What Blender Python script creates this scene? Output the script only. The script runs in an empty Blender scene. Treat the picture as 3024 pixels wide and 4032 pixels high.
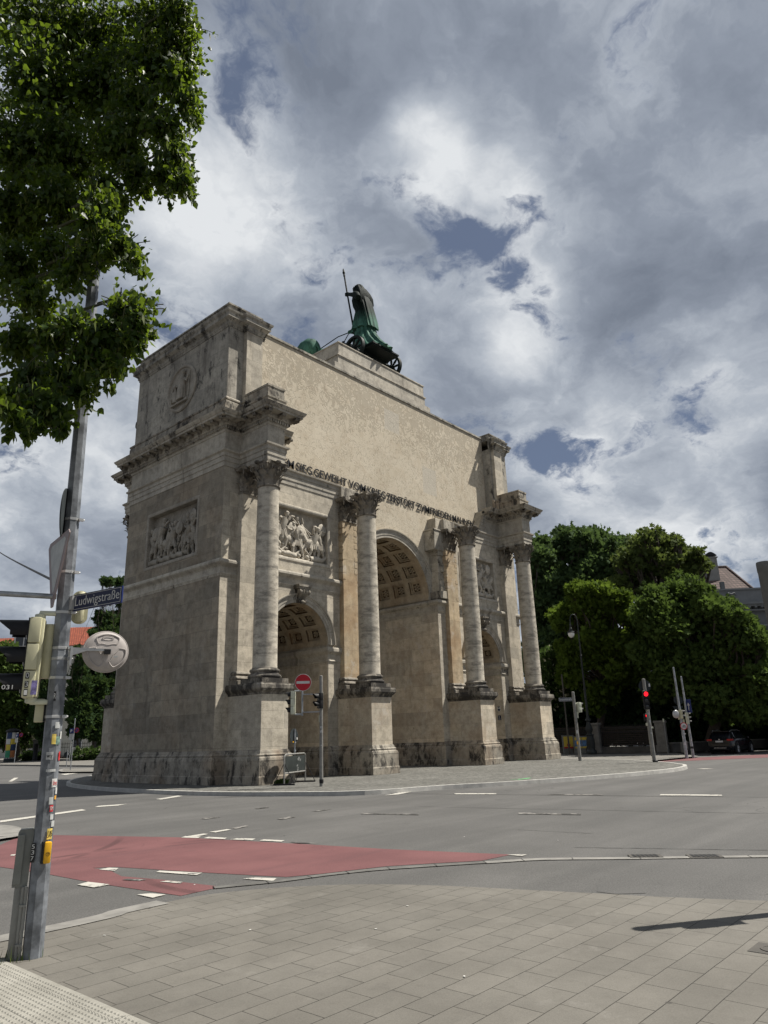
import bpy, bmesh, math, random
import numpy as np
from mathutils import Vector, Matrix, Euler
R = math.radians
PI = math.pi
sc = bpy.context.scene
COL = sc.collection

# ------------------------------------------------------------------ camera
CAMP = Vector((-27.44056633, -22.56157453, 1.52517985))
CR = Vector((0.6667629, -0.74467849, -0.02968481))
CU = Vector((-0.20465806, -0.22125369, 0.95349981))
CF = Vector((0.71661867, 0.62968306, 0.29992821))
cd = bpy.data.cameras.new('camera')
cd.sensor_fit = 'HORIZONTAL'
cd.sensor_width = 36
cd.lens = 36 * 2800.2 / 3024
cd.clip_start = .1
cd.clip_end = 5000
cam = bpy.data.objects.new('camera', cd)
COL.objects.link(cam)
m = Matrix.Identity(4)
for i in range(3):
    m[i][0] = CR[i]; m[i][1] = CU[i]; m[i][2] = -CF[i]; m[i][3] = CAMP[i]
cam.matrix_world = m
sc.camera = cam
sc.view_settings.view_transform = 'Standard'
sc.view_settings.look = 'None'
sc.view_settings.exposure = 0.62
sc.view_settings.gamma = 1
sc.cycles.max_bounces = 6
sc.cycles.transparent_max_bounces = 8

# ------------------------------------------------------------------ sun and sky
SUN_EL, SUN_A = 58.7, 56.0          # elevation, degrees west-of-north in which shadows fall
sund = bpy.data.lights.new('sun', 'SUN')
sund.energy = 5.0
sund.angle = R(0.5)
sund.color = (1.0, .95, .87)
sun = bpy.data.objects.new('sun', sund)
COL.objects.link(sun)
sdir = Vector((-math.sin(R(SUN_A)) * math.cos(R(SUN_EL)), math.cos(R(SUN_A)) * math.cos(R(SUN_EL)), -math.sin(R(SUN_EL))))
sun.rotation_euler = sdir.to_track_quat('-Z', 'Y').to_euler()
sun.location = (20, -30, 60)


class G:
    """small helper round a node tree"""
    def __init__(s, nt):
        s.nt = nt
    def n(s, t, _a=None, **kw):
        nd = s.nt.nodes.new(t)
        for k, v in (_a or {}).items():
            setattr(nd, k, v)
        for k, v in kw.items():
            k2 = int(k[1:]) if k[0] == 'i' and k[1:].isdigit() else k.replace('_', ' ')
            s.put(nd.inputs[k2], v)
        return nd
    def put(s, sock, v):
        if isinstance(v, bpy.types.NodeSocket):
            s.nt.links.new(v, sock)
        elif v is not None:
            if isinstance(v, tuple) and len(v) == 3 and sock.type == 'RGBA':
                v = (*v, 1)
            sock.default_value = v
    def math(s, op, a, b=None, c=None, clamp=False):
        nd = s.n('ShaderNodeMath', {'operation': op, 'use_clamp': clamp})
        s.put(nd.inputs[0], a)
        if b is not None: s.put(nd.inputs[1], b)
        if c is not None: s.put(nd.inputs[2], c)
        return nd.outputs[0]
    def vmath(s, op, a, b=None):
        nd = s.n('ShaderNodeVectorMath', {'operation': op})
        s.put(nd.inputs[0], a)
        if b is not None: s.put(nd.inputs[1], b)
        return nd.outputs['Value'] if op in ('DOT_PRODUCT', 'LENGTH') else nd.outputs[0]
    def mix(s, f, a, b, mode='MIX'):
        nd = s.n('ShaderNodeMix', {'data_type': 'RGBA', 'blend_type': mode})
        s.put(nd.inputs[0], f); s.put(nd.inputs[6], a); s.put(nd.inputs[7], b)
        return nd.outputs[2]
    def noise(s, vec, scale, detail=4, rough=.55, dist=0, out='Fac'):
        nd = s.n('ShaderNodeTexNoise', None, Vector=vec, Scale=scale, Detail=detail, Roughness=rough, Distortion=dist)
        return nd.outputs[out]
    def ramp(s, f, lo, hi, a=0., b=1., smooth=True):
        nd = s.n('ShaderNodeMapRange', {'interpolation_type': 'SMOOTHSTEP' if smooth else 'LINEAR'})
        for i, v in enumerate((f, lo, hi, a, b)):
            s.put(nd.inputs[i], v)
        return nd.outputs[0]
    def scale(s, v, t):
        return s.vmath('MULTIPLY', v, t)
    def xyz(s, v):
        return s.n('ShaderNodeSeparateXYZ', None, i0=v).outputs
    def vec(s, x, y, z):
        nd = s.n('ShaderNodeCombineXYZ')
        for i, v in enumerate((x, y, z)): s.put(nd.inputs[i], v)
        return nd.outputs[0]


world = bpy.data.worlds.new('World')
sc.world = world
world.use_nodes = True
world.node_tree.nodes.clear()
g = G(world.node_tree)
sky = g.n('ShaderNodeTexSky', {'sky_type': 'NISHITA', 'sun_disc': False, 'sun_elevation': R(SUN_EL), 'sun_rotation': R(180 - SUN_A), 'air_density': 1.0, 'dust_density': .6, 'ozone_density': 1.2})
dirv = g.vmath('NORMALIZE', g.n('ShaderNodeTexCoord').outputs['Generated'])
dx, dy, dz = g.xyz(dirv)
den = g.math('ADD', g.math('MAXIMUM', dz, 0.0), 0.42)
pl = g.vec(g.math('DIVIDE', dx, den), g.math('DIVIDE', dy, den), 0.0)
def lobe(u, v, rad, amp):
    """a soft region of the cloud cover towards one compass direction"""
    d = (CF * 2800.2 + CR * (u * 1.8228 - 1512) - CU * (v * 1.8228 - 2016)).normalized()
    dot = g.vmath('DOT_PRODUCT', dirv, tuple(d))
    return g.ramp(dot, math.cos(R(rad)), 1.0, 0.0, amp)
def addall(l):
    o = l[0]
    for k in l[1:]: o = g.math('ADD', o, k)
    return o
warp = g.n('ShaderNodeTexNoise', None, Vector=pl, Scale=3.0, Detail=6.0, Roughness=.60).outputs['Color']
plw = g.vmath('ADD', pl, g.scale(g.vmath('SUBTRACT', warp, (.5, .5, .5)), (.22, .22, .22)))
cov_n = g.math('MULTIPLY', g.math('SUBTRACT', g.noise(plw, 4.2, 12, .60), .5), 2.1)
# clear gaps and cloud banks
cov = addall([cov_n, g.math('MULTIPLY', g.math('SUBTRACT', g.noise(g.vmath('ADD', plw, (5.5, 3.3, 0)), 15., 9, .62), .5), .75), 0.63, lobe(520, 210, 4.5, -0.084), lobe(560, 290, 5, -0.105), lobe(530, 370, 4, -0.084), lobe(650, 180, 4, -0.070), lobe(870, 390, 3.2, -0.17), lobe(910, 440, 3.2, -0.21), lobe(960, 480, 3, -0.18), lobe(1005, 520, 2.6, -0.17), lobe(820, 340, 4, -0.11), lobe(1095, 570, 2.6, -0.18), lobe(1140, 620, 2.8, -0.18), lobe(1200, 670, 2.6, -0.18), lobe(1140, 1010, 4, -0.128), lobe(1230, 1000, 4, -0.178), lobe(1330, 1010, 3, -0.14), lobe(1480, 965, 3, -0.070), lobe(1550, 960, 3, -0.040), lobe(90, 930, 5, -0.10), lobe(330, 650, 5, -0.136), lobe(280, 690, 4, -0.14), lobe(640, 715, 4, -0.128), lobe(430, 160, 5, -0.07), lobe(1650, 1180, 5, -0.11)])
cloud = g.ramp(cov, .22, .50)
# light and dark parts of the clouds
det = g.math('MULTIPLY', g.math('SUBTRACT', g.noise(g.vmath('ADD', plw, (7.3, 2.1, 0)), 4.6, 12, .57), .5), 1.7)
mid = g.math('MULTIPLY', g.math('SUBTRACT', g.noise(g.vmath('ADD', plw, (1.3, 5.1, 0)), 13., 10, .60), .5), .42)
big = g.math('MULTIPLY', g.math('SUBTRACT', g.noise(g.vmath('ADD', pl, (3.1, 9.4, 0)), 1.6, 3, .5), .5), .4)
lum = addall([det, mid, big, .42, lobe(400, 330, 9, .15), lobe(560, 400, 10, .17), lobe(480, 530, 8, .20), lobe(1000, 300, 7, .16), lobe(940, 250, 4, .18), lobe(1130, 700, 6, .36), lobe(900, 340, 5, .26), lobe(1040, 440, 6, .2), lobe(1200, 560, 6, .16), lobe(1180, 880, 9, .12), lobe(1400, 1090, 9, .36), lobe(1620, 800, 9, .14), lobe(100, 1050, 12, .16), lobe(300, 950, 9, .22), lobe(330, 560, 6, .16),
              lobe(1480, 420, 15, -.12), lobe(1330, 720, 8, -.12), lobe(780, 640, 7, -.08), lobe(800, 130, 14, -.10), lobe(620, 60, 14, -.08), lobe(900, 830, 8, -.04), lobe(20, 1100, 8, -.03)])
edge = g.ramp(cov, .36, .62, .14, 0.)
lum = g.math('ADD', lum, edge)
ramp = g.n('ShaderNodeValToRGB', None, Fac=lum)
e = ramp.color_ramp.elements
e[0].position = 0.; e[0].color = (.195, .226, .284, 1)
e[1].position = 1.; e[1].color = (.80, .825, .85, 1)
k = e.new(.34); k.color = (.290, .328, .396, 1)
k = e.new(.62); k.color = (.450, .492, .556, 1)
skyc = g.mix(1.0, g.scale(sky.outputs[0], (.078, .078, .085)), (.80, .80, .82), 'MULTIPLY')
skyc = g.mix(.6, skyc, (.17, .205, .275))
low = g.ramp(dz, 0.02, .28, .6, 0.)
skyc = g.mix(low, skyc, (.30, .35, .43))
final = g.mix(cloud, skyc, ramp.outputs[0])
bg = g.n('ShaderNodeBackground', None, Color=final, Strength=0.62)
wo = g.n('ShaderNodeOutputWorld')
world.node_tree.links.new(bg.outputs[0], wo.inputs[0])


# ------------------------------------------------------------------ helpers
def at(u, v, h):
    """pixel of the photograph (1659 px wide) at a horizontal distance h -> point"""
    d = CF * 2800.2 + CR * (u * 1.8228 - 1512) - CU * (v * 1.8228 - 2016)
    return CAMP + d * (h / math.hypot(d.x, d.y))
def onz(u, v, z):
    d = CF * 2800.2 + CR * (u * 1.8228 - 1512) - CU * (v * 1.8228 - 2016)
    return CAMP + d * ((z - CAMP.z) / d.z)
VIEW_ROT = math.atan2(-.74468, .66676)          # local +x = to the right as seen from the crossing


def tag(o, label=None, cat=None, group=None, kind=None):
    if label: o['label'] = label
    if cat: o['category'] = cat
    if group: o['group'] = group
    if kind: o['kind'] = kind
    return o


def thing(name, label, cat, loc=(0, 0, 0), rz=0., group=None):
    o = bpy.data.objects.new(name, None)
    COL.objects.link(o)
    o.location = loc
    o.rotation_euler = (0, 0, rz)
    o.empty_display_size = .3
    return tag(o, label, cat, group)


class MB:
    """collects faces, then links them as one mesh object"""
    def __init__(s):
        s.v = []; s.f = []; s.mi = []; s.cm = 0
    def add(s, vs, fs):
        o = len(s.v)
        s.v += [tuple(p) for p in vs]
        s.f += [tuple(i + o for i in f) for f in fs]
        s.mi += [s.cm] * len(fs)
        return s
    def box(s, x0, x1, y0, y1, z0, z1, M=None):
        vs = [(x, y, z) for z in (z0, z1) for y in (y0, y1) for x in (x0, x1)]
        if M is not None: vs = [M @ Vector(p) for p in vs]
        return s.add(vs, [(0, 2, 3, 1), (4, 5, 7, 6), (0, 1, 5, 4), (2, 6, 7, 3), (0, 4, 6, 2), (1, 3, 7, 5)])
    def bevbox(s, x0, x1, y0, y1, z0, z1, b, M=None):
        bm = bmesh.new()
        bmesh.ops.create_cube(bm, size=1)
        for v in bm.verts:
            v.co = ((x0 + x1) / 2 + v.co.x * (x1 - x0), (y0 + y1) / 2 + v.co.y * (y1 - y0), (z0 + z1) / 2 + v.co.z * (z1 - z0))
        bmesh.ops.bevel(bm, geom=bm.edges[:], offset=b, segments=2, affect='EDGES', profile=.6)
        bm.verts.index_update()
        vs = [(M @ v.co) if M is not None else v.co.copy() for v in bm.verts]
        fs = [[v.index for v in f.verts] for f in bm.faces]
        bm.free()
        return s.add(vs, fs)
    def poly(s, pts):
        return s.add(pts, [tuple(range(len(pts)))])
    def prism(s, pts, d, M=None):
        """extrude a 3d polygon by vector d"""
        n = len(pts)
        a = [Vector(p) for p in pts]; b = [p + Vector(d) for p in a]
        vs = a + b
        if M is not None: vs = [M @ p for p in vs]
        return s.add(vs, [tuple(range(n))[::-1], tuple(range(n, 2 * n))] + [(i, (i + 1) % n, n + (i + 1) % n, n + i) for i in range(n)])
    def lathe(s, prof, c=(0, 0), n=24, M=None, cap=True):
        vs = []
        for r, z in prof:
            for k in range(n):
                a = 2 * PI * k / n
                p = Vector((c[0] + r * math.cos(a), c[1] + r * math.sin(a), z))
                vs.append(M @ p if M is not None else p)
        fs = []
        for j in range(len(prof) - 1):
            for k in range(n):
                k2 = (k + 1) % n
                fs.append((j * n + k, j * n + k2, (j + 1) * n + k2, (j + 1) * n + k))
        if cap:
            fs.append(tuple(range(n))[::-1]); fs.append(tuple((len(prof) - 1) * n + k for k in range(n)))
        return s.add(vs, fs)
    def tube(s, pts, rad, n=8, cap=True):
        pts = [Vector(p) for p in pts]
        if not isinstance(rad, (list, tuple)): rad = [rad] * len(pts)
        vs = []; up = None
        for i, p in enumerate(pts):
            t = (pts[min(i + 1, len(pts) - 1)] - pts[max(i - 1, 0)]).normalized()
            if up is None:
                up = Vector((0, 0, 1)) if abs(t.z) < .9 else Vector((1, 0, 0))
            x = t.cross(up).normalized(); up = x.cross(t).normalized()
            for k in range(n):
                a = 2 * PI * k / n
                vs.append(p + (x * math.cos(a) + up * math.sin(a)) * rad[i])
        fs = []
        for i in range(len(pts) - 1):
            for k in range(n):
                k2 = (k + 1) % n
                fs.append((i * n + k, (i + 1) * n + k, (i + 1) * n + k2, i * n + k2))
        if cap:
            fs.append(tuple(range(n))); fs.append(tuple((len(pts) - 1) * n + k for k in range(n))[::-1])
        return s.add(vs, fs)
    def ell(s, c, r, M=None, n=12, m2=8):
        vs = []; fs = []
        for j in range(m2 + 1):
            t = PI * j / m2
            for k in range(n):
                a = 2 * PI * k / n
                p = Vector((r[0] * math.sin(t) * math.cos(a), r[1] * math.sin(t) * math.sin(a), r[2] * math.cos(t)))
                if M is not None: p = M @ p
                vs.append(Vector(c) + p)
        for j in range(m2):
            for k in range(n):
                k2 = (k + 1) % n
                fs.append((j * n + k, (j + 1) * n + k, (j + 1) * n + k2, j * n + k2))
        return s.add(vs, fs)
    def sweep(s, path, prof, closed=False):
        """profile [(out, z)] swept along a plan path with mitres; outward is right of travel"""
        P = [Vector((p[0], p[1])) for p in path]; n = len(P); offs = []
        for i in range(n):
            if closed or 0 < i < n - 1:
                d0 = (P[i] - P[i - 1]).normalized(); d1 = (P[(i + 1) % n] - P[i]).normalized()
            elif i == 0:
                d0 = d1 = (P[1] - P[0]).normalized()
            else:
                d0 = d1 = (P[i] - P[i - 1]).normalized()
            n0 = Vector((d0.y, -d0.x)); n1 = Vector((d1.y, -d1.x)); b = (n0 + n1)
            b = b / max(b.dot(n0), .2)
            offs.append(b)
        vs = [(P[i].x + offs[i].x * o, P[i].y + offs[i].y * o, z) for i in range(n) for o, z in prof]
        k = len(prof); fs = []
        for i in range(n if closed else n - 1):
            j = (i + 1) % n
            for q in range(k - 1):
                fs.append((i * k + q, j * k + q, j * k + q + 1, i * k + q + 1))
        if not closed:
            fs.append(tuple(range(k))); fs.append(tuple((n - 1) * k + q for q in range(k))[::-1])
        return s.add(vs, fs)
    def build(s, name, mat, parent=None, smooth=None, label=None, world_coords=True):
        me = bpy.data.meshes.new(name)
        vs = s.v
        if parent is not None and world_coords:
            org = Vector((0, 0, 0)); o = parent
            while o is not None:
                org += o.location; o = o.parent
            vs = [(p[0] - org.x, p[1] - org.y, p[2] - org.z) for p in vs]
        me.from_pydata(vs, [], s.f)
        for mm in (mat if isinstance(mat, (list, tuple)) else [mat]):
            me.materials.append(mm)
        if isinstance(mat, (list, tuple)):
            me.polygons.foreach_set('material_index', s.mi)
        bm = bmesh.new(); bm.from_mesh(me)
        bmesh.ops.recalc_face_normals(bm, faces=bm.faces[:])
        bm.to_mesh(me); bm.free()
        if smooth:
            me.shade_smooth()
            me.set_sharp_from_angle(angle=R(smooth))
        me.update()
        o = bpy.data.objects.new(name, me)
        COL.objects.link(o)
        if parent is not None: o.parent = parent
        if label: o['label'] = label
        return o


def copy_tree(o, parent=None):
    c = o.copy()
    COL.objects.link(c)
    if parent is not None: c.parent = parent
    for ch in list(o.children):
        copy_tree(ch, c)
    return c


def text_mesh(body, size, extrude=.002, bold=0., sx=1.):
    """writing as raised letters: verts and faces in the x-z plane, facing -y, origin at left of baseline"""
    cu = bpy.data.curves.new('t', 'FONT')
    cu.body = body; cu.size = size; cu.extrude = extrude; cu.offset = bold; cu.resolution_u = 3
    ob = bpy.data.objects.new('t', cu)
    COL.objects.link(ob)
    dg = bpy.context.evaluated_depsgraph_get()
    me = bpy.data.meshes.new_from_object(ob.evaluated_get(dg))
    vs = [Vector((v.co.x * sx, -v.co.z, v.co.y)) for v in me.vertices]
    fs = [tuple(p.vertices) for p in me.polygons]
    bpy.data.objects.remove(ob); bpy.data.curves.remove(cu); bpy.data.meshes.remove(me)
    return vs, fs
def put_text(mb, body, size, M, w=None, center=False, extrude=.002, bold=0.):
    vs, fs = text_mesh(body, size, extrude, bold)
    x0 = min(v.x for v in vs); x1 = max(v.x for v in vs)
    k = 1 if w is None else w / (x1 - x0)
    for v in vs:
        v.x = (v.x - x0) * k - ((x1 - x0) * k / 2 if center else 0)
    mb.add([M @ v for v in vs], fs)


# ------------------------------------------------------------------ materials
MATS = {}
def newmat(name):
    mt = bpy.data.materials.new(name); mt.use_nodes = True
    nt = mt.node_tree; nt.nodes.clear()
    return mt, G(nt)
def finish(mt, g, bsdf):
    o = g.n('ShaderNodeOutputMaterial'); g.nt.links.new(bsdf, o.inputs[0])
    MATS[mt.name] = mt
    return mt
def principled(g, col, rough=.7, metal=0., normal=None, spec=.3, **kw):
    b = g.n('ShaderNodeBsdfPrincipled')
    g.put(b.inputs['Base Color'], col); g.put(b.inputs['Roughness'], rough); g.put(b.inputs['Metallic'], metal)
    g.put(b.inputs['Specular IOR Level'], spec)
    if normal is not None: g.put(b.inputs['Normal'], normal)
    for k, v in kw.items(): g.put(b.inputs[k.replace('_', ' ')], v)
    return b.outputs[0]
def bump(g, h, strength=.3, dist=.02):
    return g.n('ShaderNodeBump', None, Strength=strength, Distance=dist, Height=h).outputs[0]


def stone(name, base, dark, stain=.5, brick=(1.35, .63), crust=0., warm=0., bumps=.35, white=0., streak=.16, holes=True, blocks=.55):
    """weathered limestone: ashlar joints, tone from block to block, streaked stains, crust"""
    mt, g = newmat(name)
    P = g.n('ShaderNodeTexCoord').outputs['Object']
    x, y, z = g.xyz(P)
    nx, ny, nz = g.xyz(g.n('ShaderNodeNewGeometry').outputs['True Normal'])
    side = g.math('GREATER_THAN', g.math('ABSOLUTE', nx), .7)
    u = g.math('ADD', g.math('MULTIPLY', x, g.math('SUBTRACT', 1., side)), g.math('MULTIPLY', y, side))
    n1 = g.noise(P, .45, 5, .6); n2 = g.noise(P, 3.2, 8, .65); n3 = g.noise(P, 22, 4, .6)
    n2c = g.math('SUBTRACT', n2, .5)
    col = g.mix(g.ramp(n1, .3, .7), tuple(c * .86 for c in base), tuple(min(1, c * 1.10) for c in base))
    col = g.mix(g.ramp(n2, .35, .75), col, tuple(c * .62 for c in base))
    fine = g.ramp(n3, .3, .7, .88, 1.08)
    col = g.mix(1.0, col, g.vec(fine, fine, fine), 'MULTIPLY')
    h = g.math('ADD', g.math('MULTIPLY', n2, .6), g.math('MULTIPLY', n3, .35))
    if brick:
        wv = g.vec(g.math('ADD', u, g.math('MULTIPLY', n2c, .02)), g.math('ADD', z, g.math('MULTIPLY', n2c, .02)), 0.)
        bt = g.n('ShaderNodeTexBrick', {'offset': .43}, Vector=wv, Color1=(.72, .72, .72), Color2=(1.12, 1.10, 1.06), Mortar=(.9, .9, .9), Scale=1., Mortar_Size=.007, Brick_Width=brick[0], Row_Height=brick[1])
        bt.inputs['Mortar Smooth'].default_value = .3
        col = g.mix(blocks, col, g.mix(1., col, bt.outputs['Color'], 'MULTIPLY'))
        jn = g.math('MULTIPLY', bt.outputs['Fac'], g.ramp(g.noise(P, 1.7, 3), .35, .6, .25, .75))
        col = g.mix(jn, col, tuple(c * .35 for c in base))
        h = g.math('SUBTRACT', h, g.math('MULTIPLY', bt.outputs['Fac'], .8))
    sv = g.vec(g.math('MULTIPLY', u, 1.), g.math('MULTIPLY', y, .3), g.math('MULTIPLY', z, streak))
    st = g.noise(g.vmath('ADD', sv, (5.2, 1.3, 8.8)), 1.5, 9, .68)
    col = g.mix(g.ramp(st, .62 - .18 * stain, .80 - .12 * stain, 0., .75), col, dark)
    if warm:
        wn = g.noise(g.vmath('ADD', P, (3, 7, 1)), .55, 6, .65)
        col = g.mix(g.ramp(wn, .42, .68, 0., warm), col, (.27, .155, .07))
        wn2 = g.noise(g.vmath('ADD', P, (13, 2, 5)), 1.3, 7, .7)
        col = g.mix(g.ramp(wn2, .56, .72, 0., warm * .8), col, (.085, .048, .026))
    if white:
        wn = g.noise(g.vmath('ADD', P, (9, 3, 4)), 1.1, 8, .7)
        col = g.mix(g.ramp(wn, .54, .66, 0., white), col, (.50, .47, .42))
    if crust:
        cr = g.noise(g.vmath('ADD', g.scale(P, (1., 1., .55)), (1.7, 4.1, 6.6)), 2.1, 9, .72)
        col = g.mix(g.ramp(cr, .62 - .24 * crust, .72 - .16 * crust, 0., .92), col, (.030, .028, .026))
    if holes:
        hv = g.n('ShaderNodeTexVoronoi', {'feature': 'F1'}, Vector=P, Scale=1.1)
        hs = g.ramp(hv.outputs['Distance'], .03, .06, 1., 0.)
        col = g.mix(g.math('MULTIPLY', hs, .6), col, tuple(c * .3 for c in base))
        h = g.math('SUBTRACT', h, g.math('MULTIPLY', hs, .7))
    return finish(mt, g, principled(g, col, .88, normal=bump(g, h, bumps, .03), spec=.2))


LIME = (.50, .455, .375)
stone('ashlar_limestone', LIME, (.16, .135, .105), .4, blocks=.75)
stone('flank_shade_limestone', (.305, .272, .218), (.10, .087, .070), .55, warm=.12, white=.15, blocks=.95)  # greyer stone, with the flank's shade also darkened into its base colour
stone('pier_limestone', (.60, .535, .43), (.19, .155, .11), .45, brick=(1.3, .66), warm=.27, white=.4, blocks=.95)
stone('orange_limestone', (.50, .41, .285), (.22, .155, .09), .4, brick=(3., 1.05), warm=.42, white=.5)
stone('base_limestone', (.35, .322, .27), (.07, .06, .05), .9, brick=(1.5, 2.), crust=.55, streak=.6, warm=.25, white=.35)
stone('cap_limestone', (.26, .235, .195), (.05, .045, .04), 1., brick=None, crust=.95, white=.55)
stone('cornice_limestone', (.43, .395, .33), (.07, .06, .05), .85, brick=(1.6, 3.), crust=.42, white=.3)
stone('entablature_limestone', (.46, .425, .36), (.12, .105, .085), .6, brick=(1.8, 3.), crust=.12)
stone('attic_limestone', (.37, .345, .295), (.08, .07, .06), .75, brick=(1.5, .72), crust=.36)
stone('coping_limestone', (.40, .375, .32), (.06, .055, .05), .9, brick=(1.1, 5.), crust=.55, white=.4)
stone('column_marble', (.50, .455, .375), (.125, .115, .10), .95, brick=None, streak=3.2, bumps=.25, holes=False)
stone('capital_limestone', (.25, .225, .185), (.045, .038, .032), .9, brick=None, crust=.45, white=.25)
stone('relief_marble', (.47, .43, .36), (.14, .12, .1), .4, brick=None, bumps=.2, holes=False)
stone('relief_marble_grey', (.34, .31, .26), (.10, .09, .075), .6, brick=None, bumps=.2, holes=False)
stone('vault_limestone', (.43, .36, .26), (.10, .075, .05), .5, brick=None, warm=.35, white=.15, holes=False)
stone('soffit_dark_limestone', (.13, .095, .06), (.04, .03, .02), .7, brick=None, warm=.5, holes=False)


def mat_stucco():
    mt, g = newmat('stucco')
    P = g.n('ShaderNodeTexCoord').outputs['Object']
    x, y, z = g.xyz(P)
    n1 = g.noise(P, .35, 4, .55); n2 = g.noise(P, 2.4, 7, .62)
    col = g.mix(g.ramp(n1, .3, .7), (.475, .418, .322), (.535, .478, .378))
    col = g.mix(g.ramp(n2, .42, .72, 0, .35), col, (.36, .285, .2))
    # worm-like flaking patches, thicker towards the top
    w = g.n('ShaderNodeTexNoise', None, Vector=P, Scale=1.4, Detail=4.).outputs['Color']
    Pw = g.vmath('ADD', P, g.scale(w, (.9, .9, .9)))
    fl = g.noise(g.scale(Pw, (1., 1., .8)), 3.3, 4, .55, .6)
    ridge = g.math('ABSOLUTE', g.math('SUBTRACT', fl, .5))
    zone = g.ramp(g.math('ADD', z, g.math('MULTIPLY', g.math('SUBTRACT', g.noise(P, .5, 4), .5), 6.)), 16.2, 19.8, .0, .09)
    zone2 = g.math('ADD', zone, .012)
    pat = g.ramp(g.math('SUBTRACT', zone2, ridge), -.012, .012)
    col = g.mix(g.math('MULTIPLY', pat, .50), col, (.27, .235, .18))
    pat2 = g.ramp(g.noise(g.vmath('ADD', Pw, (4, 4, 4)), 2.2, 6, .65), .60, .66)
    col = g.mix(g.math('MULTIPLY', pat2, .22), col, (.58, .53, .44))
    h = g.math('ADD', g.math('MULTIPLY', pat, -.5), g.math('ADD', g.math('MULTIPLY', n2, .5), g.math('MULTIPLY', fl, .6)))
    # repair patches
    def rect(x0, x1, z0, z1):
        return g.math('MULTIPLY', g.math('MULTIPLY', g.math('GREATER_THAN', x, x0), g.math('LESS_THAN', x, x1)), g.math('MULTIPLY', g.math('GREATER_THAN', z, z0), g.math('LESS_THAN', z, z1)))
    for r_ in ((-.3, .95, 17.65, 18.9), (2.9, 4.15, 14.7, 16.3)):
        col = g.mix(g.math('MULTIPLY', rect(*r_), .8), col, (.435, .40, .335))
    # faint day joints
    bt = g.n('ShaderNodeTexBrick', {'offset': .37}, Vector=g.vec(x, z, 0.), Color1=(1, 1, 1), Color2=(.93, .93, .93), Mortar=(.86, .86, .86), Scale=1., Mortar_Size=.012, Brick_Width=3.3, Row_Height=2.3)
    col = g.mix(.6, col, g.mix(1., col, bt.outputs['Color'], 'MULTIPLY'))
    st = g.noise(g.vec(g.math('MULTIPLY', x, 2.2), 0., g.math('MULTIPLY', z, .22)), 1.5, 8, .65)
    col = g.mix(g.ramp(st, .60, .78, 0, .5), col, (.22, .18, .13))
    return finish(mt, g, principled(g, col, .92, normal=bump(g, h, .5, .03), spec=.15))
mat_stucco()


def plain(name, col, rough=.5, metal=0., var=.12, scale=6., spec=.35, bumpy=0., **kw):
    mt, g = newmat(name)
    P = g.n('ShaderNodeTexCoord').outputs['Object']
    n = g.noise(P, scale, 6, .6)
    c = g.mix(g.ramp(n, .3, .7), tuple(v * (1 - var) for v in col), tuple(min(1., v * (1 + var)) for v in col))
    n2 = g.noise(g.scale(P, (1, 1, .3)), scale * 2.7, 5, .65)
    c = g.mix(g.ramp(n2, .58, .75, 0, var * 1.6), c, tuple(v * .45 for v in col))
    nm = bump(g, n2, bumpy, .01) if bumpy else None
    return finish(mt, g, principled(g, c, g.ramp(n, .2, .8, max(.05, rough - .1), min(1, rough + .12)), metal, nm, spec, **kw))


def mat_bronze():
    mt, g = newmat('bronze_patina')
    P = g.n('ShaderNodeTexCoord').outputs['Object']
    x, y, z = g.xyz(P)
    n = g.noise(P, 1.6, 7, .65)
    st = g.noise(g.scale(P, (2.5, 2.5, .5)), 1.5, 8, .65)
    zz = g.ramp(g.math('ADD', z, g.math('MULTIPLY', n, 1.6)), 3.9, 5.0)
    col = g.mix(g.ramp(n, .3, .7), (.026, .074, .054), (.070, .175, .128))
    col = g.mix(g.ramp(st, .48, .68, 0, .85), col, (.016, .028, .024))
    col = g.mix(zz, col, (.007, .013, .011))
    return finish(mt, g, principled(g, col, .75, 0., bump(g, n, .2, .02), .12))
mat_bronze()
plain('dark_bronze', (.008, .012, .011), .6, 0., spec=.15)
plain('galvanised', (.30, .315, .33), .45, .55, .28, 9., bumpy=.15)
plain('galvanised_pole', (.140, .150, .163), .5, .05, .5, 7., bumpy=.2)
plain('pole_grey', (.20, .195, .18), .6, .1, .2, 7.)
plain('bright_steel', (.42, .42, .41), .4, .5, .12)
plain('grey_plastic', (.20, .20, .185), .5, 0, .12)
plain('cabinet_grey', (.155, .16, .145), .5, 0, .15)
plain('cream_housing', (.47, .45, .30), .45, 0, .08)
plain('pale_housing', (.50, .51, .40), .5, 0, .08)
plain('black_visor', (.006, .006, .007), .6, 0, .15)
plain('sign_back', (.030, .036, .038), .7, 0, .12, spec=.15)
plain('board_grey', (.030, .035, .033), .7, 0, .25, 3., spec=.15)
plain('sign_red', (.42, .012, .022), .4, 0, .08)
plain('sign_white', (.52, .52, .50), .45, 0, .06)
plain('sign_dirty_white', (.40, .41, .40), .55, 0, .2)
plain('sign_pale_red', (.27, .215, .21), .55, 0, .2)
plain('sign_blue', (.010, .022, .12), .4, 0, .08)
plain('sign_navy', (.008, .012, .042), .35, 0, .08)
plain('button_yellow', (.62, .33, .012), .4, 0, .1)
plain('sticker_red', (.42, .03, .035), .5, 0, .2, 30)
plain('sticker_yellow', (.55, .42, .10), .5, 0, .2, 30)
plain('sticker_violet', (.20, .17, .36), .5, 0, .5, 30)
plain('sticker_green', (.14, .22, .18), .5, 0, .5, 30)
plain('sticker_orange', (.55, .28, .04), .5, 0, .15, 30)
plain('ink_black', (.012, .012, .012), .5, 0, .1)
plain('mirror_back', (.34, .31, .29), .6, 0, .16, 5.)
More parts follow.
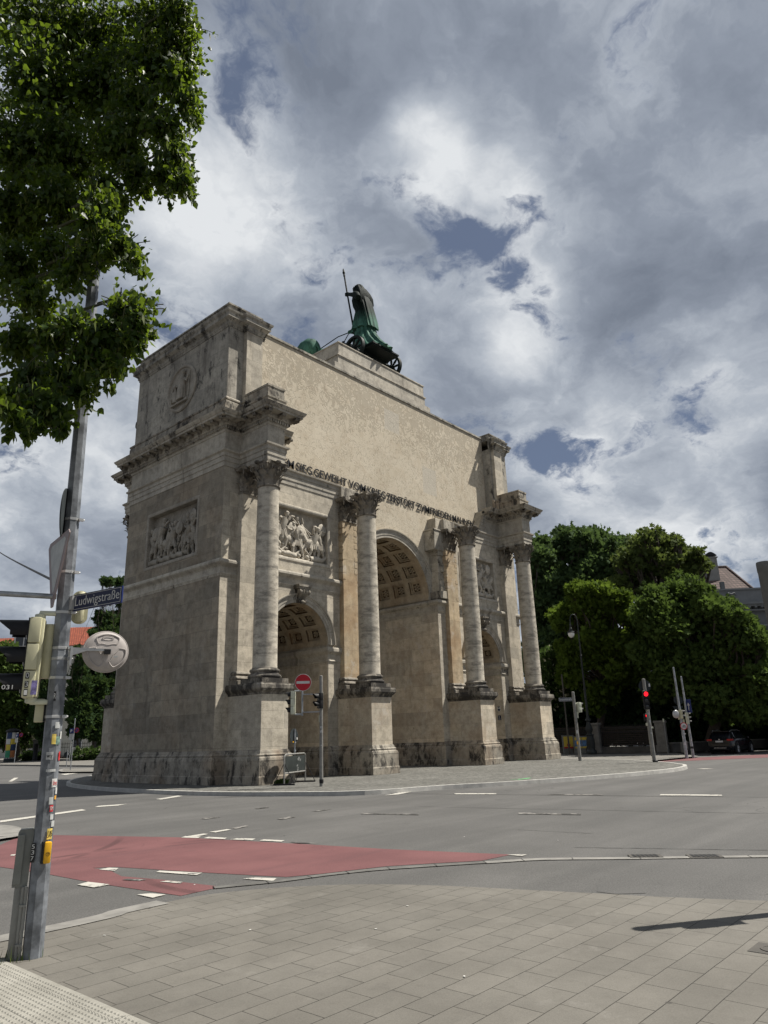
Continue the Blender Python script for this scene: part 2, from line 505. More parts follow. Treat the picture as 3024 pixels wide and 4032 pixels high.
plain('iron_black', (.014, .014, .015), .55, .2, .2)
plain('lamp_iron', (.022, .026, .026), .5, .2, .25)
plain('opal_glass', (.72, .73, .70), .2, 0, .04)
plain('car_black', (.006, .007, .010), .18, .0, .1, spec=.25, Coat_Weight=.25, Coat_Roughness=.08)
plain('car_red', (.10, .006, .008), .25, .0, .1)
plain('car_glass', (.010, .012, .014), .06, 0, .05, spec=.6)
plain('tyre', (.014, .014, .014), .85, 0, .2)
plain('alloy', (.45, .45, .46), .3, .7, .08)
plain('tail_red', (.32, .012, .012), .2, 0, .1)
plain('plate_white', (.55, .55, .54), .5, 0, .06)
plain('grey_kerb', (.155, .148, .135), .85, 0, .18, 4., bumpy=.2)
plain('pale_kerb', (.185, .178, .163), .85, 0, .2, 4., bumpy=.2)
plain('worn_kerb', (.105, .102, .094), .85, 0, .25, 4., bumpy=.2)
plain('island_kerb', (.36, .35, .325), .85, 0, .15, 4., bumpy=.2)
plain('litter', (.55, .54, .5), .7, 0, .1)
plain('chalk_green', (.10, .52, .16), .8, 0, .2)
plain('concrete_post', (.115, .115, .110), .8, 0, .15, 14., bumpy=.3)
plain('house_grey', (.125, .132, .137), .85, 0, .1, 1.5)
plain('house_trim', (.18, .186, .19), .85, 0, .1, 1.5)
plain('house_pale', (.42, .41, .36), .9, 0, .12, 1.)
plain('window_glass', (.02, .024, .028), .1, 0, .1, spec=.6)
plain('white_frame', (.6, .6, .58), .6, 0, .05)
plain('chimney_plaster', (.23, .225, .21), .9, 0, .12, 2.)
plain('gate_stone', (.15, .142, .125), .9, 0, .2, 3., bumpy=.3)
plain('garden_wall', (.075, .07, .062), .9, 0, .25, 2., bumpy=.3)
plain('wood_slat', (.05, .038, .029), .8, 0, .3, 5.)
plain('box_grey', (.15, .155, .15), .7, 0, .15)
plain('paper_white', (.5, .49, .46), .7, 0, .1, 3)
plain('paper_yellow', (.55, .42, .06), .7, 0, .1, 3)
plain('paper_green', (.05, .25, .13), .7, 0, .2, 3)
plain('paper_orange', (.42, .16, .06), .7, 0, .2, 3)
plain('paper_magenta', (.28, .05, .15), .7, 0, .2, 3)
plain('paper_navy', (.02, .04, .10), .7, 0, .3, 3)
plain('paper_blue', (.08, .16, .30), .7, 0, .5, 4)
plain('seam_tar', (.040, .039, .037), .8, 0, .2)
plain('cable', (.02, .02, .02), .6)
plain('bark', (.055, .045, .035), .9, 0, .3, 5., bumpy=.6)
plain('twig', (.05, .055, .025), .8, 0, .2)


def emit(name, col, s):
    mt, g = newmat(name)
    e = g.n('ShaderNodeEmission', None, Color=col, Strength=s)
    return finish(mt, g, e.outputs[0])
emit('red_signal', (1., .012, .022), 1.6)


def leaf_mat(name, a, b, trans, tw=.45, rough=.45, clump=1.2):
    mt, g = newmat(name)
    ge = g.n('ShaderNodeNewGeometry')
    rnd = ge.outputs['Random Per Island']
    P = g.n('ShaderNodeTexCoord').outputs['Object']
    n = g.noise(P, clump, 3, .6)
    f = g.math('ADD', g.math('MULTIPLY', rnd, .55), g.math('MULTIPLY', g.ramp(n, .3, .7), .45))
    col = g.mix(f, a, b)
    pb = g.n('ShaderNodeBsdfPrincipled')
    g.put(pb.inputs['Base Color'], col); g.put(pb.inputs['Roughness'], rough); g.put(pb.inputs['Specular IOR Level'], .2 if name.startswith('linden') else .12)
    tr = g.n('ShaderNodeBsdfTranslucent', None, Color=g.mix(f, tuple(c * .7 for c in trans), trans))
    mx = g.n('ShaderNodeMixShader', None, Fac=tw)
    g.nt.links.new(pb.outputs[0], mx.inputs[1]); g.nt.links.new(tr.outputs[0], mx.inputs[2])
    return finish(mt, g, mx.outputs[0])
leaf_mat('linden_leaf', (.012, .028, .006), (.038, .072, .012), (.19, .28, .02), .38, clump=1.6)
leaf_mat('linden_bract', (.10, .13, .03), (.16, .19, .05), (.20, .27, .06), .45)
leaf_mat('ash_leaf', (0.041, 0.070, 0.030), (0.084, 0.132, 0.054), (0.095, 0.149, 0.041), .42, .85, .35)
leaf_mat('locust_leaf', (0.050, 0.070, 0.022), (0.100, 0.135, 0.043), (0.125, 0.163, 0.037), .42, .85, .35)
leaf_mat('yellow_green_leaf', (.044, .074, .013), (.100, .152, .024), (.125, .185, .024), .45, .85, .35)
leaf_mat('elm_leaf', (.042, .069, .018), (.096, .146, .038), (.10, .155, .03), .42, .85, .35)
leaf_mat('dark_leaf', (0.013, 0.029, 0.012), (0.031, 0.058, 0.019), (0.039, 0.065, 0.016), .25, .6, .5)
leaf_mat('column_leaf', (0.020, 0.043, 0.017), (0.054, 0.094, 0.034), (0.060, 0.096, 0.024), .4, .85, .4)
leaf_mat('bush_leaf', (.03, .055, .016), (.07, .11, .03), (.08, .13, .03), .4, .85, 1.)
leaf_mat('blossom', (.36, .36, .25), (.50, .50, .36), (.4, .4, .25), .3)
leaf_mat('grass_blade', (.05, .08, .02), (.12, .15, .04), (.1, .15, .03), .3)


def mat_asphalt():
    mt, g = newmat('asphalt')
    P = g.n('ShaderNodeTexCoord').outputs['Object']
    n = g.noise(P, .35, 5, .6); f = g.noise(P, 60, 3, .7); t = g.noise(g.vmath('ADD', g.scale(P, (.10, .9, 1)), (2, 5, 0)), 1.2, 5, .6)
    col = g.mix(g.ramp(n, .3, .7), (.078, .076, .072), (.102, .099, .094))
    col = g.mix(g.ramp(t, .4, .7, 0, .5), col, (.062, .061, .058))
    x, y, z = g.xyz(P)
    lane = g.noise(g.vmath('ADD', g.vec(g.math('MULTIPLY', x, .03), g.math('MULTIPLY', y, 1.1), 0.), (7, 3, 0)), 1.0, 3, .5)
    near = g.math('MULTIPLY', g.ramp(y, -16., -14.5), g.ramp(y, -7.5, -6., 1., 0.))
    col = g.mix(g.math('MULTIPLY', g.ramp(lane, .42, .62), .35), col, (.058, .057, .055))
    oil = g.noise(g.vmath('ADD', P, (3, 1, 7)), .9, 8, .75)
    col = g.mix(g.ramp(oil, .60, .72, 0, .5), col, (.045, .044, .042))
    col = g.mix(g.ramp(oil, .28, .38, .35, 0.), col, (.125, .122, .115))
    sp = g.ramp(f, .3, .7, .72, 1.32)
    col = g.mix(1., col, g.vec(sp, sp, sp), 'MULTIPLY')
    v = g.n('ShaderNodeTexVoronoi', {'feature': 'DISTANCE_TO_EDGE'}, Vector=g.vmath('ADD', P, g.scale(g.n('ShaderNodeTexNoise', None, Vector=P, Scale=.7, Detail=6.).outputs['Color'], (2.2, 2.2, 0))), Scale=.16)
    cr = g.math('MULTIPLY', g.ramp(v.outputs['Distance'], .0, .0028, 1, 0), g.ramp(g.noise(P, .3, 3), .5, .6))
    col = g.mix(g.math('MULTIPLY', cr, .6), col, (.018, .017, .016))
    return finish(mt, g, principled(g, col, .82, normal=bump(g, f, .25, .004), spec=.3))
mat_asphalt()
def mat_red():
    mt, g = newmat('red_asphalt')
    P = g.n('ShaderNodeTexCoord').outputs['Object']
    x_, y_, z_ = g.xyz(P)
    n = g.noise(P, .9, 6, .6); f = g.noise(P, 60, 3, .7)
    col = g.mix(g.ramp(n, .3, .7), (.112, .047, .048), (.146, .063, .063))
    wr = g.noise(g.vmath('ADD', P, (5, 5, 5)), 2.6, 9, .75)
    col = g.mix(g.ramp(wr, .60, .74, 0, .55), col, (.078, .060, .057))
    ln = g.noise(g.vec(g.math('MULTIPLY', x_, .10), g.math('MULTIPLY', y_, 1.6), 0.), 1.3, 4)
    col = g.mix(g.ramp(ln, .5, .7, 0, .35), col, (.082, .040, .042))
    sp = g.ramp(f, .3, .7, .8, 1.2)
    col = g.mix(1., col, g.vec(sp, sp, sp), 'MULTIPLY')
    # curved tyre marks
    x, y, z = g.xyz(P)
    for cx, cy, rr in ((-21.3, -15.2, 4.1), (-21.6, -15.6, 4.9), (-18., -20., 8.6), (-24., -7., 4.6), (-19.5, -14.5, 2.7)):
        d = g.vmath('LENGTH', g.vmath('SUBTRACT', g.vec(x, y, 0.), (cx, cy, 0)))
        k = g.ramp(g.math('ABSOLUTE', g.math('SUBTRACT', d, rr)), .03, .10, 1., 0.)
        k = g.math('MULTIPLY', k, g.ramp(g.noise(P, .7, 4), .42, .6, 0., .6))
        col = g.mix(k, col, (.05, .022, .022))
    v = g.n('ShaderNodeTexVoronoi', {'feature': 'DISTANCE_TO_EDGE'}, Vector=g.vmath('ADD', P, g.scale(g.n('ShaderNodeTexNoise', None, Vector=P, Scale=1.2, Detail=6.).outputs['Color'], (1.2, 1.2, 0))), Scale=.5)
    cr = g.math('MULTIPLY', g.ramp(v.outputs['Distance'], .0, .004, 1, 0), g.ramp(g.noise(P, .6, 3), .5, .6))
    col = g.mix(g.math('MULTIPLY', cr, .6), col, (.05, .02, .02))
    return finish(mt, g, principled(g, col, .82, normal=bump(g, f, .2, .004), spec=.3))
mat_red()
def mat_paint():
    mt, g = newmat('road_paint')
    P = g.n('ShaderNodeTexCoord').outputs['Object']
    n = g.noise(P, 7, 8, .7); n2 = g.noise(P, 1.1, 3)
    w = g.ramp(g.math('ADD', n, g.math('MULTIPLY', n2, .4)), .76, .86)
    col = g.mix(w, (.40, .385, .345), (.075, .072, .068))
    return finish(mt, g, principled(g, col, .8, spec=.2))
mat_paint()
def mat_faded():
    mt, g = newmat('worn_paint')
    P = g.n('ShaderNodeTexCoord').outputs['Object']
    n = g.noise(P, 6, 8, .7); n2 = g.noise(P, 1.1, 3)
    w = g.ramp(g.math('ADD', n, g.math('MULTIPLY', n2, .4)), .62, .74)
    col = g.mix(w, (.21, .20, .185), (.06, .058, .054))
    return finish(mt, g, principled(g, col, .8, spec=.2))
mat_faded()
def mat_slabs():
    mt, g = newmat('paving_slabs')
    P = g.n('ShaderNodeTexCoord').outputs['Object']
    x, y, z = g.xyz(P)
    wob = g.math('MULTIPLY', g.math('SUBTRACT', g.noise(P, 3., 4), .5), .012)
    yy = g.math('ADD', y, wob)
    v = g.vec(g.math('ADD', x, 23.23 + 40.), g.math('ADD', yy, 19.81 + 24.0), 0.)
    bt = g.n('ShaderNodeTexBrick', {'offset': .45}, Vector=v, Color1=(.89, .89, .88), Color2=(1.06, 1.055, 1.04), Mortar=(.25, .23, .2), Scale=1., Mortar_Size=.0035, Brick_Width=.405, Row_Height=.2425)
    bt.inputs['Mortar Smooth'].default_value = .2
    n = g.noise(P, .8, 6, .6); n2 = g.noise(P, 9, 6, .7); f = g.noise(P, 120, 2, .6)
    col = g.mix(g.ramp(n, .3, .7), (.108, .101, .088), (.146, .137, .120))
    col = g.mix(g.ramp(n2, .5, .75, 0, .35), col, (.085, .078, .066))
    col = g.mix(.75, col, g.mix(1., col, bt.outputs['Color'], 'MULTIPLY'))
    jw = g.ramp(g.noise(P, 3.3, 4), .35, .65, .25, 1.)
    col = g.mix(g.math('MULTIPLY', bt.outputs['Fac'], g.math('MULTIPLY', jw, .92)), col, (.018, .017, .014))
    stn = g.noise(g.vmath('ADD', P, (4, 9, 2)), 1.9, 8, .72)
    col = g.mix(g.ramp(stn, .54, .70, 0, .42), col, (.075, .070, .062))
    col = g.mix(g.ramp(stn, .30, .42, .25, 0.), col, (.215, .205, .185))
    gum = g.n('ShaderNodeTexVoronoi', {'feature': 'F1'}, Vector=P, Scale=1.7)
    col = g.mix(g.ramp(gum.outputs['Distance'], .030, .042, .75, 0.), col, (.05, .046, .04))
    sp = g.ramp(f, .25, .75, .90, 1.10)
    col = g.mix(1., col, g.vec(sp, sp, sp), 'MULTIPLY')
    h = g.math('ADD', g.math('MULTIPLY', bt.outputs['Fac'], -1.), g.math('MULTIPLY', f, .12))
    return finish(mt, g, principled(g, col, .8, normal=bump(g, h, .45, .006), spec=.3))
mat_slabs()
def mat_tactile():
    mt, g = newmat('tactile_slab')
    P = g.n('ShaderNodeTexCoord').outputs['Object']
    x, y, z = g.xyz(P)
    n = g.noise(P, 3, 6, .65)
    col = g.mix(g.ramp(n, .3, .7), (.20, .192, .166), (.275, .265, .232))
    jx = g.math('ABSOLUTE', g.math('SUBTRACT', g.math('FRACT', g.math('DIVIDE', g.math('ADD', x, 60.02), .30)), .5))
    jy = g.math('ABSOLUTE', g.math('SUBTRACT', g.math('FRACT', g.math('DIVIDE', g.math('ADD', y, 60.11), .60)), .5))
    j = g.math('MAXIMUM', g.ramp(jx, .490, .496), g.ramp(jy, .4945, .498))
    col = g.mix(g.math('MULTIPLY', j, .8), col, (.05, .048, .042))
    return finish(mt, g, principled(g, col, .8, spec=.3))
mat_tactile()
def mat_cobble():
    mt, g = newmat('cobbles')
    P = g.n('ShaderNodeTexCoord').outputs['Object']
    v = g.n('ShaderNodeTexVoronoi', {'feature': 'DISTANCE_TO_EDGE'}, Vector=P, Scale=7.5)
    v2 = g.n('ShaderNodeTexVoronoi', {'feature': 'F1'}, Vector=P, Scale=7.5)
    n = g.noise(P, .5, 5, .6)
    tone = g.math('ADD', .7, g.math('MULTIPLY', g.xyz(v2.outputs['Color'])[0], .6))
    col = g.mix(g.ramp(n, .3, .7), (.105, .103, .092), (.140, .137, .124))
    col = g.mix(1., col, g.vec(tone, tone, tone), 'MULTIPLY')
    col = g.mix(g.ramp(v.outputs['Distance'], .02, .10, .6, 0.), col, (.05, .048, .042))
    return finish(mt, g, principled(g, col, .85, normal=bump(g, g.ramp(v.outputs['Distance'], 0, .15), .4, .012), spec=.25))
mat_cobble()
def mat_walk():
    mt, g = newmat('far_pavement')
    P = g.n('ShaderNodeTexCoord').outputs['Object']
    n = g.noise(P, .5, 6, .6); f = g.noise(P, 20, 3)
    col = g.mix(g.ramp(n, .3, .7), (.125, .118, .105), (.165, .157, .14))
    sp = g.ramp(f, .3, .7, .85, 1.15)
    col = g.mix(1., col, g.vec(sp, sp, sp), 'MULTIPLY')
    return finish(mt, g, principled(g, col, .85, spec=.25))
mat_walk()
def mat_roof(name, a, b):
    mt, g = newmat(name)
    uvz = g.n('ShaderNodeTexCoord').outputs['Object']
    x, y, z = g.xyz(uvz)
    bt = g.n('ShaderNodeTexBrick', {'offset': .5}, Vector=g.vec(g.math('ADD', x, g.math('MULTIPLY', y, .8)), g.math('MULTIPLY', z, 1.), 0.), Color1=a, Color2=b, Mortar=tuple(c * .25 for c in a), Scale=1., Mortar_Size=.05, Brick_Width=.36, Row_Height=.27)
    n = g.noise(uvz, .8, 5)
    col = g.mix(g.ramp(n, .4, .7, 0, .4), bt.outputs['Color'], tuple(c * .5 for c in a))
    return finish(mt, g, principled(g, col, .8, normal=bump(g, bt.outputs['Fac'], -.5, .05), spec=.25))
mat_roof('red_tiles', (.36, .10, .055), (.28, .075, .045))
mat_roof('pink_tiles', (.150, .102, .090), (.075, .048, .042))
M = MATS


# ================================================================== THE ARCH
YF, YB, YM = .49, 7.99, 4.24
XW = 11.13
SB = 6.968                       # centre of a side passage
RS, ZS = 1.69, 5.44              # side passage: radius, springing
RM, ZM = 2.93, 8.50              # main passage
arch = thing('triumphal_arch', 'pale weathered stone triumphal arch with three passages, free-standing columns and plastered attic', 'arch', (0, YM, 0))


def half_turn(o):
    """the same part on the far (north) face"""
    c = copy_tree(o, o.parent)
    c.rotation_euler.z = PI
    p = o.location
    c.location = (-p.x, -p.y, p.z)
    return c


def arc(cx, cz, r, a0, a1, n):
    return [(cx + r * math.cos(R(a0 + (a1 - a0) * i / n)), cz + r * math.sin(R(a0 + (a1 - a0) * i / n))) for i in range(n + 1)]


def xz(pts, y): return [(p[0], y, p[1]) for p in pts]


# ---- masonry body
w = MB()
for s in (-1, 1):
    hole = [(-SB - RS, 0), (-SB - RS, ZS), *arc(-SB, ZS, RS + .3, 180, 0, 24), (-SB + RS, ZS), (-SB + RS, 0)]
    core = [(-XW + .3, 0), *hole, (-RM + .02, 0), (-RM + .02, ZM - .05), (-3.12, ZM - .05), (-3.12, 13.1), (-XW + .3, 13.1)]
    core = [(x * -s, z) for x, z in core]
    w.prism(xz(core, YF + .3), (0, YB - YF - .6, 0))
    skin = [(-XW, 0), *hole, (-RM + .02, 0), (-RM + .02, ZM - .05), (-3.12, ZM - .05), (-3.12, 9.06), (-XW, 9.06)]
    skin = [(x * -s, z) for x, z in skin]
    def bx(x0, x1, *a):
        xs = sorted((x0 * -s, x1 * -s)); w.box(xs[0], xs[1], *a)
    for y0 in (YF, YB - .3):
        w.prism(xz(skin, y0), (0, .3, 0))
        bx(-XW, -SB - 1.72, y0, y0 + .3, 9.06, 11.34)
        bx(-SB + 1.72, -3.12, y0, y0 + .3, 9.06, 11.34)
        bx(-XW, -3.12, y0, y0 + .3, 11.34, 13.1)
body = w.build('wall', M['ashlar_limestone'], arch)
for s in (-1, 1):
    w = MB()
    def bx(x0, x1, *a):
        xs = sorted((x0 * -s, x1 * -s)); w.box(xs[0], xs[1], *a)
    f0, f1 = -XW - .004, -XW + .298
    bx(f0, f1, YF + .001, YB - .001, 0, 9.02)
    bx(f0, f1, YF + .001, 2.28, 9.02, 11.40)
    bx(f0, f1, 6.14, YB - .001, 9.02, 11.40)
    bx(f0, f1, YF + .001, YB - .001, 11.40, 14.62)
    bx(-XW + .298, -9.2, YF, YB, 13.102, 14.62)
    w.build('flank_wall', M['flank_shade_limestone'], arch)
    # inner faces of the passages (warm, stained): linings set 12 mm proud
    w = MB()
    w.box(*sorted((s * (RM - .034), s * (RM + .04))), YF + .012, YB - .012, 0, 7.7)
    w.build('passage_lining', M['pier_limestone'], arch)
    for q in (-1, 1):
        w = MB(); w.box(*sorted((s * (SB + q * RS), s * (SB + q * (RS - .012)))), YF + .012, YB - .012, 0, 4.66)
        w.build('passage_lining', M['pier_limestone'], arch)

# ---- plastered centre with the main arch, and the attic
w = MB()
top = [(-3.5, ZM), *arc(0, ZM, RM + .28, 180, 0, 32), (3.5, ZM), (3.5, 13.102), (-3.5, 13.102)]
w.prism(xz(top, 1.05), (0, YB + YF - 2.1, 0))
w.box(-9.32, 9.32, 1.051, YB + YF - 1.051, 13.102, 19.86)
w.build('plaster_wall', M['stucco'], arch)
w = MB()
w.box(-9.3, 9.3, .99, YB + YF - .99, 19.86, 19.93)
w.box(-9.3, 9.3, 1.02, YB + YF - 1.02, 19.93, 19.99)
w.build('coping', M['coping_limestone'], arch)

# ---- corner attic blocks
for s in (-1, 1):
    w = MB()
    x0, x1 = sorted((s * 11.15, s * 9.30))
    w.box(x0, x1, YF + .0, YB - .0, 14.62, 19.05)
    w.build('attic_block', M['attic_limestone'], arch)
    w = MB()
    def ccw(p): return p if s < 0 else [(-a, b) for a, b in p][::-1]
    hw = .44
    P = ccw([(-9.2, YB), (-9.9 + hw, YB), (-9.9 + hw, YB + .22), (-9.9 - hw, YB + .22), (-9.9 - hw, YB), (-11.15, YB), (-11.15, YF), (-9.9 - hw, YF), (-9.9 - hw, YF - .22), (-9.9 + hw, YF - .22), (-9.9 + hw, YF), (-9.2, YF)])
    for q in (1, -1):
        yy = (YF - .22, YF + .05) if q > 0 else (YB - .05, YB + .22)
        w = MB(); w.box(s * 9.9 - hw + .003, s * 9.9 + hw - .003, yy[0] + .003, yy[1] - .003, 14.6, 19.05)
        w.build('attic_pier', M['ashlar_limestone'], arch)
    w = MB()
    w.sweep(P, [(-.02, 14.60), (.16, 14.60), (.16, 15.28), (.13, 15.34), (.17, 15.38), (.17, 15.44), (.06, 15.54), (-.02, 15.56)])
    w.build('attic_base', M['base_limestone'], arch)
    w = MB()
    w.sweep(P, [(-.02, 19.0), (.03, 19.0), (.03, 19.06), (.08, 19.12), (.08, 19.2), (.13, 19.26), (.26, 19.34), (.26, 19.50), (.33, 19.58), (.35, 19.66), (.30, 19.70), (-.02, 19.72)])
    w.build('attic_cornice', M['coping_limestone'], arch)
    w = MB()
    w.box(*sorted((s * 11.2, s * 9.36)), YF + .0, YB - .0, 19.69, 20.08)
    w.box(*sorted((s * 11.26, s * 9.33)), YF - .06, YB + .06, 20.08, 20.15)
    w.build('attic_top', M['coping_limestone'], arch)
    # ---- entablature of the ends, stepping forward over the outer columns
    h2 = .43; fy = -1.32
    Pe = [(-4.52, YB), (-9.9 + h2, YB), (-9.9 + h2, 2 * YM - fy), (-9.9 - h2, 2 * YM - fy), (-9.9 - h2, YB), (-XW, YB), (-XW, YF), (-9.9 - h2, YF), (-9.9 - h2, fy), (-9.9 + h2, fy), (-9.9 + h2, YF), (-4.52, YF)]
    w = MB()
    w.sweep(ccw(Pe), [(-.02, 12.40), (.03, 12.40), (.03, 12.61), (.06, 12.615), (.06, 12.83), (.09, 12.835), (.09, 12.99), (.17, 13.04), (.18, 13.11), (-.02, 13.112)])
    for yy in ((fy + .01, YF), (YB, 2 * YM - fy - .01)):
        w.box(s * 9.9 - h2 + .01, s * 9.9 + h2 - .01, *yy, 12.395, 14.62)
    w.build('architrave', M['entablature_limestone'], arch)
    Pf = [(-7.95, YB) if i == 0 else (-7.95, YF) if i == 11 else p for i, p in enumerate(Pe)]
    w = MB()
    w.sweep(ccw(Pf), [(-.02, 13.11), (.012, 13.11), (.012, 13.93), (.05, 13.95), (.08, 14.02), (-.02, 14.03)])
    w.build('frieze', M['entablature_limestone'], arch)
    w = MB()
    Pc = ccw(Pf)
    w.sweep(Pc, [(-.02, 14.03), (.08, 14.03), (.08, 14.19), (.17, 14.20), (.19, 14.25), (.19, 14.40), (.56, 14.41), (.56, 14.50), (.60, 14.52), (.66, 14.61), (.68, 14.66), (-.02, 14.70)])
    # broken stretch: the nose of the cornice is missing in places, built as rough lumps
    rnd = random.Random(4)
    cor = w.build('cornice', M['cornice_limestone'], arch)
    # dentils and modillions along the same line
    dn = MB()
    for i in range(len(Pc) - 1):
        a = Vector(Pc[i]); b = Vector(Pc[i + 1]); d = b - a; L_ = d.length; d.normalize(); nn = Vector((d.y, -d.x))
        prevn = (Vector(Pc[i]) - Vector(Pc[i - 1])).normalized() if i else d
        nextn = (Vector(Pc[i + 2]) - b).normalized() if i + 2 < len(Pc) else d
        # outside corners lengthen the run, inside corners shorten it
        e0 = .13 if i and prevn.cross(d) > 0 else (-.13 if i else 0)
        e1 = .13 if i + 2 < len(Pc) and d.cross(nextn) > 0 else (-.13 if i + 2 < len(Pc) else 0)
        t = -e0
        ang = math.atan2(d.y, d.x)
        while t < L_ + e1 - .05:
            c = a + d * (t + .035)
            T = Matrix.Translation((c.x, c.y, 0)) @ Matrix.Rotation(ang, 4, 'Z')
            dn.box(-.036, .036, -.155, -.07, 14.055, 14.185, T)
            t += .125
        e0 *= 2.2; e1 *= 2.2
        nmod = max(2, round((L_ + e0 + e1) / .62) + 1)
        for q in range(nmod):
            t = -e0 + (L_ + e0 + e1) * (q / (nmod - 1))
            if abs(e0) > .2 and e0 < 0 and q == 0: continue
            c = a + d * t
            T = Matrix.Translation((c.x, c.y, 0)) @ Matrix.Rotation(ang, 4, 'Z')
            md = MB()
            md.prism([(-.10, -.19, 14.40), (-.10, -.52, 14.40), (-.10, -.52, 14.34), (-.10, -.44, 14.30), (-.10, -.34, 14.31), (-.10, -.27, 14.25), (-.10, -.19, 14.23)], (.20, 0, 0), T)
            md.tube([T @ Vector((-.10, -.47, 14.33)), T @ Vector((.10, -.47, 14.33))], .045, 8)
            md.build('modillion', M['capital_limestone'], cor, 40)
    dn.build('dentils', M['cornice_limestone'], cor)
    # block on top of the cornice over each outer column
    for q in (0, 1):
        w = MB()
        y0, y1 = (-1.30, YF - .2) if q == 0 else (YB + .2, 2 * YM + 1.30)
        x = s * 9.9
        w.box(x - .50, x + .50, y0 - .05, y1, 14.66, 15.20)
        w.box(x - .53, x + .53, y0 - .08, y1, 15.20, 15.28)
        w.box(x - .44, x + .44, y0 + .02, y1, 15.28, 15.74)
        w.box(x - .47, x + .47, y0 - .01, y1, 15.74, 15.83)
        w.build('statue_block', M['base_limestone'], arch)

# ---- pedestals, plinths
PR_BASE = [(-.02, 0), (.20, 0), (.20, .27), (.17, .30), (.165, .78), (.17, .82), (.15, .90), (.10, .95), (.115, 1.0), (.06, 1.06), (.05, 1.10), (.02, 1.16), (-.02, 1.18)]
PR_CAP = [(-.02, 3.10), (.02, 3.12), (.03, 3.18), (.10, 3.24), (.14, 3.30), (.155, 3.32), (.155, 3.45), (.135, 3.48), (.135, 3.52), (-.6, 3.525)]
for s in (-1, 1):
    def ccw(p): return p if s < 0 else [(-a, b) for a, b in p][::-1]
    pd = 1.52
    outer = [(-XW, YF), (-10.54, YF), (-10.54, -pd), (-9.26, -pd), (-9.26, YF), (-SB - RS, YF), (-SB - RS, YB), (-9.26, YB), (-9.26, YB + pd + YF), (-10.54, YB + pd + YF), (-10.54, YB), (-XW, YB)]
    inner = [(-SB + RS, YF), (-4.674, YF), (-4.674, -pd), (-3.398, -pd), (-3.398, YF), (-RM, YF), (-RM, YB), (-3.398, YB), (-3.398, YB + pd + YF), (-4.674, YB + pd + YF), (-4.674, YB), (-SB + RS, YB)]
    for pth in (outer, inner):
        w = MB(); w.sweep(ccw(pth), PR_BASE, True)
        w.build('plinth', M['base_limestone'], arch)
for i, xc in enumerate((-9.9, -4.036, 4.036, 9.9)):
    w = MB()
    w.box(xc - .637, xc + .637, -1.519, YF, .02, 3.2)
    pe = w.build('pedestal', M['pier_limestone'] if i else M['ashlar_limestone'], arch)
    w = MB()
    w.sweep([(xc - .637, YF), (xc - .637, -1.52), (xc + .637, -1.52), (xc + .637, YF)], PR_CAP)
    w.poly([(xc - .76, -1.64, 3.521), (xc + .76, -1.64, 3.521), (xc + .76, YF, 3.521), (xc - .76, YF, 3.521)])
    w.build('pedestal_cap', M['cap_limestone'], pe)
    half_turn(pe)

# ---- string course / main impost (one level) and side imposts
PR_STR = [(-.02, 7.74), (.02, 7.76), (.03, 7.80), (.06, 7.86), (.03, 7.90), (.03, 8.12), (.07, 8.17), (.16, 8.24), (.20, 8.28), (.20, 8.36), (.17, 8.42), (-.02, 8.47)]
PR_IMP = [(-.02, 4.66), (.02, 4.68), (.05, 4.75), (.02, 4.79), (.02, 5.02), (.07, 5.08), (.12, 5.13), (.14, 5.17), (.14, 5.28), (.12, 5.34), (-.02, 5.36)]
for s in (-1, 1):
    def ccw(p): return p if s < 0 else [(-a, b) for a, b in p][::-1]
    w = MB(); w.sweep(ccw([(-XW, YF), (-RM + .01, YF), (-RM + .01, YB), (-XW, YB)]), PR_STR, True)
    w.build('string_course', M['entablature_limestone'], arch)
    for pth in ([(-9.6, YF), (-SB - RS, YF), (-SB - RS, YB), (-9.6, YB)], [(-4.4, YB), (-SB + RS, YB), (-SB + RS, YF), (-4.4, YF)]):
        w = MB(); w.sweep(ccw(pth), PR_IMP)
        w.build('impost', M['entablature_limestone'], arch)


# ---- archivolts, keystones, coffered vaults
def ring(mb, cx, cz, prof, a0=180, a1=0, n=40):
    k = len(prof)
    vs = []
    for i in range(n + 1):
        a = R(a0 + (a1 - a0) * i / n)
        for r, y in prof: vs.append((cx + r * math.cos(a), y, cz + r * math.sin(a)))
    fs = [(i * k + j, i * k + j + 1, (i + 1) * k + j + 1, (i + 1) * k + j) for i in range(n) for j in range(k - 1)]
    mb.add(vs, fs)


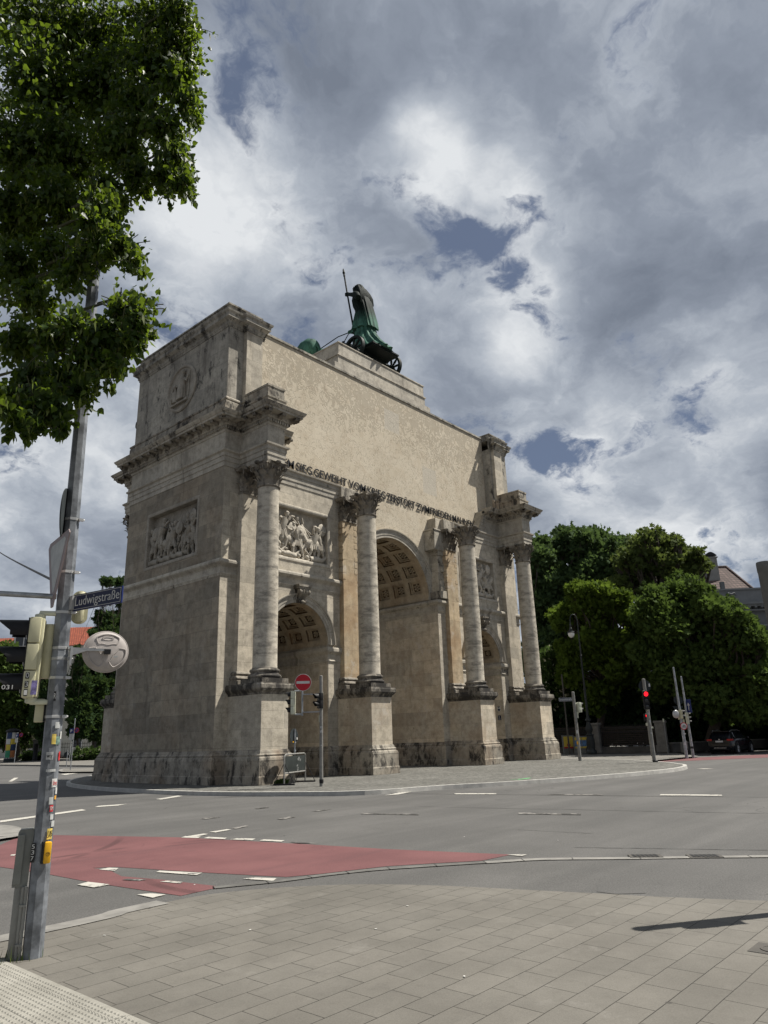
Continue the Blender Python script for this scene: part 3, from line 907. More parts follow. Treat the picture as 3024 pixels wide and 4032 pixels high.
def vault(mb, mr, cx, cz, r, y0, y1, na, ny, first=6.):
    """barrel vault with stepped square coffers; mr collects the rosettes"""
    span = 180. - 2 * first
    def pt(a, y, rr): return (cx + rr * math.cos(R(a)), y, cz + rr * math.sin(R(a)))
    def strip(a_0, a_1, ya, yb, rr, n=2):
        for i in range(n):
            p, q = a_0 + (a_1 - a_0) * i / n, a_0 + (a_1 - a_0) * (i + 1) / n
            mb.add([pt(p, ya, rr), pt(q, ya, rr), pt(q, yb, rr), pt(p, yb, rr)], [(0, 1, 2, 3)])
    margin = .30
    strip(0, first, y0, y1, r); strip(180 - first, 180, y0, y1, r)
    strip(first, 180 - first, y0, y0 + margin, r, 24); strip(first, 180 - first, y1 - margin, y1, r, 24)
    cy = (y1 - y0 - 2 * margin) / ny; ca = span / na
    for i in range(na):
        for j in range(ny):
            a_0 = first + i * ca; a_1 = a_0 + ca; ya = y0 + margin + j * cy; yb = ya + cy
            rib = .15 * cy; ra = ca * .13
            levels = [(0, 0, r), (rib, ra, r), (rib, ra, r + .10), (rib + .08 * cy, ra + .07 * ca, r + .10), (rib + .08 * cy, ra + .07 * ca, r + .17), (rib + .17 * cy, ra + .16 * ca, r + .17), (rib + .17 * cy, ra + .16 * ca, r + .255)]
            prev = None; lv_ = 0
            for dy_, da, rr in levels:
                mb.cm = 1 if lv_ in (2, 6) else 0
                lv_ += 1
                cur = [pt(a_0 + da, ya + dy_, rr), pt((a_0 + a_1) / 2, ya + dy_, rr), pt(a_1 - da, ya + dy_, rr), pt(a_1 - da, yb - dy_, rr), pt((a_0 + a_1) / 2, yb - dy_, rr), pt(a_0 + da, yb - dy_, rr)]
                if prev:
                    for q in range(6):
                        mb.add([prev[q], prev[(q + 1) % 6], cur[(q + 1) % 6], cur[q]], [(0, 1, 2, 3)])
                prev = cur
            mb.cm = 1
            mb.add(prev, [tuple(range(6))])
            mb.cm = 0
            m1 = MB(); mr.append(m1)
            c = Vector(pt((a_0 + a_1) / 2, (ya + yb) / 2, r + .20))
            rad = Vector((math.cos(R((a_0 + a_1) / 2)), 0, math.sin(R((a_0 + a_1) / 2)))); tan = Vector((-rad.z, 0, rad.x)); ax = Vector((0, 1, 0))
            sz = .20 * min(cy, R(ca) * r)
            m1.ell(c, (sz * .35,) * 3, None, 6, 4)
            for q in range(6):
                a = q * PI / 3
                m1.ell(c + (tan * math.cos(a) + ax * math.sin(a)) * sz * .75, (sz * .38, sz * .38, sz * .38), None, 6, 4)


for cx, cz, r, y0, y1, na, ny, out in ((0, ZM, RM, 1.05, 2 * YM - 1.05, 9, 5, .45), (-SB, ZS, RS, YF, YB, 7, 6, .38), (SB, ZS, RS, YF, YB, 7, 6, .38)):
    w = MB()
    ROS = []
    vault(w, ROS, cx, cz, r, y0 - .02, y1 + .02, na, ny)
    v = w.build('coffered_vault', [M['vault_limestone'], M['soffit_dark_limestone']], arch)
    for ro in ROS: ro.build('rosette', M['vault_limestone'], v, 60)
    w = MB()
    ring(w, cx, cz, [(r, y0 + .05), (r, y0 - .05), (r + out * .30, y0 - .05), (r + out * .32, y0 - .075), (r + out * .66, y0 - .075), (r + out * .68, y0 - .10), (r + out * .84, y0 - .10), (r + out * .88, y0 - .15), (r + out, y0 - .16), (r + out, y0 + .05)])
    a_ = w.build('archivolt', M['entablature_limestone'], arch, 30)
    half_turn(a_) if cx == 0 else None
    if cx:
        w = MB()
        ring(w, cx, cz, [(r, y1 - .05), (r, y1 + .05), (r + out * .66, y1 + .075), (r + out, y1 + .14), (r + out, y1 - .05)])
        w.build('archivolt', M['entablature_limestone'], arch, 30)
        # keystone console
        w = MB()
        w.box(cx - .37, cx + .37, YF - .42, YF, 7.78, 7.87); w.box(cx - .33, cx + .33, YF - .37, YF, 7.70, 7.78)
        side = []
        for i in range(25):
            t = i / 24
            z = 7.70 - .60 * t
            y = YF - .34 + .20 * t - .07 * math.sin(t * PI * 2)
            side.append((y, z))
        for q in range(24):
            (ya, za), (yb, zb) = side[q], side[q + 1]
            wa = .25 - .07 * q / 24; wb = .25 - .07 * (q + 1) / 24
            w.add([(cx - wa, ya, za), (cx + wa, ya, za), (cx + wb, yb, zb), (cx - wb, yb, zb), (cx - wa, YF, za), (cx + wa, YF, za), (cx + wb, YF, zb), (cx - wb, YF, zb)], [(0, 1, 2, 3), (0, 3, 7, 4), (1, 5, 6, 2)])
            if q % 2 == 0:
                w.tube([(cx - .06, ya - .01, za), (cx - .055, yb - .01, zb)], .03, 6); w.tube([(cx + .06, ya - .01, za), (cx + .055, yb - .01, zb)], .03, 6)
        for sx in (-1, 1):
            w.tube([(cx + sx * .26 - .03, YF - .30, 7.56), (cx + sx * .26 + .03, YF - .30, 7.56)], .12, 12)
            w.tube([(cx + sx * .19 - .03, YF - .16, 7.16), (cx + sx * .19 + .03, YF - .16, 7.16)], .09, 12)
        w.ell((cx, YF - .20, 7.14), (.17, .12, .09))
        k_ = w.build('keystone', M['capital_limestone'], arch, 40)
        half_turn(k_)


# ---- columns and pilasters
def leaf(mb, base, out, up, wdt, h, curl, lobes=3):
    """an acanthus leaf: a lobed strip rising from base, curling outwards at the tip"""
    side = up.cross(out).normalized(); n = 9; vs = []
    for i in range(n + 1):
        t = i / n
        z = h * (t if t < .8 else .8 + .2 * math.sin((t - .8) / .2 * PI * .75) * .7)
        o = .02 + .05 * t + curl * max(0, (t - .5) / .5) ** 2
        ww = wdt * (math.sin(PI * (.18 + .75 * t)) ** .6) * (1 + .26 * math.sin(t * PI * 2 * lobes)) * (1 if t < .95 else .6)
        for k_ in (-1, -.45, 0, .45, 1):
            vs.append(base + out * (o - .035 * (k_ * k_) + (.022 if k_ == 0 else 0)) + up * z + side * (ww * .5 * k_))
    fs = [(i * 5 + k_, i * 5 + k_ + 1, (i + 1) * 5 + k_ + 1, (i + 1) * 5 + k_) for i in range(n) for k_ in range(4)]
    mb.add(vs, fs)


def spiral(mb, c, ax_u, ax_v, r0, turns, thick, n=22):
    pts = []; rr = []
    for i in range(n + 1):
        t = i / n
        a = -PI / 2 + t * turns * 2 * PI; r = r0 * (1 - .82 * t)
        pts.append(c + ax_u * (r * math.cos(a)) + ax_v * (r * math.sin(a) )); rr.append(thick * (1 - .4 * t))
    mb.tube(pts, rr, 6)


def capital(mb, c, z0, H, r, square=None):
    """Corinthian capital on axis c; square=(hw, depth) makes the flat pilaster version"""
    C3 = Vector((c[0], c[1], 0)); Z = Vector((0, 0, 1))
    if square is None:
        mb.lathe([(r * 1.03, z0 - .10), (r * 1.10, z0 - .07), (r * 1.12, z0 - .03), (r * 1.04, z0), (r * .92, z0 + .02), (r * .93, z0 + H * .5), (r * 1.05, z0 + H * .75), (r * 1.25, z0 + H * .86)], c, 24)
        spots = [(a, Vector((math.cos(a), math.sin(a), 0))) for a in [k * PI / 8 for k in range(16)]]
        for k, (a, o) in enumerate(spots):
            if k % 2 == 0: leaf(mb, C3 + o * (r * .92) + Z * z0, o, Z, r * .78, H * .36, .20)
            else: leaf(mb, C3 + o * (r * .90) + Z * z0, o, Z, r * .80, H * .64, .26)
        for k, (a, o) in enumerate(spots):
            if k % 4 == 2: leaf(mb, C3 + o * (r * .9) + Z * (z0 + H * .30), o, Z, r * .5, H * .52, .40)
        ah = r * 1.30
    else:
        hw, dp = square
        mb.box(c[0] - hw, c[0] + hw, c[1], c[1] + dp, z0 - .02, z0 + H * .88)
        mb.box(c[0] - hw - .04, c[0] + hw + .04, c[1] - .04, c[1] + dp, z0 - .10, z0 - .02)
        for k in range(3):
            leaf(mb, Vector((c[0] + (k - 1) * hw * .8, c[1], z0)), Vector((0, -1, 0)), Z, hw * .75, H * .36, .20)
        for k in range(2):
            leaf(mb, Vector((c[0] + (k - .5) * hw * .95, c[1], z0)), Vector((0, -1, 0)), Z, hw * .8, H * .64, .26)
        for sx in (-1, 1):
            leaf(mb, Vector((c[0] + sx * hw, c[1], z0)), Vector((sx * .7, -.7, 0)), Z, hw * .7, H * .60, .24)
            leaf(mb, Vector((c[0] + sx * hw, c[1] + dp * .5, z0)), Vector((sx, 0, 0)), Z, hw * .6, H * .36, .2)
        ah = hw * 1.30
    # volutes at the corners
    top = z0 + H * .80
    for sx in (-1, 1):
        for sy in ((-1, 1) if square is None else (-1,)):
            o = Vector((sx, sy, 0)).normalized()
            cc = (C3 + o * (ah * 1.10) if square is None else Vector((c[0] + sx * ah, c[1] - .18, 0)))
            spiral(mb, cc + Z * (top - .01), o, Z, .13, 1.6, .035)
            base = C3 + o * (r * .85) if square is None else Vector((c[0] + sx * hw * .55, c[1] - .02, 0))
            mb.tube([base + Z * (z0 + H * .45), base.lerp(cc, .35) + Z * (z0 + H * .64), base.lerp(cc, .8) + Z * (top + .10), cc + Z * (top + .12)], [.03, .04, .045, .04], 6)
    for k in range(4 if square is None else 1):       # inner helices and flower
        a = -PI / 2 + k * PI / 2
        o = Vector((math.cos(a), math.sin(a), 0)); sd = Vector((-o.y, o.x, 0))
        b = C3 + (o * (r * 1.08) if square is None else o * .08)
        for q in (-1, 1):
            spiral(mb, b + sd * (q * .13) + Z * (top - .04), sd * -q, Z, .085, 1.3, .025, 14)
            mb.tube([b + sd * q * .16 - o * .08 + Z * (z0 + H * .45), b + sd * q * .22 + Z * (z0 + H * .66), b + sd * q * .17 + Z * (top + .04)], .026, 5)
        mb.ell(b + o * .14 + Z * (z0 + H * .93), (.12, .12, .09), None, 8, 6)
    # abacus with hollow sides
    N_ = 8; pts = []
    hwA = ah + .06
    if square is None:
        for k in range(4):
            a = PI / 4 + k * PI / 2
            p0 = Vector((math.cos(a), math.sin(a))) * hwA * 1.36; p1 = Vector((math.cos(a + PI / 2), math.sin(a + PI / 2))) * hwA * 1.36
            for i in range(N_):
                t = i / N_
                t2 = .06 + .88 * t
                p = p0.lerp(p1, t2); mid = ((p0 + p1) / 2).normalized()
                pts.append(p - mid * (math.sin(PI * t2) * .20))
        ring_ = [(C3.x + p.x, C3.y + p.y) for p in pts]
    else:
        ring_ = [(c[0] - hwA - .1, c[1] + dp), (c[0] - hwA - .1, c[1] - .30), (c[0] - hwA + .02, c[1] - .36), (c[0] - hwA * .4, c[1] - .20), (c[0] + hwA * .4, c[1] - .20), (c[0] + hwA - .02, c[1] - .36), (c[0] + hwA + .1, c[1] - .30), (c[0] + hwA + .1, c[1] + dp)]
    def shrink(k): return [(C3.x + (p[0] - C3.x) * k, C3.y + (p[1] - C3.y) * k) for p in ring_]
    n = len(ring_)
    lv = [(.92, H * .86), (.94, H * .91), (1., H * .945), (1., H - .005)]
    vs = [(p[0], p[1], z0 + z) for k, z in lv for p in shrink(k)]
    fs = [(j * n + i, j * n + (i + 1) % n, (j + 1) * n + (i + 1) % n, (j + 1) * n + i) for j in range(3) for i in range(n)]
    fs += [tuple(range(n))[::-1], tuple(3 * n + i for i in range(n))]
    mb.add(vs, fs)


ZC0, ZC1 = 11.39, 12.395
prof = []
zz = 4.09
for zt, rad in ((4.09, .475), (4.14, .468), (5.9, .469), (7.6, .462), (9.4, .447), (11.30, .427)):
    prof.append((rad, zt))
    if 5 < zt < 11: prof += [(rad, zt + .001), (rad - .006, zt + .006), (rad - .006, zt + .016), (rad - .001, zt + .02)]
col0 = None
for i, xc in enumerate((-9.9, -4.036, 4.036, 9.9)):
    yc = -.88
    if col0 is None:
        w = MB(); w.lathe(prof, (0, 0), 40)
        col0 = bpy.data.objects.new('column', None); COL.objects.link(col0); col0.parent = arch
        w.build('shaft', M['column_marble'], col0, 40, world_coords=False)
        w = MB()
        w.box(-.635, .635, -.635, .635, 3.523, 3.70)
        w.lathe([(.60, 3.70), (.635, 3.74), (.64, 3.79), (.60, 3.84), (.55, 3.86), (.53, 3.91), (.545, 3.95), (.57, 3.97), (.575, 4.01), (.54, 4.05), (.50, 4.06), (.49, 4.09)], (0, 0), 36)
        w.build('column_base', M['cap_limestone'], col0, 40, world_coords=False)
        w = MB(); capital(w, (0, 0), ZC0, ZC1 - ZC0, .44)
        w.build('column_capital', M['capital_limestone'], col0, 50, world_coords=False)
        cobj = col0
    else:
        cobj = copy_tree(col0, arch)
    cobj.location = (xc, yc - YM, 0)
    half_turn(cobj)
pil0 = {}
for i, xc in enumerate((-9.9, -4.036, 4.036, 9.9)):
    key = i in (1, 2)
    w = MB()
    w.box(xc - .465, xc + .465, .215, YF, 4.05, ZC0 - .1)
    if key:        # war damage: the upper edges are broken away and patched
        rr = random.Random(i)
        for q in range(9):
            z = 8.5 + q * .31
            w.box(xc - .50, xc - .30, .20 + rr.random() * .02, YF, z, z + .2 + rr.random() * .1)
            if rr.random() < .6: w.box(xc + .28, xc + .485, .205, YF, z, z + .15 + rr.random() * .1)
    p_ = w.build('pilaster', M['orange_limestone'] if key else M['ashlar_limestone'], arch)
    w = MB()
    w.sweep([(xc - .465, YF), (xc - .465, .215), (xc + .465, .215), (xc + .465, YF)], [(-.02, 3.523), (.17, 3.523), (.17, 3.68), (.13, 3.70), (.16, 3.78), (.12, 3.84), (.07, 3.88), (.10, 3.96), (.07, 4.02), (.03, 4.04), (-.02, 4.06)])
    w.build('pilaster_base', M['capital_limestone'], p_)
    w = MB(); capital(w, (xc, .215), ZC0, ZC1 - ZC0, .4, (.44, .26))
    w.build('pilaster_capital', M['capital_limestone'], p_, 50)
    half_turn(p_)

# ---- broken masonry beside the main arch
rr = random.Random(11)
for s in (-1, 1):
    w = MB(); z = 8.48
    while z < 11.1:
        h_ = .28 + .22 * rr.random()
        e = 3.05 + .22 * rr.random()
        w.bevbox(*sorted((s * e, s * 3.62)), YF - .02 - .10 * rr.random(), 1.1, z, z + h_ - .01, .03)
        z += h_
    w.bevbox(*sorted((s * 2.98, s * 3.60)), YF - .24, 1.1, 8.5, 8.92, .03)
    w.bevbox(*sorted((s * 2.72, s * 3.58)), YF - .16, 1.1, 11.2, 12.30, .03)
    w.bevbox(*sorted((s * 2.68, s * 3.60)), YF - .20, 1.1, 12.30, 12.38, .02)
    w.bevbox(*sorted((s * 3.55, s * 4.55)), YF - .25, 1.1, 12.40, 13.05, .03)
    w.build('broken_masonry', M['cornice_limestone'], arch)
w = MB()                      # rough end of the right-hand cornice
for q in range(7):
    w.bevbox(7.35 + .1 * q, 8.1, YF - .02 - .03 * q, 1.1, 13.13 + .2 * q, 13.35 + .2 * q, .04)
w.build('cornice_stump', M['cornice_limestone'], arch)


# ---- sculpted panels
def put_figures(mb, Mx, W, H, seed, horses=2, crowd=7):
    """a battle in high relief: Mx maps (u along, out, v up) of the panel to the arch"""
    rd = random.Random(seed)
    def T(u, o, v): return Mx @ Vector((u, -o, v))
    def limb(pts, r0, r1):
        mb.tube([T(*p) for p in pts], [r0 + (r1 - r0) * i / (len(pts) - 1) for i in range(len(pts))], 7)
    def ball(p, r):
        mb.ell(T(*p), r, Mx.to_3x3().to_4x4(), 9, 6)
    def man(u, v, h, lean, out, shield):
        k = h / 1.8; hip = (u, out, v + .88 * k); ch = (u + lean * .38 * k, out + .03, v + 1.32 * k); hd = (u + lean * .60 * k, out + .05, v + 1.62 * k)
        limb([hip, ((hip[0] + ch[0]) / 2, out + .04, (hip[2] + ch[2]) / 2), ch], .15 * k, .19 * k)
        limb([ch, hd], .07 * k, .06 * k); ball(hd, (.10 * k, .11 * k, .13 * k))
        ball((hd[0], hd[1], hd[2] + .05 * k), (.12 * k, .12 * k, .10 * k))
        for q in (-1, 1):
            kn = (hip[0] + q * (.16 + .18 * rd.random()) * k + lean * .1, out + .07, v + .46 * k)
            ft = (kn[0] + q * .12 * k * rd.random() - lean * .25 * k, out, v + .03)
            limb([(hip[0] + q * .08 * k, out, hip[2]), kn], .12 * k, .085 * k); limb([kn, ft], .085 * k, .05 * k)
            limb([ft, (ft[0] + .15 * k * (1 if lean > 0 else -1), out + .03, ft[2] - .01)], .05 * k, .035 * k)
        for q in (-1, 1):
            sh = (ch[0] + q * .2 * k, out + .06, ch[2] + .04 * k); el = (sh[0] + q * .2 * k * rd.random() + lean * .2 * k, out + .11, sh[2] + (rd.random() - .5) * .5 * k)
            ha = (el[0] + lean * .22 * k + q * .1, out + .12, el[2] + (rd.random() - .2) * .4 * k)
            limb([sh, el], .07 * k, .055 * k); limb([el, ha], .055 * k, .04 * k)
            if q == 1 and not shield and ha[2] + .7 * k < H: limb([ha, (ha[0] + lean * .25 * k + .05, out + .10, min(H - .05, ha[2] + .5 * k))], .022, .014)
            if q == 1 and shield: ball((ha[0], out + .15, ha[2]), (.27 * k, .06, .31 * k)); ball((ha[0], out + .20, ha[2]), (.08, .04, .09))
        # skirt and cloak
        for q in range(5):
            a = (q - 2) * .07 * k
            limb([(hip[0] + a, out + .07, hip[2] + .05 * k), (hip[0] + a * 1.9, out + .09, hip[2] - .30 * k)], .055 * k, .045 * k)
        for q in range(4):
            limb([(ch[0] - lean * .12 * k, out, ch[2] + .1 * k), (ch[0] - lean * (.35 + .12 * q) * k, out + .02, ch[2] - .2 * k), (ch[0] - lean * (.5 + .2 * q) * k, out, ch[2] - (.65 - .1 * q) * k)], .045 * k, .03 * k)
    def horse(u, v, k, d, out):
        ball((u, out, v + 1.0 * k), (.55 * k, .22, .30 * k)); ball((u - d * .35 * k, out, v + 1.02 * k), (.28 * k, .22, .30 * k))
        limb([(u + d * .4 * k, out + .03, v + 1.1 * k), (u + d * .68 * k, out + .07, v + 1.45 * k), (u + d * .78 * k, out + .09, v + 1.68 * k)], .2 * k, .12 * k)
        limb([(u + d * .76 * k, out + .09, v + 1.68 * k), (u + d * 1.02 * k, out + .1, v + 1.48 * k)], .12 * k, .065 * k)
        for lx, bend in ((.42, .25), (.30, .1), (-.42, -.15), (-.52, -.05)):
            kn = (u + d * (lx + bend) * k, out + .06, v + .55 * k)
            limb([(u + d * lx * k, out, v + .9 * k), kn], .13 * k, .07 * k); limb([kn, (u + d * (lx + bend * .3) * k, out, v + .05)], .065 * k, .05 * k)
        limb([(u - d * .6 * k, out, v + 1.15 * k), (u - d * .82 * k, out, v + .9 * k), (u - d * .80 * k, out, v + .5 * k)], .07, .05)
    for q in range(horses):
        horse(W * (.30 + .42 * q / max(1, horses - 1)) + rd.random() * .1, .05, .86, 1 if q % 2 == 0 else -1, .05)
    n = crowd
    for q in range(n):
        u = W * (.09 + .82 * (q + .15 * (rd.random() - .5)) / (n - 1))
        man(u, .10 + (.30 if q % 3 == 1 else 0), 1.62 + .2 * rd.random(), rd.choice((-1, 1, 1)) * (.3 + .6 * rd.random()), .07 + .09 * (q % 2), q % 3 == 0)
    for q in range(3):                       # the fallen
        u = W * (.2 + .26 * q); d = rd.choice((-1, 1))
        limb([(u, .12, .16), (u + .4 * d, .16, .22), (u + .7 * d, .13, .18)], .16, .12); ball((u - .2 * d, .15, .22), (.12, .11, .12))
        limb([(u + .7 * d, .13, .18), (u + 1.0 * d, .16, .4), (u + 1.2 * d, .1, .1)], .11, .06)
        limb([(u, .16, .22), (u - .3 * d, .2, .5)], .07, .04)
    for q in range(4):
        u = W * rd.random(); limb([(u, .05, H * .55), (u + .5 * rd.choice((-1, 1)), .06, H * .93)], .018, .012)
    mb.add([T(0, -.1, 0), T(W, -.1, 0), T(W, .26, 0), T(0, .26, 0), T(0, -.1, .09), T(W, -.1, .09), T(W, .20, .07), T(0, .20, .07)], [(0, 1, 2, 3), (4, 7, 6, 5), (3, 2, 6, 7), (0, 3, 7, 4), (1, 5, 6, 2)])


def panel(name, Mx, W, H, seed, mat):
    w = MB()
    T = lambda u, o, v: Mx @ Vector((u, -o, v))
    # moulded frame round the recess
    for (a, b) in (((0, 0), (W, 0)), ((W, 0), (W, H)), ((W, H), (0, H)), ((0, H), (0, 0))):
        d = Vector((b[0] - a[0], b[1] - a[1])).normalized(); n = Vector((d.y, -d.x))
        pr = [(-.012, .006), (-.012, .315), (.05, .335), (.12, .335), (.15, .30), (.15, .28)]
        vs = []
        for p, sgn in ((a, -1), (b, 1)):
            for o, dep in pr:
                vs.append(T(p[0] + n.x * o + d.x * o * sgn, dep, p[1] + n.y * o + d.y * o * sgn))
        k = len(pr)
        w.add(vs, [(i, i + 1, k + i + 1, k + i) for i in range(k - 1)])
    w.add([T(0, .004, 0), T(W, .004, 0), T(W, .004, H), T(0, .004, H)], [(0, 1, 2, 3)])
    p_ = w.build('relief_panel', mat, arch)
    w = MB(); put_figures(w, Mx, W, H, seed)
    w.build('relief_figures', mat, p_, 60)
    return p_


for s in (-1, 1):
    p_ = panel('relief', Matrix.Translation((s * SB - 1.72, YF + .30, 9.06)), 3.44, 2.28, 5 if s < 0 else 21, M['relief_marble'])
    half_turn(p_)
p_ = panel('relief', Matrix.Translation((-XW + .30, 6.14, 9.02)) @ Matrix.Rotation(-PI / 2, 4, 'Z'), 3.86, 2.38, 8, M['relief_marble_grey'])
half_turn(p_)
# roundel on the attic flank
w = MB()
Mr = Matrix.Translation((-11.15, 4.02, 17.22)) @ Matrix.Rotation(-PI / 2, 4, 'Y')
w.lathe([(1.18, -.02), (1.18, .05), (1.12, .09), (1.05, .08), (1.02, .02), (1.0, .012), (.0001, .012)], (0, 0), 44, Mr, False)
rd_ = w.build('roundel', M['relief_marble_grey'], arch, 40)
w = MB()
Mx = Matrix.Translation((-11.15, 4.92, 16.45)) @ Matrix.Rotation(-PI / 2, 4, 'Z')
def T_(u, o, v): return Mx @ Vector((u, -o, v))
# a standing woman with a staff, a smaller seated figure beside her
for pts, r0, r1 in (([(1.05, .05, .12), (1.03, .08, .55), (1.05, .10, .9), (1.08, .09, 1.15)], .24, .17), ([(1.08, .1, 1.15), (1.10, .11, 1.42)], .08, .07), ([(1.22, .1, 1.15), (1.42, .12, .95), (1.52, .1, 1.25)], .065, .045), ([(.95, .1, 1.12), (.78, .12, .85), (.62, .12, .92)], .065, .045), ([(.55, .06, .1), (.55, .09, .4), (.52, .1, .62)], .19, .13), ([(.52, .1, .62), (.5, .1, .85)], .06, .06), ([(.55, .1, .35), (.25, .12, .36), (.2, .08, .08)], .1, .06), ([(.4, .1, .55), (.25, .12, .75), (.42, .1, .95)], .05, .04), ([(1.5, .05, .2), (1.55, .06, 1.45)], .025, .02)):
    w.tube([T_(*p) for p in pts], [r0 + (r1 - r0) * i / (len(pts) - 1) for i in range(len(pts))], 9)
w.ell(T_(1.11, .11, 1.52), (.11, .11, .13)); w.ell(T_(.5, .11, .93), (.10, .10, .12))
for q in range(6): w.tube([T_(.88 + .07 * q, .2, .8), T_(.84 + .085 * q, .22, .12)], [.03, .04], 6)
w.box(-11.3, -11.12, 3.4, 4.75, 16.42, 16.52)
w.build('roundel_figures', M['relief_marble_grey'], rd_, 60)
# small iron ring on the far corner of the attic
w = MB()
w.tube([(-11.0, 8.12 + .16 * math.cos(a), 16.75 + .2 * math.sin(a)) for a in [k * PI / 8 for k in range(17)]], .05, 6)
w.tube([(-11.0, 7.9, 16.75), (-11.0, 8.0, 16.75)], .05, 6)
w.build('iron_ring', M['iron_black'], arch)

# ---- the inscription, metal letters on the plaster
w = MB()
for body_, x0, x1 in (('DEM', -8.0, -6.87), ('SIEG', -6.73, -5.72), ('GEWEIHT', -5.60, -3.38), ('VOM', -3.23, -1.98), ('KRIEG', -1.83, -.45), ('ZERSTÖRT', -.33, 2.02), ('ZVM', 2.15, 3.31), ('FRIEDEN', 3.42, 5.38), ('MAHNEND', 5.54, 8.10)):
    put_text(w, body_, .60, Matrix.Translation((x0, 1.012, 13.49)), x1 - x0, extrude=.014, bold=.003)
w.build('inscription', M['iron_black'], arch)

# ---- signs fixed on the inner wall of the right-hand passage
xs = SB + RS - .016
w = MB(); w.box(xs - .012, xs, .70, .90, 2.67, 2.93)
ms = w.build('monument_sign', M['sign_white'], arch)
w = MB()
w.prism([(xs - .013, .70, 2.75), (xs - .013, .80, 2.665), (xs - .013, .90, 2.75), (xs - .013, .80, 2.84)], (-.003, 0, 0))
w.prism([(xs - .013, .70, 2.93), (xs - .013, .90, 2.93), (xs - .013, .80, 2.85)], (-.003, 0, 0))
w.build('emblem', M['sign_navy'], ms)
w = MB(); w.box(xs - .012, xs, .70, .90, 2.18, 2.44); npl = w.build('number_plate', M['sign_navy'], arch)
w = MB(); put_text(w, '2', .16, Matrix.Translation((xs - .014, .85, 2.29)) @ Matrix.Rotation(-PI / 2, 4, 'Z')); w.box(xs - .015, xs - .012, .74, .86, 2.22, 2.25)
w.build('lettering', M['sign_white'], npl)

# ---- podium of the quadriga
w = MB()
for hw, y0, z0, z1 in ((4.03, 1.12, 19.97, 20.36), (3.98, 1.17, 20.36, 20.42), (3.68, 1.22, 20.42, 20.92), (3.74, 1.17, 20.92, 21.0), (3.62, 1.25, 21.0, 21.70), (3.66, 1.21, 21.70, 21.76)):
    w.box(-hw, hw, y0, 2 * YM - y0, z0, z1)
w.build('podium', M['entablature_limestone'], arch)


# ================================================================== BRONZE GROUP
QZ = 21.76
quad = thing('bronze_quadriga', 'green bronze woman with a staff riding a lion-drawn chariot on top of the arch', 'statue', (0, 2.2, QZ))


def loft(mb, rings, n=28, folds=0, amp=None, ph=0.):
    """rings: (x, y, z, rx, ry, fold) stacked upwards"""
    vs = []
    for q, (x, y, z, rx, ry, fo) in enumerate(rings):
        for k in range(n):
            a = 2 * PI * k / n
            f = 1 + fo * math.sin(folds * a + ph + .5 * math.sin(q * .9)) + fo * .5 * math.sin((folds + 3) * a + 1.3 * q * .3)
            vs.append((x + .86 * rx * f * math.cos(a), y + .88 * ry * f * math.sin(a), z))
    fs = [(j * n + k, j * n + (k + 1) % n, (j + 1) * n + (k + 1) % n, (j + 1) * n + k) for j in range(len(rings) - 1) for k in range(n)]
    fs += [tuple(range(n))[::-1], tuple((len(rings) - 1) * n + k for k in range(n))]
    mb.add(vs, fs)


w = MB()
loft(w, [(0, 2.02, 22.78, 1.18, 1.46, .09), (0, 2.20, 23.15, 1.06, 1.18, .10), (0, 2.42, 23.7, .92, .94, .10), (0, 2.58, 24.3, .74, .74, .08), (0, 2.66, 24.9, .66, .64, .07), (0, 2.74, 25.4, .58, .56, .06), (0, 2.80, 25.85, .50, .50, .05), (0, 2.86, 26.15, .46, .46, .03), (0, 2.95, 26.5, .53, .54, .02), (0, 3.0, 26.8, .58, .52, .01), (0, 2.98, 27.05, .58, .42, 0), (0, 2.98, 27.22, .42, .3, 0), (0, 3.02, 27.34, .2, .2, 0), (0, 3.08, 27.5, .17, .17, 0)], 56, 13)
# overskirt with swags
loft(w, [(0, 2.68, 24.55, .84, .84, .12), (0, 2.72, 24.9, .76, .74, .10), (0, 2.76, 25.3, .66, .64, .07), (0, 2.8, 25.75, .55, .54, .04), (0, 2.84, 25.95, .46, .46, .0)], 56, 9, ph=1.1)
# right arm lifted to the staff, left arm forward with the reins
w.tube([(-.50, 2.90, 27.02), (-.72, 2.55, 26.72), (-.76, 2.40, 26.45)], [.20, .19, .165], 12)
w.tube([(-.76, 2.40, 26.45), (-.68, 2.9, 26.9), (-.56, 3.38, 27.22)], [.165, .14, .10], 12)
w.ell((-.53, 3.48, 27.28), (.11, .15, .13))
for q in range(4):
    w.tube([(-.60, 3.46, 27.20 + .05 * q), (-.62, 3.60, 27.21 + .05 * q), (-.50, 3.63, 27.22 + .05 * q)], .032, 6)
w.tube([(-.55, 3.40, 27.27), (-.47, 3.52, 27.36), (-.44, 3.62, 27.36)], .035, 6)
w.tube([(.48, 3.0, 26.98), (.62, 2.95, 26.3), (.50, 3.3, 25.7)], [.2, .18, .15], 10)
w.tube([(.50, 3.3, 25.7), (.3, 3.75, 25.35), (.15, 3.95, 25.2)], [.15, .13, .09], 10)
w.ell((.12, 4.0, 25.17), (.1, .14, .12))
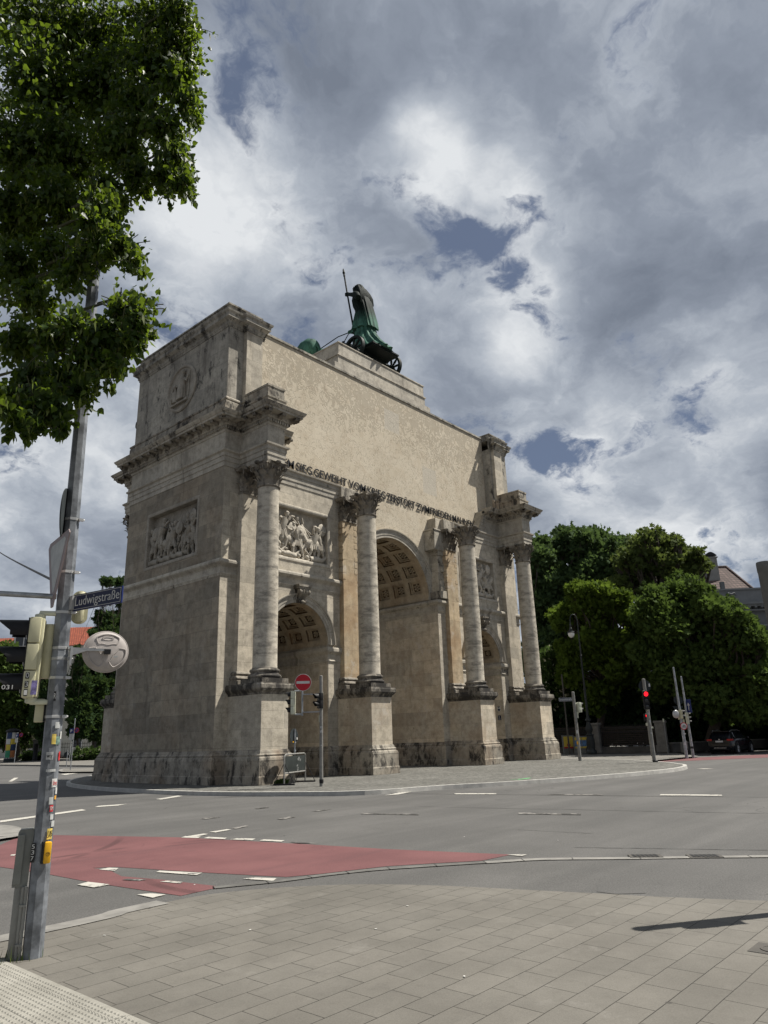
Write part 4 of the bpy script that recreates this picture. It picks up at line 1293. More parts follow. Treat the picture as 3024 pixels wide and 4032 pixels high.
# head with face
w.ell((0, 3.14, 27.66), (.25, .29, .32), None, 20, 14)
w.ell((0, 3.22, 27.52), (.19, .22, .20), None, 14, 10)
w.tube([(0, 3.43, 27.72), (0, 3.51, 27.61), (0, 3.44, 27.59)], [.025, .055, .04], 7)
w.ell((0, 3.425, 27.50), (.075, .035, .022)); w.ell((0, 3.40, 27.39), (.08, .06, .06))
for q in (-1, 1): w.ell((q * .10, 3.385, 27.68), (.05, .04, .03))
w.build('figure', M['bronze_patina'], quad, 60)
w = MB()
loft(w, [(0, 2.62, 26.9, .40, .20, .06), (0, 2.74, 27.2, .36, .22, .07), (0, 2.90, 27.45, .34, .32, .07), (0, 3.0, 27.7, .32, .36, .06), (0, 3.06, 27.88, .26, .31, .06), (0, 3.08, 28.0, .13, .16, .04)], 40, 9)
for k in range(9):
    a = (k - 4) * .085
    w.tube([(a, 2.82, 27.7), (a * 1.3, 2.60, 27.3), (a * 1.5, 2.44, 26.9), (a * 1.6 + .03 * math.sin(k * 2), 2.40, 26.5), (a * 1.5, 2.42, 26.2)], [.07, .08, .075, .06, .02], 7)
for k in range(14):
    a = 2 * PI * k / 14
    w.tube([(.27 * math.cos(a), 3.1 + .31 * math.sin(a), 27.80), (.29 * math.cos(a + .2), 3.1 + .33 * math.sin(a + .2), 27.74)], .045, 6)
w.build('hair', M['bronze_patina'], quad, 60)
w = MB()
loft(w, [(0, 1.95, 24.5, .50, .16, .16), (0, 2.05, 25.0, .52, .18, .15), (0, 2.2, 25.6, .50, .20, .12), (0, 2.36, 26.2, .48, .22, .1), (0, 2.52, 26.7, .50, .24, .07), (0, 2.66, 27.0, .46, .22, .04), (0, 2.80, 27.15, .34, .2, .02)], 44, 8)
w.build('cloak', M['bronze_patina'], quad, 60)
w = MB()
w.tube([(-.50, 2.97, 24.15), (-.52, 3.52, 27.3), (-.54, 3.74, 28.75)], [.055, .05, .05], 10)
w.lathe([(.0, -.25), (.07, -.22), (.05, -.1), (.085, 0), (.085, .1), (.05, .16), (.06, .24), (.02, .36), (0, .4)], (0, 0), 10, Matrix.Translation((-.54, 3.77, 28.92)) @ Matrix.Rotation(R(-8.5), 4, 'X'))
w.build('staff', M['dark_bronze'], quad, 60)
w = MB()
w.box(-1.07, 1.07, 1.03, 3.5, 22.60, 22.68); w.box(-1.12, 1.12, .98, 3.55, 22.68, 22.76)
w.box(-1.0, 1.0, 1.9, 3.0, 22.44, 22.60)
w.box(-.09, .09, 1.9, 2.1, 22.0, 22.45)
front = []
for k in range(13):
    a = PI * k / 12
    front.append((-1.05 * math.cos(a), 3.0 + .62 * math.sin(a)))
vs = []
for k, (x, y) in enumerate(front):
    hgt = .35 + .95 * math.sin(PI * k / 12)
    vs += [(x, y, 22.74), (x, y, 22.74 + hgt), (x * .94, y - .05, 22.74 + hgt), (x * .94, y - .05, 22.74)]
w.add(vs, [(k * 4 + i, (k + 1) * 4 + i, (k + 1) * 4 + (i + 1) % 4, k * 4 + (i + 1) % 4) for k in range(12) for i in range(4)] + [(0, 1, 2, 3), (48, 51, 50, 49)])
w.tube([(-1.0, 3.2, 23.05), (-.98, 3.5, 23.5), (-.7, 3.75, 24.0)], .09, 8)
w.ell((-1.02, 3.25, 23.25), (.16, .34, .34))
w.tube([(0, 3.6, 23.2), (0, 4.1, 23.6), (0, 4.6, 23.5)], .1, 8)
w.build('chariot', M['dark_bronze'], quad, 50)
ax = MB(); ax.tube([(-1.75, 2.0, 22.50), (1.75, 2.0, 22.50)], .08, 10); ax.build('axle', M['dark_bronze'], quad)
for s in (-1, 1):
    w = MB()
    Mw = Matrix.Translation((s * 1.6, 2.0, 22.50)) @ Matrix.Rotation(PI / 2, 4, 'Y')
    w.lathe([(.60, -.10), (.74, -.10), (.74, .10), (.60, .10), (.60, -.10)], (0, 0), 36, Mw, False)
    w.lathe([(.04, -.2), (.14, -.16), (.17, 0), (.14, .16), (.04, .2)], (0, 0), 14, Mw)
    for k in range(8):
        a = k * PI / 4
        w.tube([Mw @ Vector((.14 * math.cos(a), .14 * math.sin(a), 0)), Mw @ Vector((.38 * math.cos(a), .38 * math.sin(a), 0)), Mw @ Vector((.62 * math.cos(a), .62 * math.sin(a), 0))], [.05, .075, .05], 8)
    w.build('wheel', M['dark_bronze'], quad, 40)
w = MB()
for x in (-.15, .15):
    w.tube([(.12, 4.02, 25.15), (x * 2, 4.6, 24.9), (x * 6, 5.6, 24.2), (x * 9, 6.6, 23.6)], .03, 6)
w.build('reins', M['dark_bronze'], quad)
for x, y in ((-2.6, 4.55), (-1.3, 4.85), (.6, 5.2), (1.9, 5.0)):
    w = MB()
    z = QZ
    bd = [(0, -.48, 1.25, .30, .34), (0, -.38, 1.30, .46, .50), (0, -.1, 1.32, .60, .62), (0, .35, 1.30, .62, .60), (0, .8, 1.22, .50, .46), (0, 1.3, 1.18, .42, .44), (0, 1.8, 1.28, .50, .56), (0, 2.2, 1.45, .46, .52), (0, 2.5, 1.62, .40, .42), (0, 2.8, 1.74, .36, .36), (0, 3.05, 1.72, .26, .26), (0, 3.25, 1.64, .16, .16)]
    n = 18
    vs = [(x + rx * math.cos(2 * PI * k / n), y + yy, z + zz_ + rz * math.sin(2 * PI * k / n)) for _, yy, zz_, rx, rz in bd for k in range(n)]
    w.add(vs, [(j * n + k, j * n + (k + 1) % n, (j + 1) * n + (k + 1) % n, (j + 1) * n + k) for j in range(len(bd) - 1) for k in range(n)] + [tuple(range(n))[::-1], tuple((len(bd) - 1) * n + k for k in range(n))])
    for q in (-1, 1):
        w.ell((x + q * .36, y + .10, z + 1.05), (.27, .46, .56))
        w.tube([(x + q * .30, y + .2, z + .85), (x + q * .31, y + .34, z + .62), (x + q * .31, y - .08, z + .42), (x + q * .31, y, z + .1)], [.22, .15, .10, .09], 10)
        w.ell((x + q * .31, y + .10, z + .08), (.13, .2, .08))
        w.tube([(x + q * .30, y + 1.85, z + 1.2), (x + q * .31, y + 1.95, z + .7), (x + q * .31, y + 2.0, z + .1)], [.22, .13, .10], 10)
        w.ell((x + q * .31, y + 2.1, z + .08), (.14, .2, .08))
        w.ell((x + q * .2, y + 2.75, z + 2.08), (.09, .06, .1))
    w.tube([(x, y - .45, z + 1.40), (x + .08, y - .60, z + 1.15), (x + .10, y - .62, z + .8), (x + .06, y - .55, z + .45)], [.07, .05, .045, .07], 8)
    w.build('lion', M['bronze_patina'], quad, 60)


# ================================================================== GROUND
def sheet(name, pts, z, mat, kind='structure'):
    w = MB(); w.poly([(p[0], p[1], z) for p in pts])
    o = w.build(name, mat)
    bm = bmesh.new(); bm.from_mesh(o.data)
    bmesh.ops.triangulate(bm, faces=bm.faces[:])
    for f in bm.faces:
        if f.normal.z < 0: f.normal_flip()
    bm.to_mesh(o.data); bm.free()
    return tag(o, kind=kind)
def smoothline(pts, n=6, closed=False):
    out = []; L_ = len(pts)
    for i in range(L_ if closed else L_ - 1):
        if closed: p0, p1, p2, p3 = pts[(i - 1) % L_], pts[i], pts[(i + 1) % L_], pts[(i + 2) % L_]
        else: p0, p1, p2, p3 = pts[max(i - 1, 0)], pts[i], pts[i + 1], pts[min(i + 2, L_ - 1)]
        for k in range(n):
            t = k / n
            out.append(tuple(.5 * ((2 * p1[j]) + (-p0[j] + p2[j]) * t + (2 * p0[j] - 5 * p1[j] + 4 * p2[j] - p3[j]) * t * t + (-p0[j] + 3 * p1[j] - 3 * p2[j] + p3[j]) * t ** 3) for j in (0, 1)))
    if not closed: out.append(pts[-1])
    return out
def offset(pts, d, closed=False):
    """shift a plan line to its right by d"""
    P = [Vector(p) for p in pts]; n = len(P); out = []
    for i in range(n):
        a = P[i - 1] if (i or closed) else P[i]; b = P[(i + 1) % n] if (i < n - 1 or closed) else P[i]
        t = (b - a).normalized()
        out.append((P[i].x + t.y * d, P[i].y - t.x * d))
    return out
ZR = -.12
sheet('road', [(-900, -900), (900, -900), (900, 900), (-900, 900)], ZR, M['asphalt'])

# island round the arch, with its kerb
isl = smoothline([(-13.25, -2.3), (-12.35, -5.2), (-11.2, -7.2), (-8.73, -8.15), (-7.2, -9.05), (-4.9, -10.05), (-2.33, -10.89), (.38, -11.45), (2.2, -11.52), (3.45, -11.30), (4.5, -10.9), (5.29, -10.35), (6.4, -9.5), (8.2, -7.7), (9.5, -5.4), (10.6, -2.), (13.6, 3), (13.6, 11), (9, 17), (0, 19), (-5.5, 17.6), (-8.6, 14.8), (-10.6, 12.4), (-12.3, 9.3), (-13.2, 5.6), (-13.5, 1.5)], 5, True)
kin = offset(isl, -.16, True)
sheet('paved_island', kin, 0., M['cobbles'])
w = MB(); n = len(isl); isl_ = isl
for k in range(n):
    a, b, c_, d_ = isl[k], isl[(k + 1) % n], kin[(k + 1) % n], kin[k]
    a2 = tuple(a[j] + (d_[j] - a[j]) * .12 for j in (0, 1)); b2 = tuple(b[j] + (c_[j] - b[j]) * .12 for j in (0, 1))
    w.add([(*a, ZR - .05), (*b, ZR - .05), (*b2, .004), (*a2, .004), (*c_, .006), (*d_, .006), (*c_, -.08), (*d_, -.08)], [(0, 1, 2, 3), (3, 2, 4, 5), (5, 4, 6, 7)])
tag(w.build('island_kerb', M['island_kerb'], None, 30), kind='structure')

# near pavement: slab field, rounded corner, kerb line of pale stones
edge = smoothline([(-60., -15.2), (-30., -15.35), (-24.3, -15.58), (-23.37, -15.50), (-22.6, -15.52), (-22.1, -15.72), (-21.6, -16.1), (-21.15, -16.62), (-20.75, -17.4), (-20.3, -18.7), (-19.7, -20.3), (-17.5, -25.), (-10., -42.)], 6)
sheet('pavement', edge + [(-10., -60.), (-60., -60.)], -.02, M['paving_slabs'])
w = MB()
ko = offset(edge, -.03); ki = edge
for k in range(len(edge) - 1):
    a, b = ko[k], ko[k + 1]; c_, d_ = ki[k + 1], ki[k]
    w.add([(*a, ZR - .02), (*b, ZR - .02), (*b, -.03), (*a, -.03), (*c_, -.021), (*d_, -.021)], [(0, 1, 2, 3), (3, 2, 4, 5)])
tag(w.build('pavement_edge', M['grey_kerb'], None, 30), kind='structure')
def strip(name, line, d0, d1, z, mat, z2=None):
    a = offset(line, d0); b = offset(line, d1)
    w = MB()
    for k in range(len(line) - 1):
        w.add([(*a[k], z), (*a[k + 1], z), (*b[k + 1], z if z2 is None else z2), (*b[k], z if z2 is None else z2)], [(0, 1, 2, 3)])
    o = w.build(name, mat)
    return tag(o, kind='structure')
strip('pavement_border', edge[:22], -.14, .10, -.016, M['pale_kerb'], -.014)
# flush granite channel between the cycle track and the road
chan = smoothline([(-21.9, -14.85), (-21.2, -15.22), (-20.6, -15.42), (-20.0, -15.72), (-19.38, -16.18), (-18.74, -16.70), (-18.25, -17.12), (-17.66, -17.98), (-17.05, -18.82), (-16.6, -19.48), (-15.4, -21.2), (-11.8, -27.), (-4, -40)], 5)
strip('stone_channel', chan[24:], -.075, .085, ZR + .010, M['pale_kerb'])
strip('worn_stone_channel', chan[:25], -.06, .07, ZR + .010, M['worn_kerb'])
w = MB()
for k in range(0, len(chan) - 1, 4):           # joints of the channel stones
    a = Vector(chan[k]); t = (Vector(chan[k + 1]) - a).normalized(); nn = Vector((t.y, -t.x))
    p = [a + nn * .085, a + nn * .085 + t * .008, a - nn * .075 + t * .008, a - nn * .075]
    w.add([(q.x, q.y, ZR + .013) for q in p], [(0, 1, 2, 3)])
tag(w.build('channel_joints', M['ink_black']), kind='structure')

# red cycle crossing and markings
red = [(-30., -9.5), (-26., -8.9), (-21.75, -8.28), (-21.07, -7.38), (-20.56, -7.78), (-19.48, -10.44), (-18.9, -13.2), (-18.64, -14.62), (-18.3, -15.9), (-18.12, -16.55), (-18.75, -16.48), (-19.3, -16.0), (-19.76, -15.64), (-20.57, -15.30), (-20.98, -15.07), (-21.34, -13.94), (-21.79, -12.39), (-22.02, -12.16), (-21.98, -12.6), (-22.12, -13.15), (-21.95, -13.83), (-21.80, -14.88), (-22.37, -14.9), (-22.55, -13.29), (-22.60, -12.15), (-22.73, -10.84), (-23.2, -10.5), (-30., -12.2)]
sheet('red_cycle_crossing', red, ZR + .004, M['red_asphalt'])
sheet('far_red_lane', [onz(1405, 1641, ZR)[:2], onz(1470, 1638, ZR)[:2], onz(1560, 1634, ZR)[:2], onz(1700, 1628, ZR)[:2], onz(1700, 1635, ZR)[:2], onz(1560, 1640.5, ZR)[:2], onz(1450, 1645, ZR)[:2], onz(1400, 1646, ZR)[:2]], ZR + .004, M['red_asphalt'])
MARKS = [  # quadrilaterals read off the carriageway (photo pixels, 1659 wide)
    ([(337, 1726), (384, 1718.5), (395, 1719.5), (348, 1727)], 0), ([(205, 1743.5), (213, 1740.5), (275, 1736.5), (255, 1740)], 0), ([(0, 1776.5), (0, 1772.5), (177, 1748), (186, 1750)], 0), ([(420, 1717.5), (445, 1713.5), (452, 1714), (428, 1718)], 0),
    ([(391, 1809), (400, 1806), (434, 1807), (428, 1810)], 0), ([(440, 1810.5), (450, 1807.5), (490, 1809.5), (485, 1812.5)], 0), ([(497, 1813), (508, 1810), (552, 1811.5), (545, 1815)], 0), ([(560, 1815.5), (570, 1813), (615, 1815), (608, 1818)], 0),
    ([(405, 1806), (440, 1800.5), (450, 1801.5), (425, 1806.5)], 0), ([(452, 1797), (490, 1791), (500, 1792), (465, 1798)], 0), ([(500, 1789), (530, 1783), (537, 1784), (510, 1790)], 1), ([(625, 1818), (665, 1820), (690, 1822), (640, 1821)], 1),
    ([(830, 1718), (868, 1711), (895, 1709), (860, 1716)], 0), ([(672, 1753), (700, 1749), (718, 1747.5), (690, 1752)], 1), ([(598, 1769), (625, 1764), (640, 1764.5), (610, 1770)], 1), ([(432, 1768), (460, 1765), (478, 1764.5), (445, 1769)], 1), ([(550, 1746), (575, 1743), (582, 1744), (556, 1747)], 1), ([(714, 1715), (733, 1711.5), (742, 1712), (724, 1716)], 0),
    ([(980, 1713.5), (1072, 1713.5), (1072, 1715.5), (985, 1715.5)], 0), ([(1185, 1715), (1302, 1715.5), (1302, 1717.5), (1180, 1716.5)], 1), ([(1427, 1715.5), (1559, 1716.5), (1560, 1719), (1425, 1717.8)], 0), ([(1505, 1660), (1528, 1660), (1545, 1660.6), (1520, 1661.2)], 0),
    ([(780, 1756), (905, 1758), (905, 1760), (780, 1758)], 1), ([(1120, 1755), (1255, 1757.5), (1255, 1760), (1120, 1758)], 1),
    ([(214, 1878), (235, 1874), (256, 1875), (248, 1881)], 0), ([(337, 1883.5), (345, 1880.5), (437, 1885), (425, 1890)], 0), ([(345, 1904), (360, 1902), (395, 1905), (390, 1908)], 0), ([(263, 1900.5), (275, 1898), (318, 1899.5), (300, 1902.5)], 1), ([(525, 1898), (545, 1895), (598, 1897), (590, 1902.5)], 0), ([(167, 1911), (190, 1904.5), (237, 1910), (205, 1917)], 0), ([(296, 1932), (325, 1929.5), (358, 1932), (330, 1939)], 0), ([(1095, 1846), (1130, 1845), (1138, 1846), (1128, 1849)], 0), ([(24, 1846), (35, 1845), (31, 1848), (22, 1848)], 0),
    ([(18, 1688), (31, 1680), (40, 1680), (26, 1688)], 0), ([(130, 1672), (160, 1669), (170, 1670), (140, 1674)], 0), ([(215, 1675), (228, 1668), (234, 1668.5), (222, 1675.5)], 0), ([(235, 1671), (246, 1665), (252, 1665.5), (242, 1671.5)], 0)]
for q, (name, mat) in enumerate((('road_markings', 'road_paint'), ('worn_road_markings', 'worn_paint'))):
    w = MB()
    for pts, k in MARKS:
        if k == q:
            w.poly([tuple(onz(u, v, ZR + .010)) for u, v in pts])
    o = w.build(name, M[mat])
    tag(o, kind='structure')
w = MB()
for u0, v0, u1, v1, wd in ((829, 1713.6, 1659, 1722, .02), (1119, 1792, 1280, 1800, .008), (300, 1727, 830, 1713.6, .02), (905, 1742, 1659, 1757, .012), (1240, 1830, 1659, 1836, .01)):
    a = onz(u0, v0, ZR + .006); b = onz(u1, v1, ZR + .006); d = (b - a).normalized(); nn = Vector((d.y, -d.x, 0)) * wd
    n_ = 24; rr = random.Random(int(u0))
    L1 = []; L2 = []
    for k in range(n_ + 1):
        p = a.lerp(b, k / n_) + nn * (rr.random() - .5) * 2.5
        k_ = .5 + rr.random()
        L1.append(p + nn * k_); L2.append(p - nn * k_)
    w.add([tuple(p) for p in L1 + L2], [(k, k + 1, n_ + 2 + k, n_ + 1 + k) for k in range(n_)])
tag(w.build('road_seams', M['seam_tar']), kind='structure')
# tactile paving with raised studs
tac = [(-24.80, -16.10), (-24.80, -22.), (-26.6, -22.), (-26.6, -16.10)]
sheet('tactile_paving', tac, -.015, M['tactile_slab'])
w = MB()
for i in range(38):
    for j in range(60):
        x, y = -24.84 - i * .0405 - (0 if j % 2 else .0), -16.40 - j * .0405
        if y < -18.9: continue
        w.add([(x - .014, y - .014, -.0148), (x + .014, y - .014, -.0148), (x + .014, y + .014, -.0148), (x - .014, y + .014, -.0148), (x - .007, y - .007, -.009), (x + .007, y - .007, -.009), (x + .007, y + .007, -.009), (x - .007, y + .007, -.009)], [(4, 5, 6, 7), (0, 1, 5, 4), (1, 2, 6, 5), (2, 3, 7, 6), (3, 0, 4, 7)])
tag(w.build('tactile_studs', M['tactile_slab']), kind='structure')
# drains
for q, (u0, u1) in enumerate(((1366, 1423), (1493, 1552))):
    a = onz(u0, 1849.5, ZR + .012); b = onz(u1, 1849.0, ZR + .012)
    d = (b - a).normalized(); L_ = (b - a).length; nn = Vector((d.y, -d.x, 0))
    t = thing('drain_grate', 'iron drain grate with slots in the road gutter, nearer the red crossing' if q == 0 else 'iron drain grate with slots in the road gutter, farther from the red crossing', 'drain', tuple(a + d * L_ / 2), math.atan2(d.y, d.x), 'drain grates in the gutter')
    w = MB(); w.box(-L_ / 2 - .04, L_ / 2 + .04, -.10, .13, -.03, .004); w.build('frame', M['garden_wall'], t, world_coords=False)
    w = MB()
    for k in range(6):
        x = -L_ / 2 + L_ * (k + .5) / 6
        w.prism([(x - .020, -.085, .006), (x + .020, -.085, .006), (x + .012, .10, .006), (x - .028, .10, .006)], (0, 0, .001))
    w.build('slots', M['ink_black'], t, world_coords=False)
# repaired patch and manhole edge
sheet('asphalt_patch', [onz(u, v, ZR)[:2] for u, v in ((1290, 1911), (1380, 1910), (1395, 1930), (1330, 1932), (1290, 1927))], ZR + .004, M['asphalt'])
w = MB(); c_ = onz(1672, 2052, -.02)
w.lathe([(.09, -.016), (.09, -.012), (.07, -.012), (.07, -.014), (0.001, -.013)], (c_.x, c_.y), 20, None, False)
w.box(c_.x - .14, c_.x + .14, c_.y - .14, c_.y + .14, -.03, -.0165)
tag(w.build('manhole_cover', M['garden_wall']), 'small round cover set in a dark square in the near pavement', 'manhole')
# far pavements
sheet('east_pavement', [onz(1180, 1652, 0)[:2], onz(1360, 1650, 0)[:2], onz(1400, 1641.5, 0)[:2], onz(1480, 1634, 0)[:2], onz(1510, 1631.5, 0)[:2], (60, 20), (40, 80), (14, 80), (12, 20), (11.6, 4), (12.2, 0.)], ZR + .08, M['far_pavement'])
sheet('north_pavement', [onz(-60, 1650.4, 0)[:2], onz(0, 1650.9, 0)[:2], onz(110, 1652, 0)[:2], onz(240, 1653, 0)[:2], (6, 26), (90, 40), (90, 260), (-160, 260)], ZR + .10, M['far_pavement'])
w = MB(); a = onz(-60, 1650.6, 0); b = onz(240, 1653.2, 0)
d = (b - a).normalized(); nn = Vector((d.y, -d.x, 0)) * .2
w.add([(*(a + nn)[:2], ZR), (*(b + nn)[:2], ZR), (*(b + nn)[:2], 0.), (*(a + nn)[:2], 0.), (*(b - nn)[:2], 0.), (*(a - nn)[:2], 0.)], [(0, 1, 2, 3), (3, 2, 4, 5)])
tag(w.build('north_kerb', M['grey_kerb']), kind='structure')
ti = smoothline([tuple(onz(u, v, 0)[:2]) for u, v in ((240, 1665.5), (190, 1665.6), (140, 1666), (131, 1662.5), (140, 1659.5))], 5) + [tuple(onz(240, 1656.5, 0)[:2])]
sheet('traffic_island', ti, ZR + .09, M['far_pavement'])
strip('traffic_island_kerb', ti[:21] + [ti[21]], -.12, .12, ZR + .1, M['pale_kerb'])
strip('rounded_kerb_corner', smoothline([tuple(onz(u, v, ZR)[:2]) for u, v in ((-30, 1790), (0, 1793.5), (14, 1800), (18, 1806), (8, 1812), (-10, 1815), (-40, 1820))], 5), -.3, .3, ZR + .05, M['pale_kerb'])
w = MB(); rr = random.Random(2)
for u, v in ((540, 2010), (1003, 1808), (420, 1912), (1205, 1816), (812, 2008), (225, 2022), (1130, 1702), (1003, 2111), (880, 1958)):
    p = onz(u, v, -.02 if v > 1950 else ZR)
    w.bevbox(-.010, .010, -.006, .006, .004, .008, .001, Matrix.Translation(p) @ Matrix.Rotation(rr.random() * 3, 4, 'Z'))
tag(w.build('litter', M['litter']), kind='stuff')
w = MB()
for u0, v0, u1, v1 in ((1103, 1683.6, 1142, 1682.2), (1120, 1683.6, 1146, 1680.2)):
    a = onz(u0, v0, .004); b = onz(u1, v1, .004); d = Vector((0, .035, 0))
    w.poly([tuple(a - d), tuple(b - d), tuple(b + d), tuple(a + d)])
tag(w.build('chalk_mark', M['chalk_green']), kind='structure')


# ================================================================== STREET FURNITURE
def rotz(a): return Matrix.Rotation(a, 4, 'Z')
def signal_head(parent, loc, ang, n, sz, house, lit=None, depth=None, visor=1.0, name='signal_head', ped=False):
    """lamps face local -y after turning by ang; loc is the bottom centre of the housing's front"""
    T = Matrix.Translation(loc) @ rotz(ang)
    d = depth or sz * .5
    w = MB()
    for k in range(n):
        w.bevbox(-sz / 2, sz / 2, 0, d, k * sz * 1.06 + .003, (k + 1) * sz * 1.06 - .003, sz * .06, T)
    w.bevbox(-sz * .40, sz * .40, d * .8, d * 1.25, .01, n * sz * 1.06 - .01, sz * .05, T)
    hd = w.build(name, M[house], parent, 40, world_coords=False)
    w = MB()
    w.box(-sz * .47, sz * .47, -.008, 0, .01, n * sz * 1.06 - .01, T)
    hd2 = w.build('lamp_panel', M['black_visor'], hd, world_coords=False)
    for k in range(n):
        zc = (k + .5) * sz * 1.06; r = sz * .40
        w = MB()
        Tl = T @ Matrix.Translation((0, 0, zc)) @ Matrix.Rotation(PI / 2, 4, 'X')
        vs = []; nn = 18
        for j, (L_, rr) in enumerate(((0, r * 1.12), (1, r * 1.08))):
            for q in range(nn + 1):
                a = R(-28) + R(236) * q / nn
                ln = 0 if j == 0 else sz * visor * (.55 + .45 * max(0, math.sin(a)))
                for th in (0, -.006):
                    vs.append(Tl @ Vector(((rr + th) * math.cos(a), (rr + th) * math.sin(a), .008 + ln)))
        m2 = (nn + 1) * 2
        fs = []
        for q in range(nn):
            a_, b_ = q * 2, (q + 1) * 2
            fs += [(a_, b_, m2 + b_, m2 + a_), (a_ + 1, m2 + a_ + 1, m2 + b_ + 1, b_ + 1), (m2 + a_, m2 + b_, m2 + b_ + 1, m2 + a_ + 1)]
        w.add(vs, fs); w.build('visor', M['black_visor'], hd, 40, world_coords=False)
        w = MB()
        w.lathe([(r, .009), (r * .8, .02), (r * .4, .028), (.001, .03)], (0, 0), 20, Tl, False)
        on = lit == k
        if on and ped:
            w = MB(); w.lathe([(r, .009), (.001, .02)], (0, 0), 20, Tl, False)
            w.build('lens', M['black_visor'], hd, world_coords=False)
            w = MB()
            w.ell(Tl @ Vector((0, r * .6, .025)), (r * .17,) * 3, None, 8, 6)
            w.tube([Tl @ Vector((0, r * .4, .025)), Tl @ Vector((0, -r * .1, .025))], r * .2, 6)
            for q in (-1, 1): w.tube([Tl @ Vector((q * r * .1, -r * .1, .025)), Tl @ Vector((q * r * .14, -r * .75, .025))], r * .1, 6)
            w.build('red_figure', M['red_signal'], hd, world_coords=False)
        else:
            w.build('lens', M['red_signal'] if on else M['car_glass'], hd, 60, world_coords=False)
    return hd


def disc(parent, c, r, ang, mats, name='sign', th=.006, tilt=0):
    """round plate whose front looks along local -y turned by ang; mats = (front rim, front field or None, back)"""
    T = Matrix.Translation(c) @ rotz(ang) @ Matrix.Rotation(PI / 2, 4, 'X')
    w = MB(); w.lathe([(.0005, 0), (r, 0), (r, -th), (.0005, -th)], (0, 0), 40, T, False)
    o = w.build(name, M[mats[2]], parent, 40, world_coords=False)
    w = MB(); w.lathe([(.0005, .002), (r * .99, .002), (r, .0005)], (0, 0), 40, T, False)
    w.build('face', M[mats[0]], o, world_coords=False)
    if mats[1]:
        w = MB(); w.lathe([(.0005, .004), (r * .80, .004)], (0, 0), 40, T, False)
        w.build('field', M[mats[1]], o, world_coords=False)
    return o, T


def pole_mesh(parent, r0, r1, h, mat='pole_grey', n=16, cap=True, base=True):
    w = MB()
    w.lathe([(r0, -.05), (r0, .0), (r1, h), (r1 * .6, h + .012), (.001, h + .018)] if cap else [(r0, -.05), (r1, h)], (0, 0), n)
    return w.build('pole', M[mat], parent, 35, world_coords=False)


# ---- the near signal pole with everything fixed to it
np_ = thing('signal_pole', 'galvanised signal pole on the near pavement, covered in stickers, with blue street sign and mirror', 'signal pole', (-24.62, -16.34, -.02), R(-24.4))
np_.scale = (1.09, 1, 1)
def lean(w):
    """the pole leans slightly to the left"""
    w.v = [(p[0] / 1.09 - .0130 * p[2], p[1], p[2]) for p in w.v]
    return w
H8 = 6.55
def prad(z): return .0765 - .0034 * z
w = MB()
w.lathe([(prad(z), z) for z in (-.06, .5, 1, 2, 3, 4, 5, 6, H8)], (0, 0), 8, rotz(R(-12.5)))
lean(w).build('pole', M['galvanised_pole'], np_, world_coords=False)
w = MB()
for z in (1.78, 2.10, 2.26, 2.35, 2.66, 3.02, 3.51):
    w.lathe([(prad(z) + .001, z - .012), (prad(z) + .004, z - .010), (prad(z) + .004, z + .010), (prad(z) + .001, z + .012)], (0, 0), 8, rotz(R(-12.5)), False)
    w.box(.045, .085, -.065, -.045, z - .012, z + .012, rotz(R(15)))
    w.tube([rotz(R(15)) @ Vector((.05, -.055, z)), rotz(R(15)) @ Vector((.095, -.055, z))], .008, 8)
lean(w).build('clamps', M['bright_steel'], np_, 40, world_coords=False)
# street name sign, running from the pole towards the crossing
sT = Matrix.Translation((.045, -.07, 2.74)) @ rotz(math.atan2(-.53, .33))
w = MB(); w.bevbox(-.02, .61, -.006, .006, -.075, .070, .003, sT)
sg = w.build('street_sign', M['sign_blue'], np_, world_coords=False)
w = MB()
for a, b, c_, d_ in ((-.005, .595, .056, .059), (-.005, .595, -.063, -.060), (-.008, -.005, -.063, .059), (.595, .598, -.063, .059)):
    w.box(a, b, -.0085, -.006, c_, d_, sT)
w.build('sign_border', M['sign_white'], sg, world_coords=False)
w = MB(); w.box(-.018, .608, -.0075, -.0062, -.073, .068, sT); w.build('sign_field', M['sign_navy'], sg, world_coords=False)
w = MB(); put_text(w, 'Ludwigstraße', .115, sT @ Matrix.Translation((.012, -.0085, -.033)), .57, extrude=.0012, bold=-.0012)
w.build('sign_lettering', M['sign_white'], sg, world_coords=False)
w = MB(); w.box(-.04, .0, -.03, .03, -.06, .06, sT); w.build('sign_bracket', M['bright_steel'], np_, world_coords=False)
# vehicle signal seen from its side: lamps look left
hd = signal_head(np_, (-.262, .0, 1.93), -PI / 2 - .06, 3, .212, 'cream_housing', None, .085, 1.05)
for k in range(3): pass
w = MB()
w.box(-.252, -.226, -.1125, -.1105, 1.945, 2.00); w.box(-.252, -.226, -.1125, -.1105, 2.012, 2.065); w.box(-.252, -.226, -.1125, -.1105, 2.085, 2.135)
w.build('number_label', M['ink_black'], np_, world_coords=False)
w = MB()
for ch, z in (('0', 2.093), ('3', 2.02), ('1', 1.953)): put_text(w, ch, .058, Matrix.Translation((-.250, -.1130, z)), .022)
put_text(w, '031', .05, Matrix.Translation((-.405, -.104, 2.000)) @ rotz(0), .075)
w.build('number_lettering', M['sign_white'], np_, world_coords=False)
w = MB(); w.box(-.205, -.165, -.1138, -.1128, 1.955, 2.07); w.build('violet_sticker', M['sticker_violet'], np_, world_coords=False)
w = MB()
w.tube([(-.20, 0, 2.615), (-.20, 0, 2.65), (-.06, .0, 2.65)], .022, 10); w.tube([(-.20, 0, 1.93), (-.20, 0, 1.90), (-.05, .0, 1.90)], .022, 10)
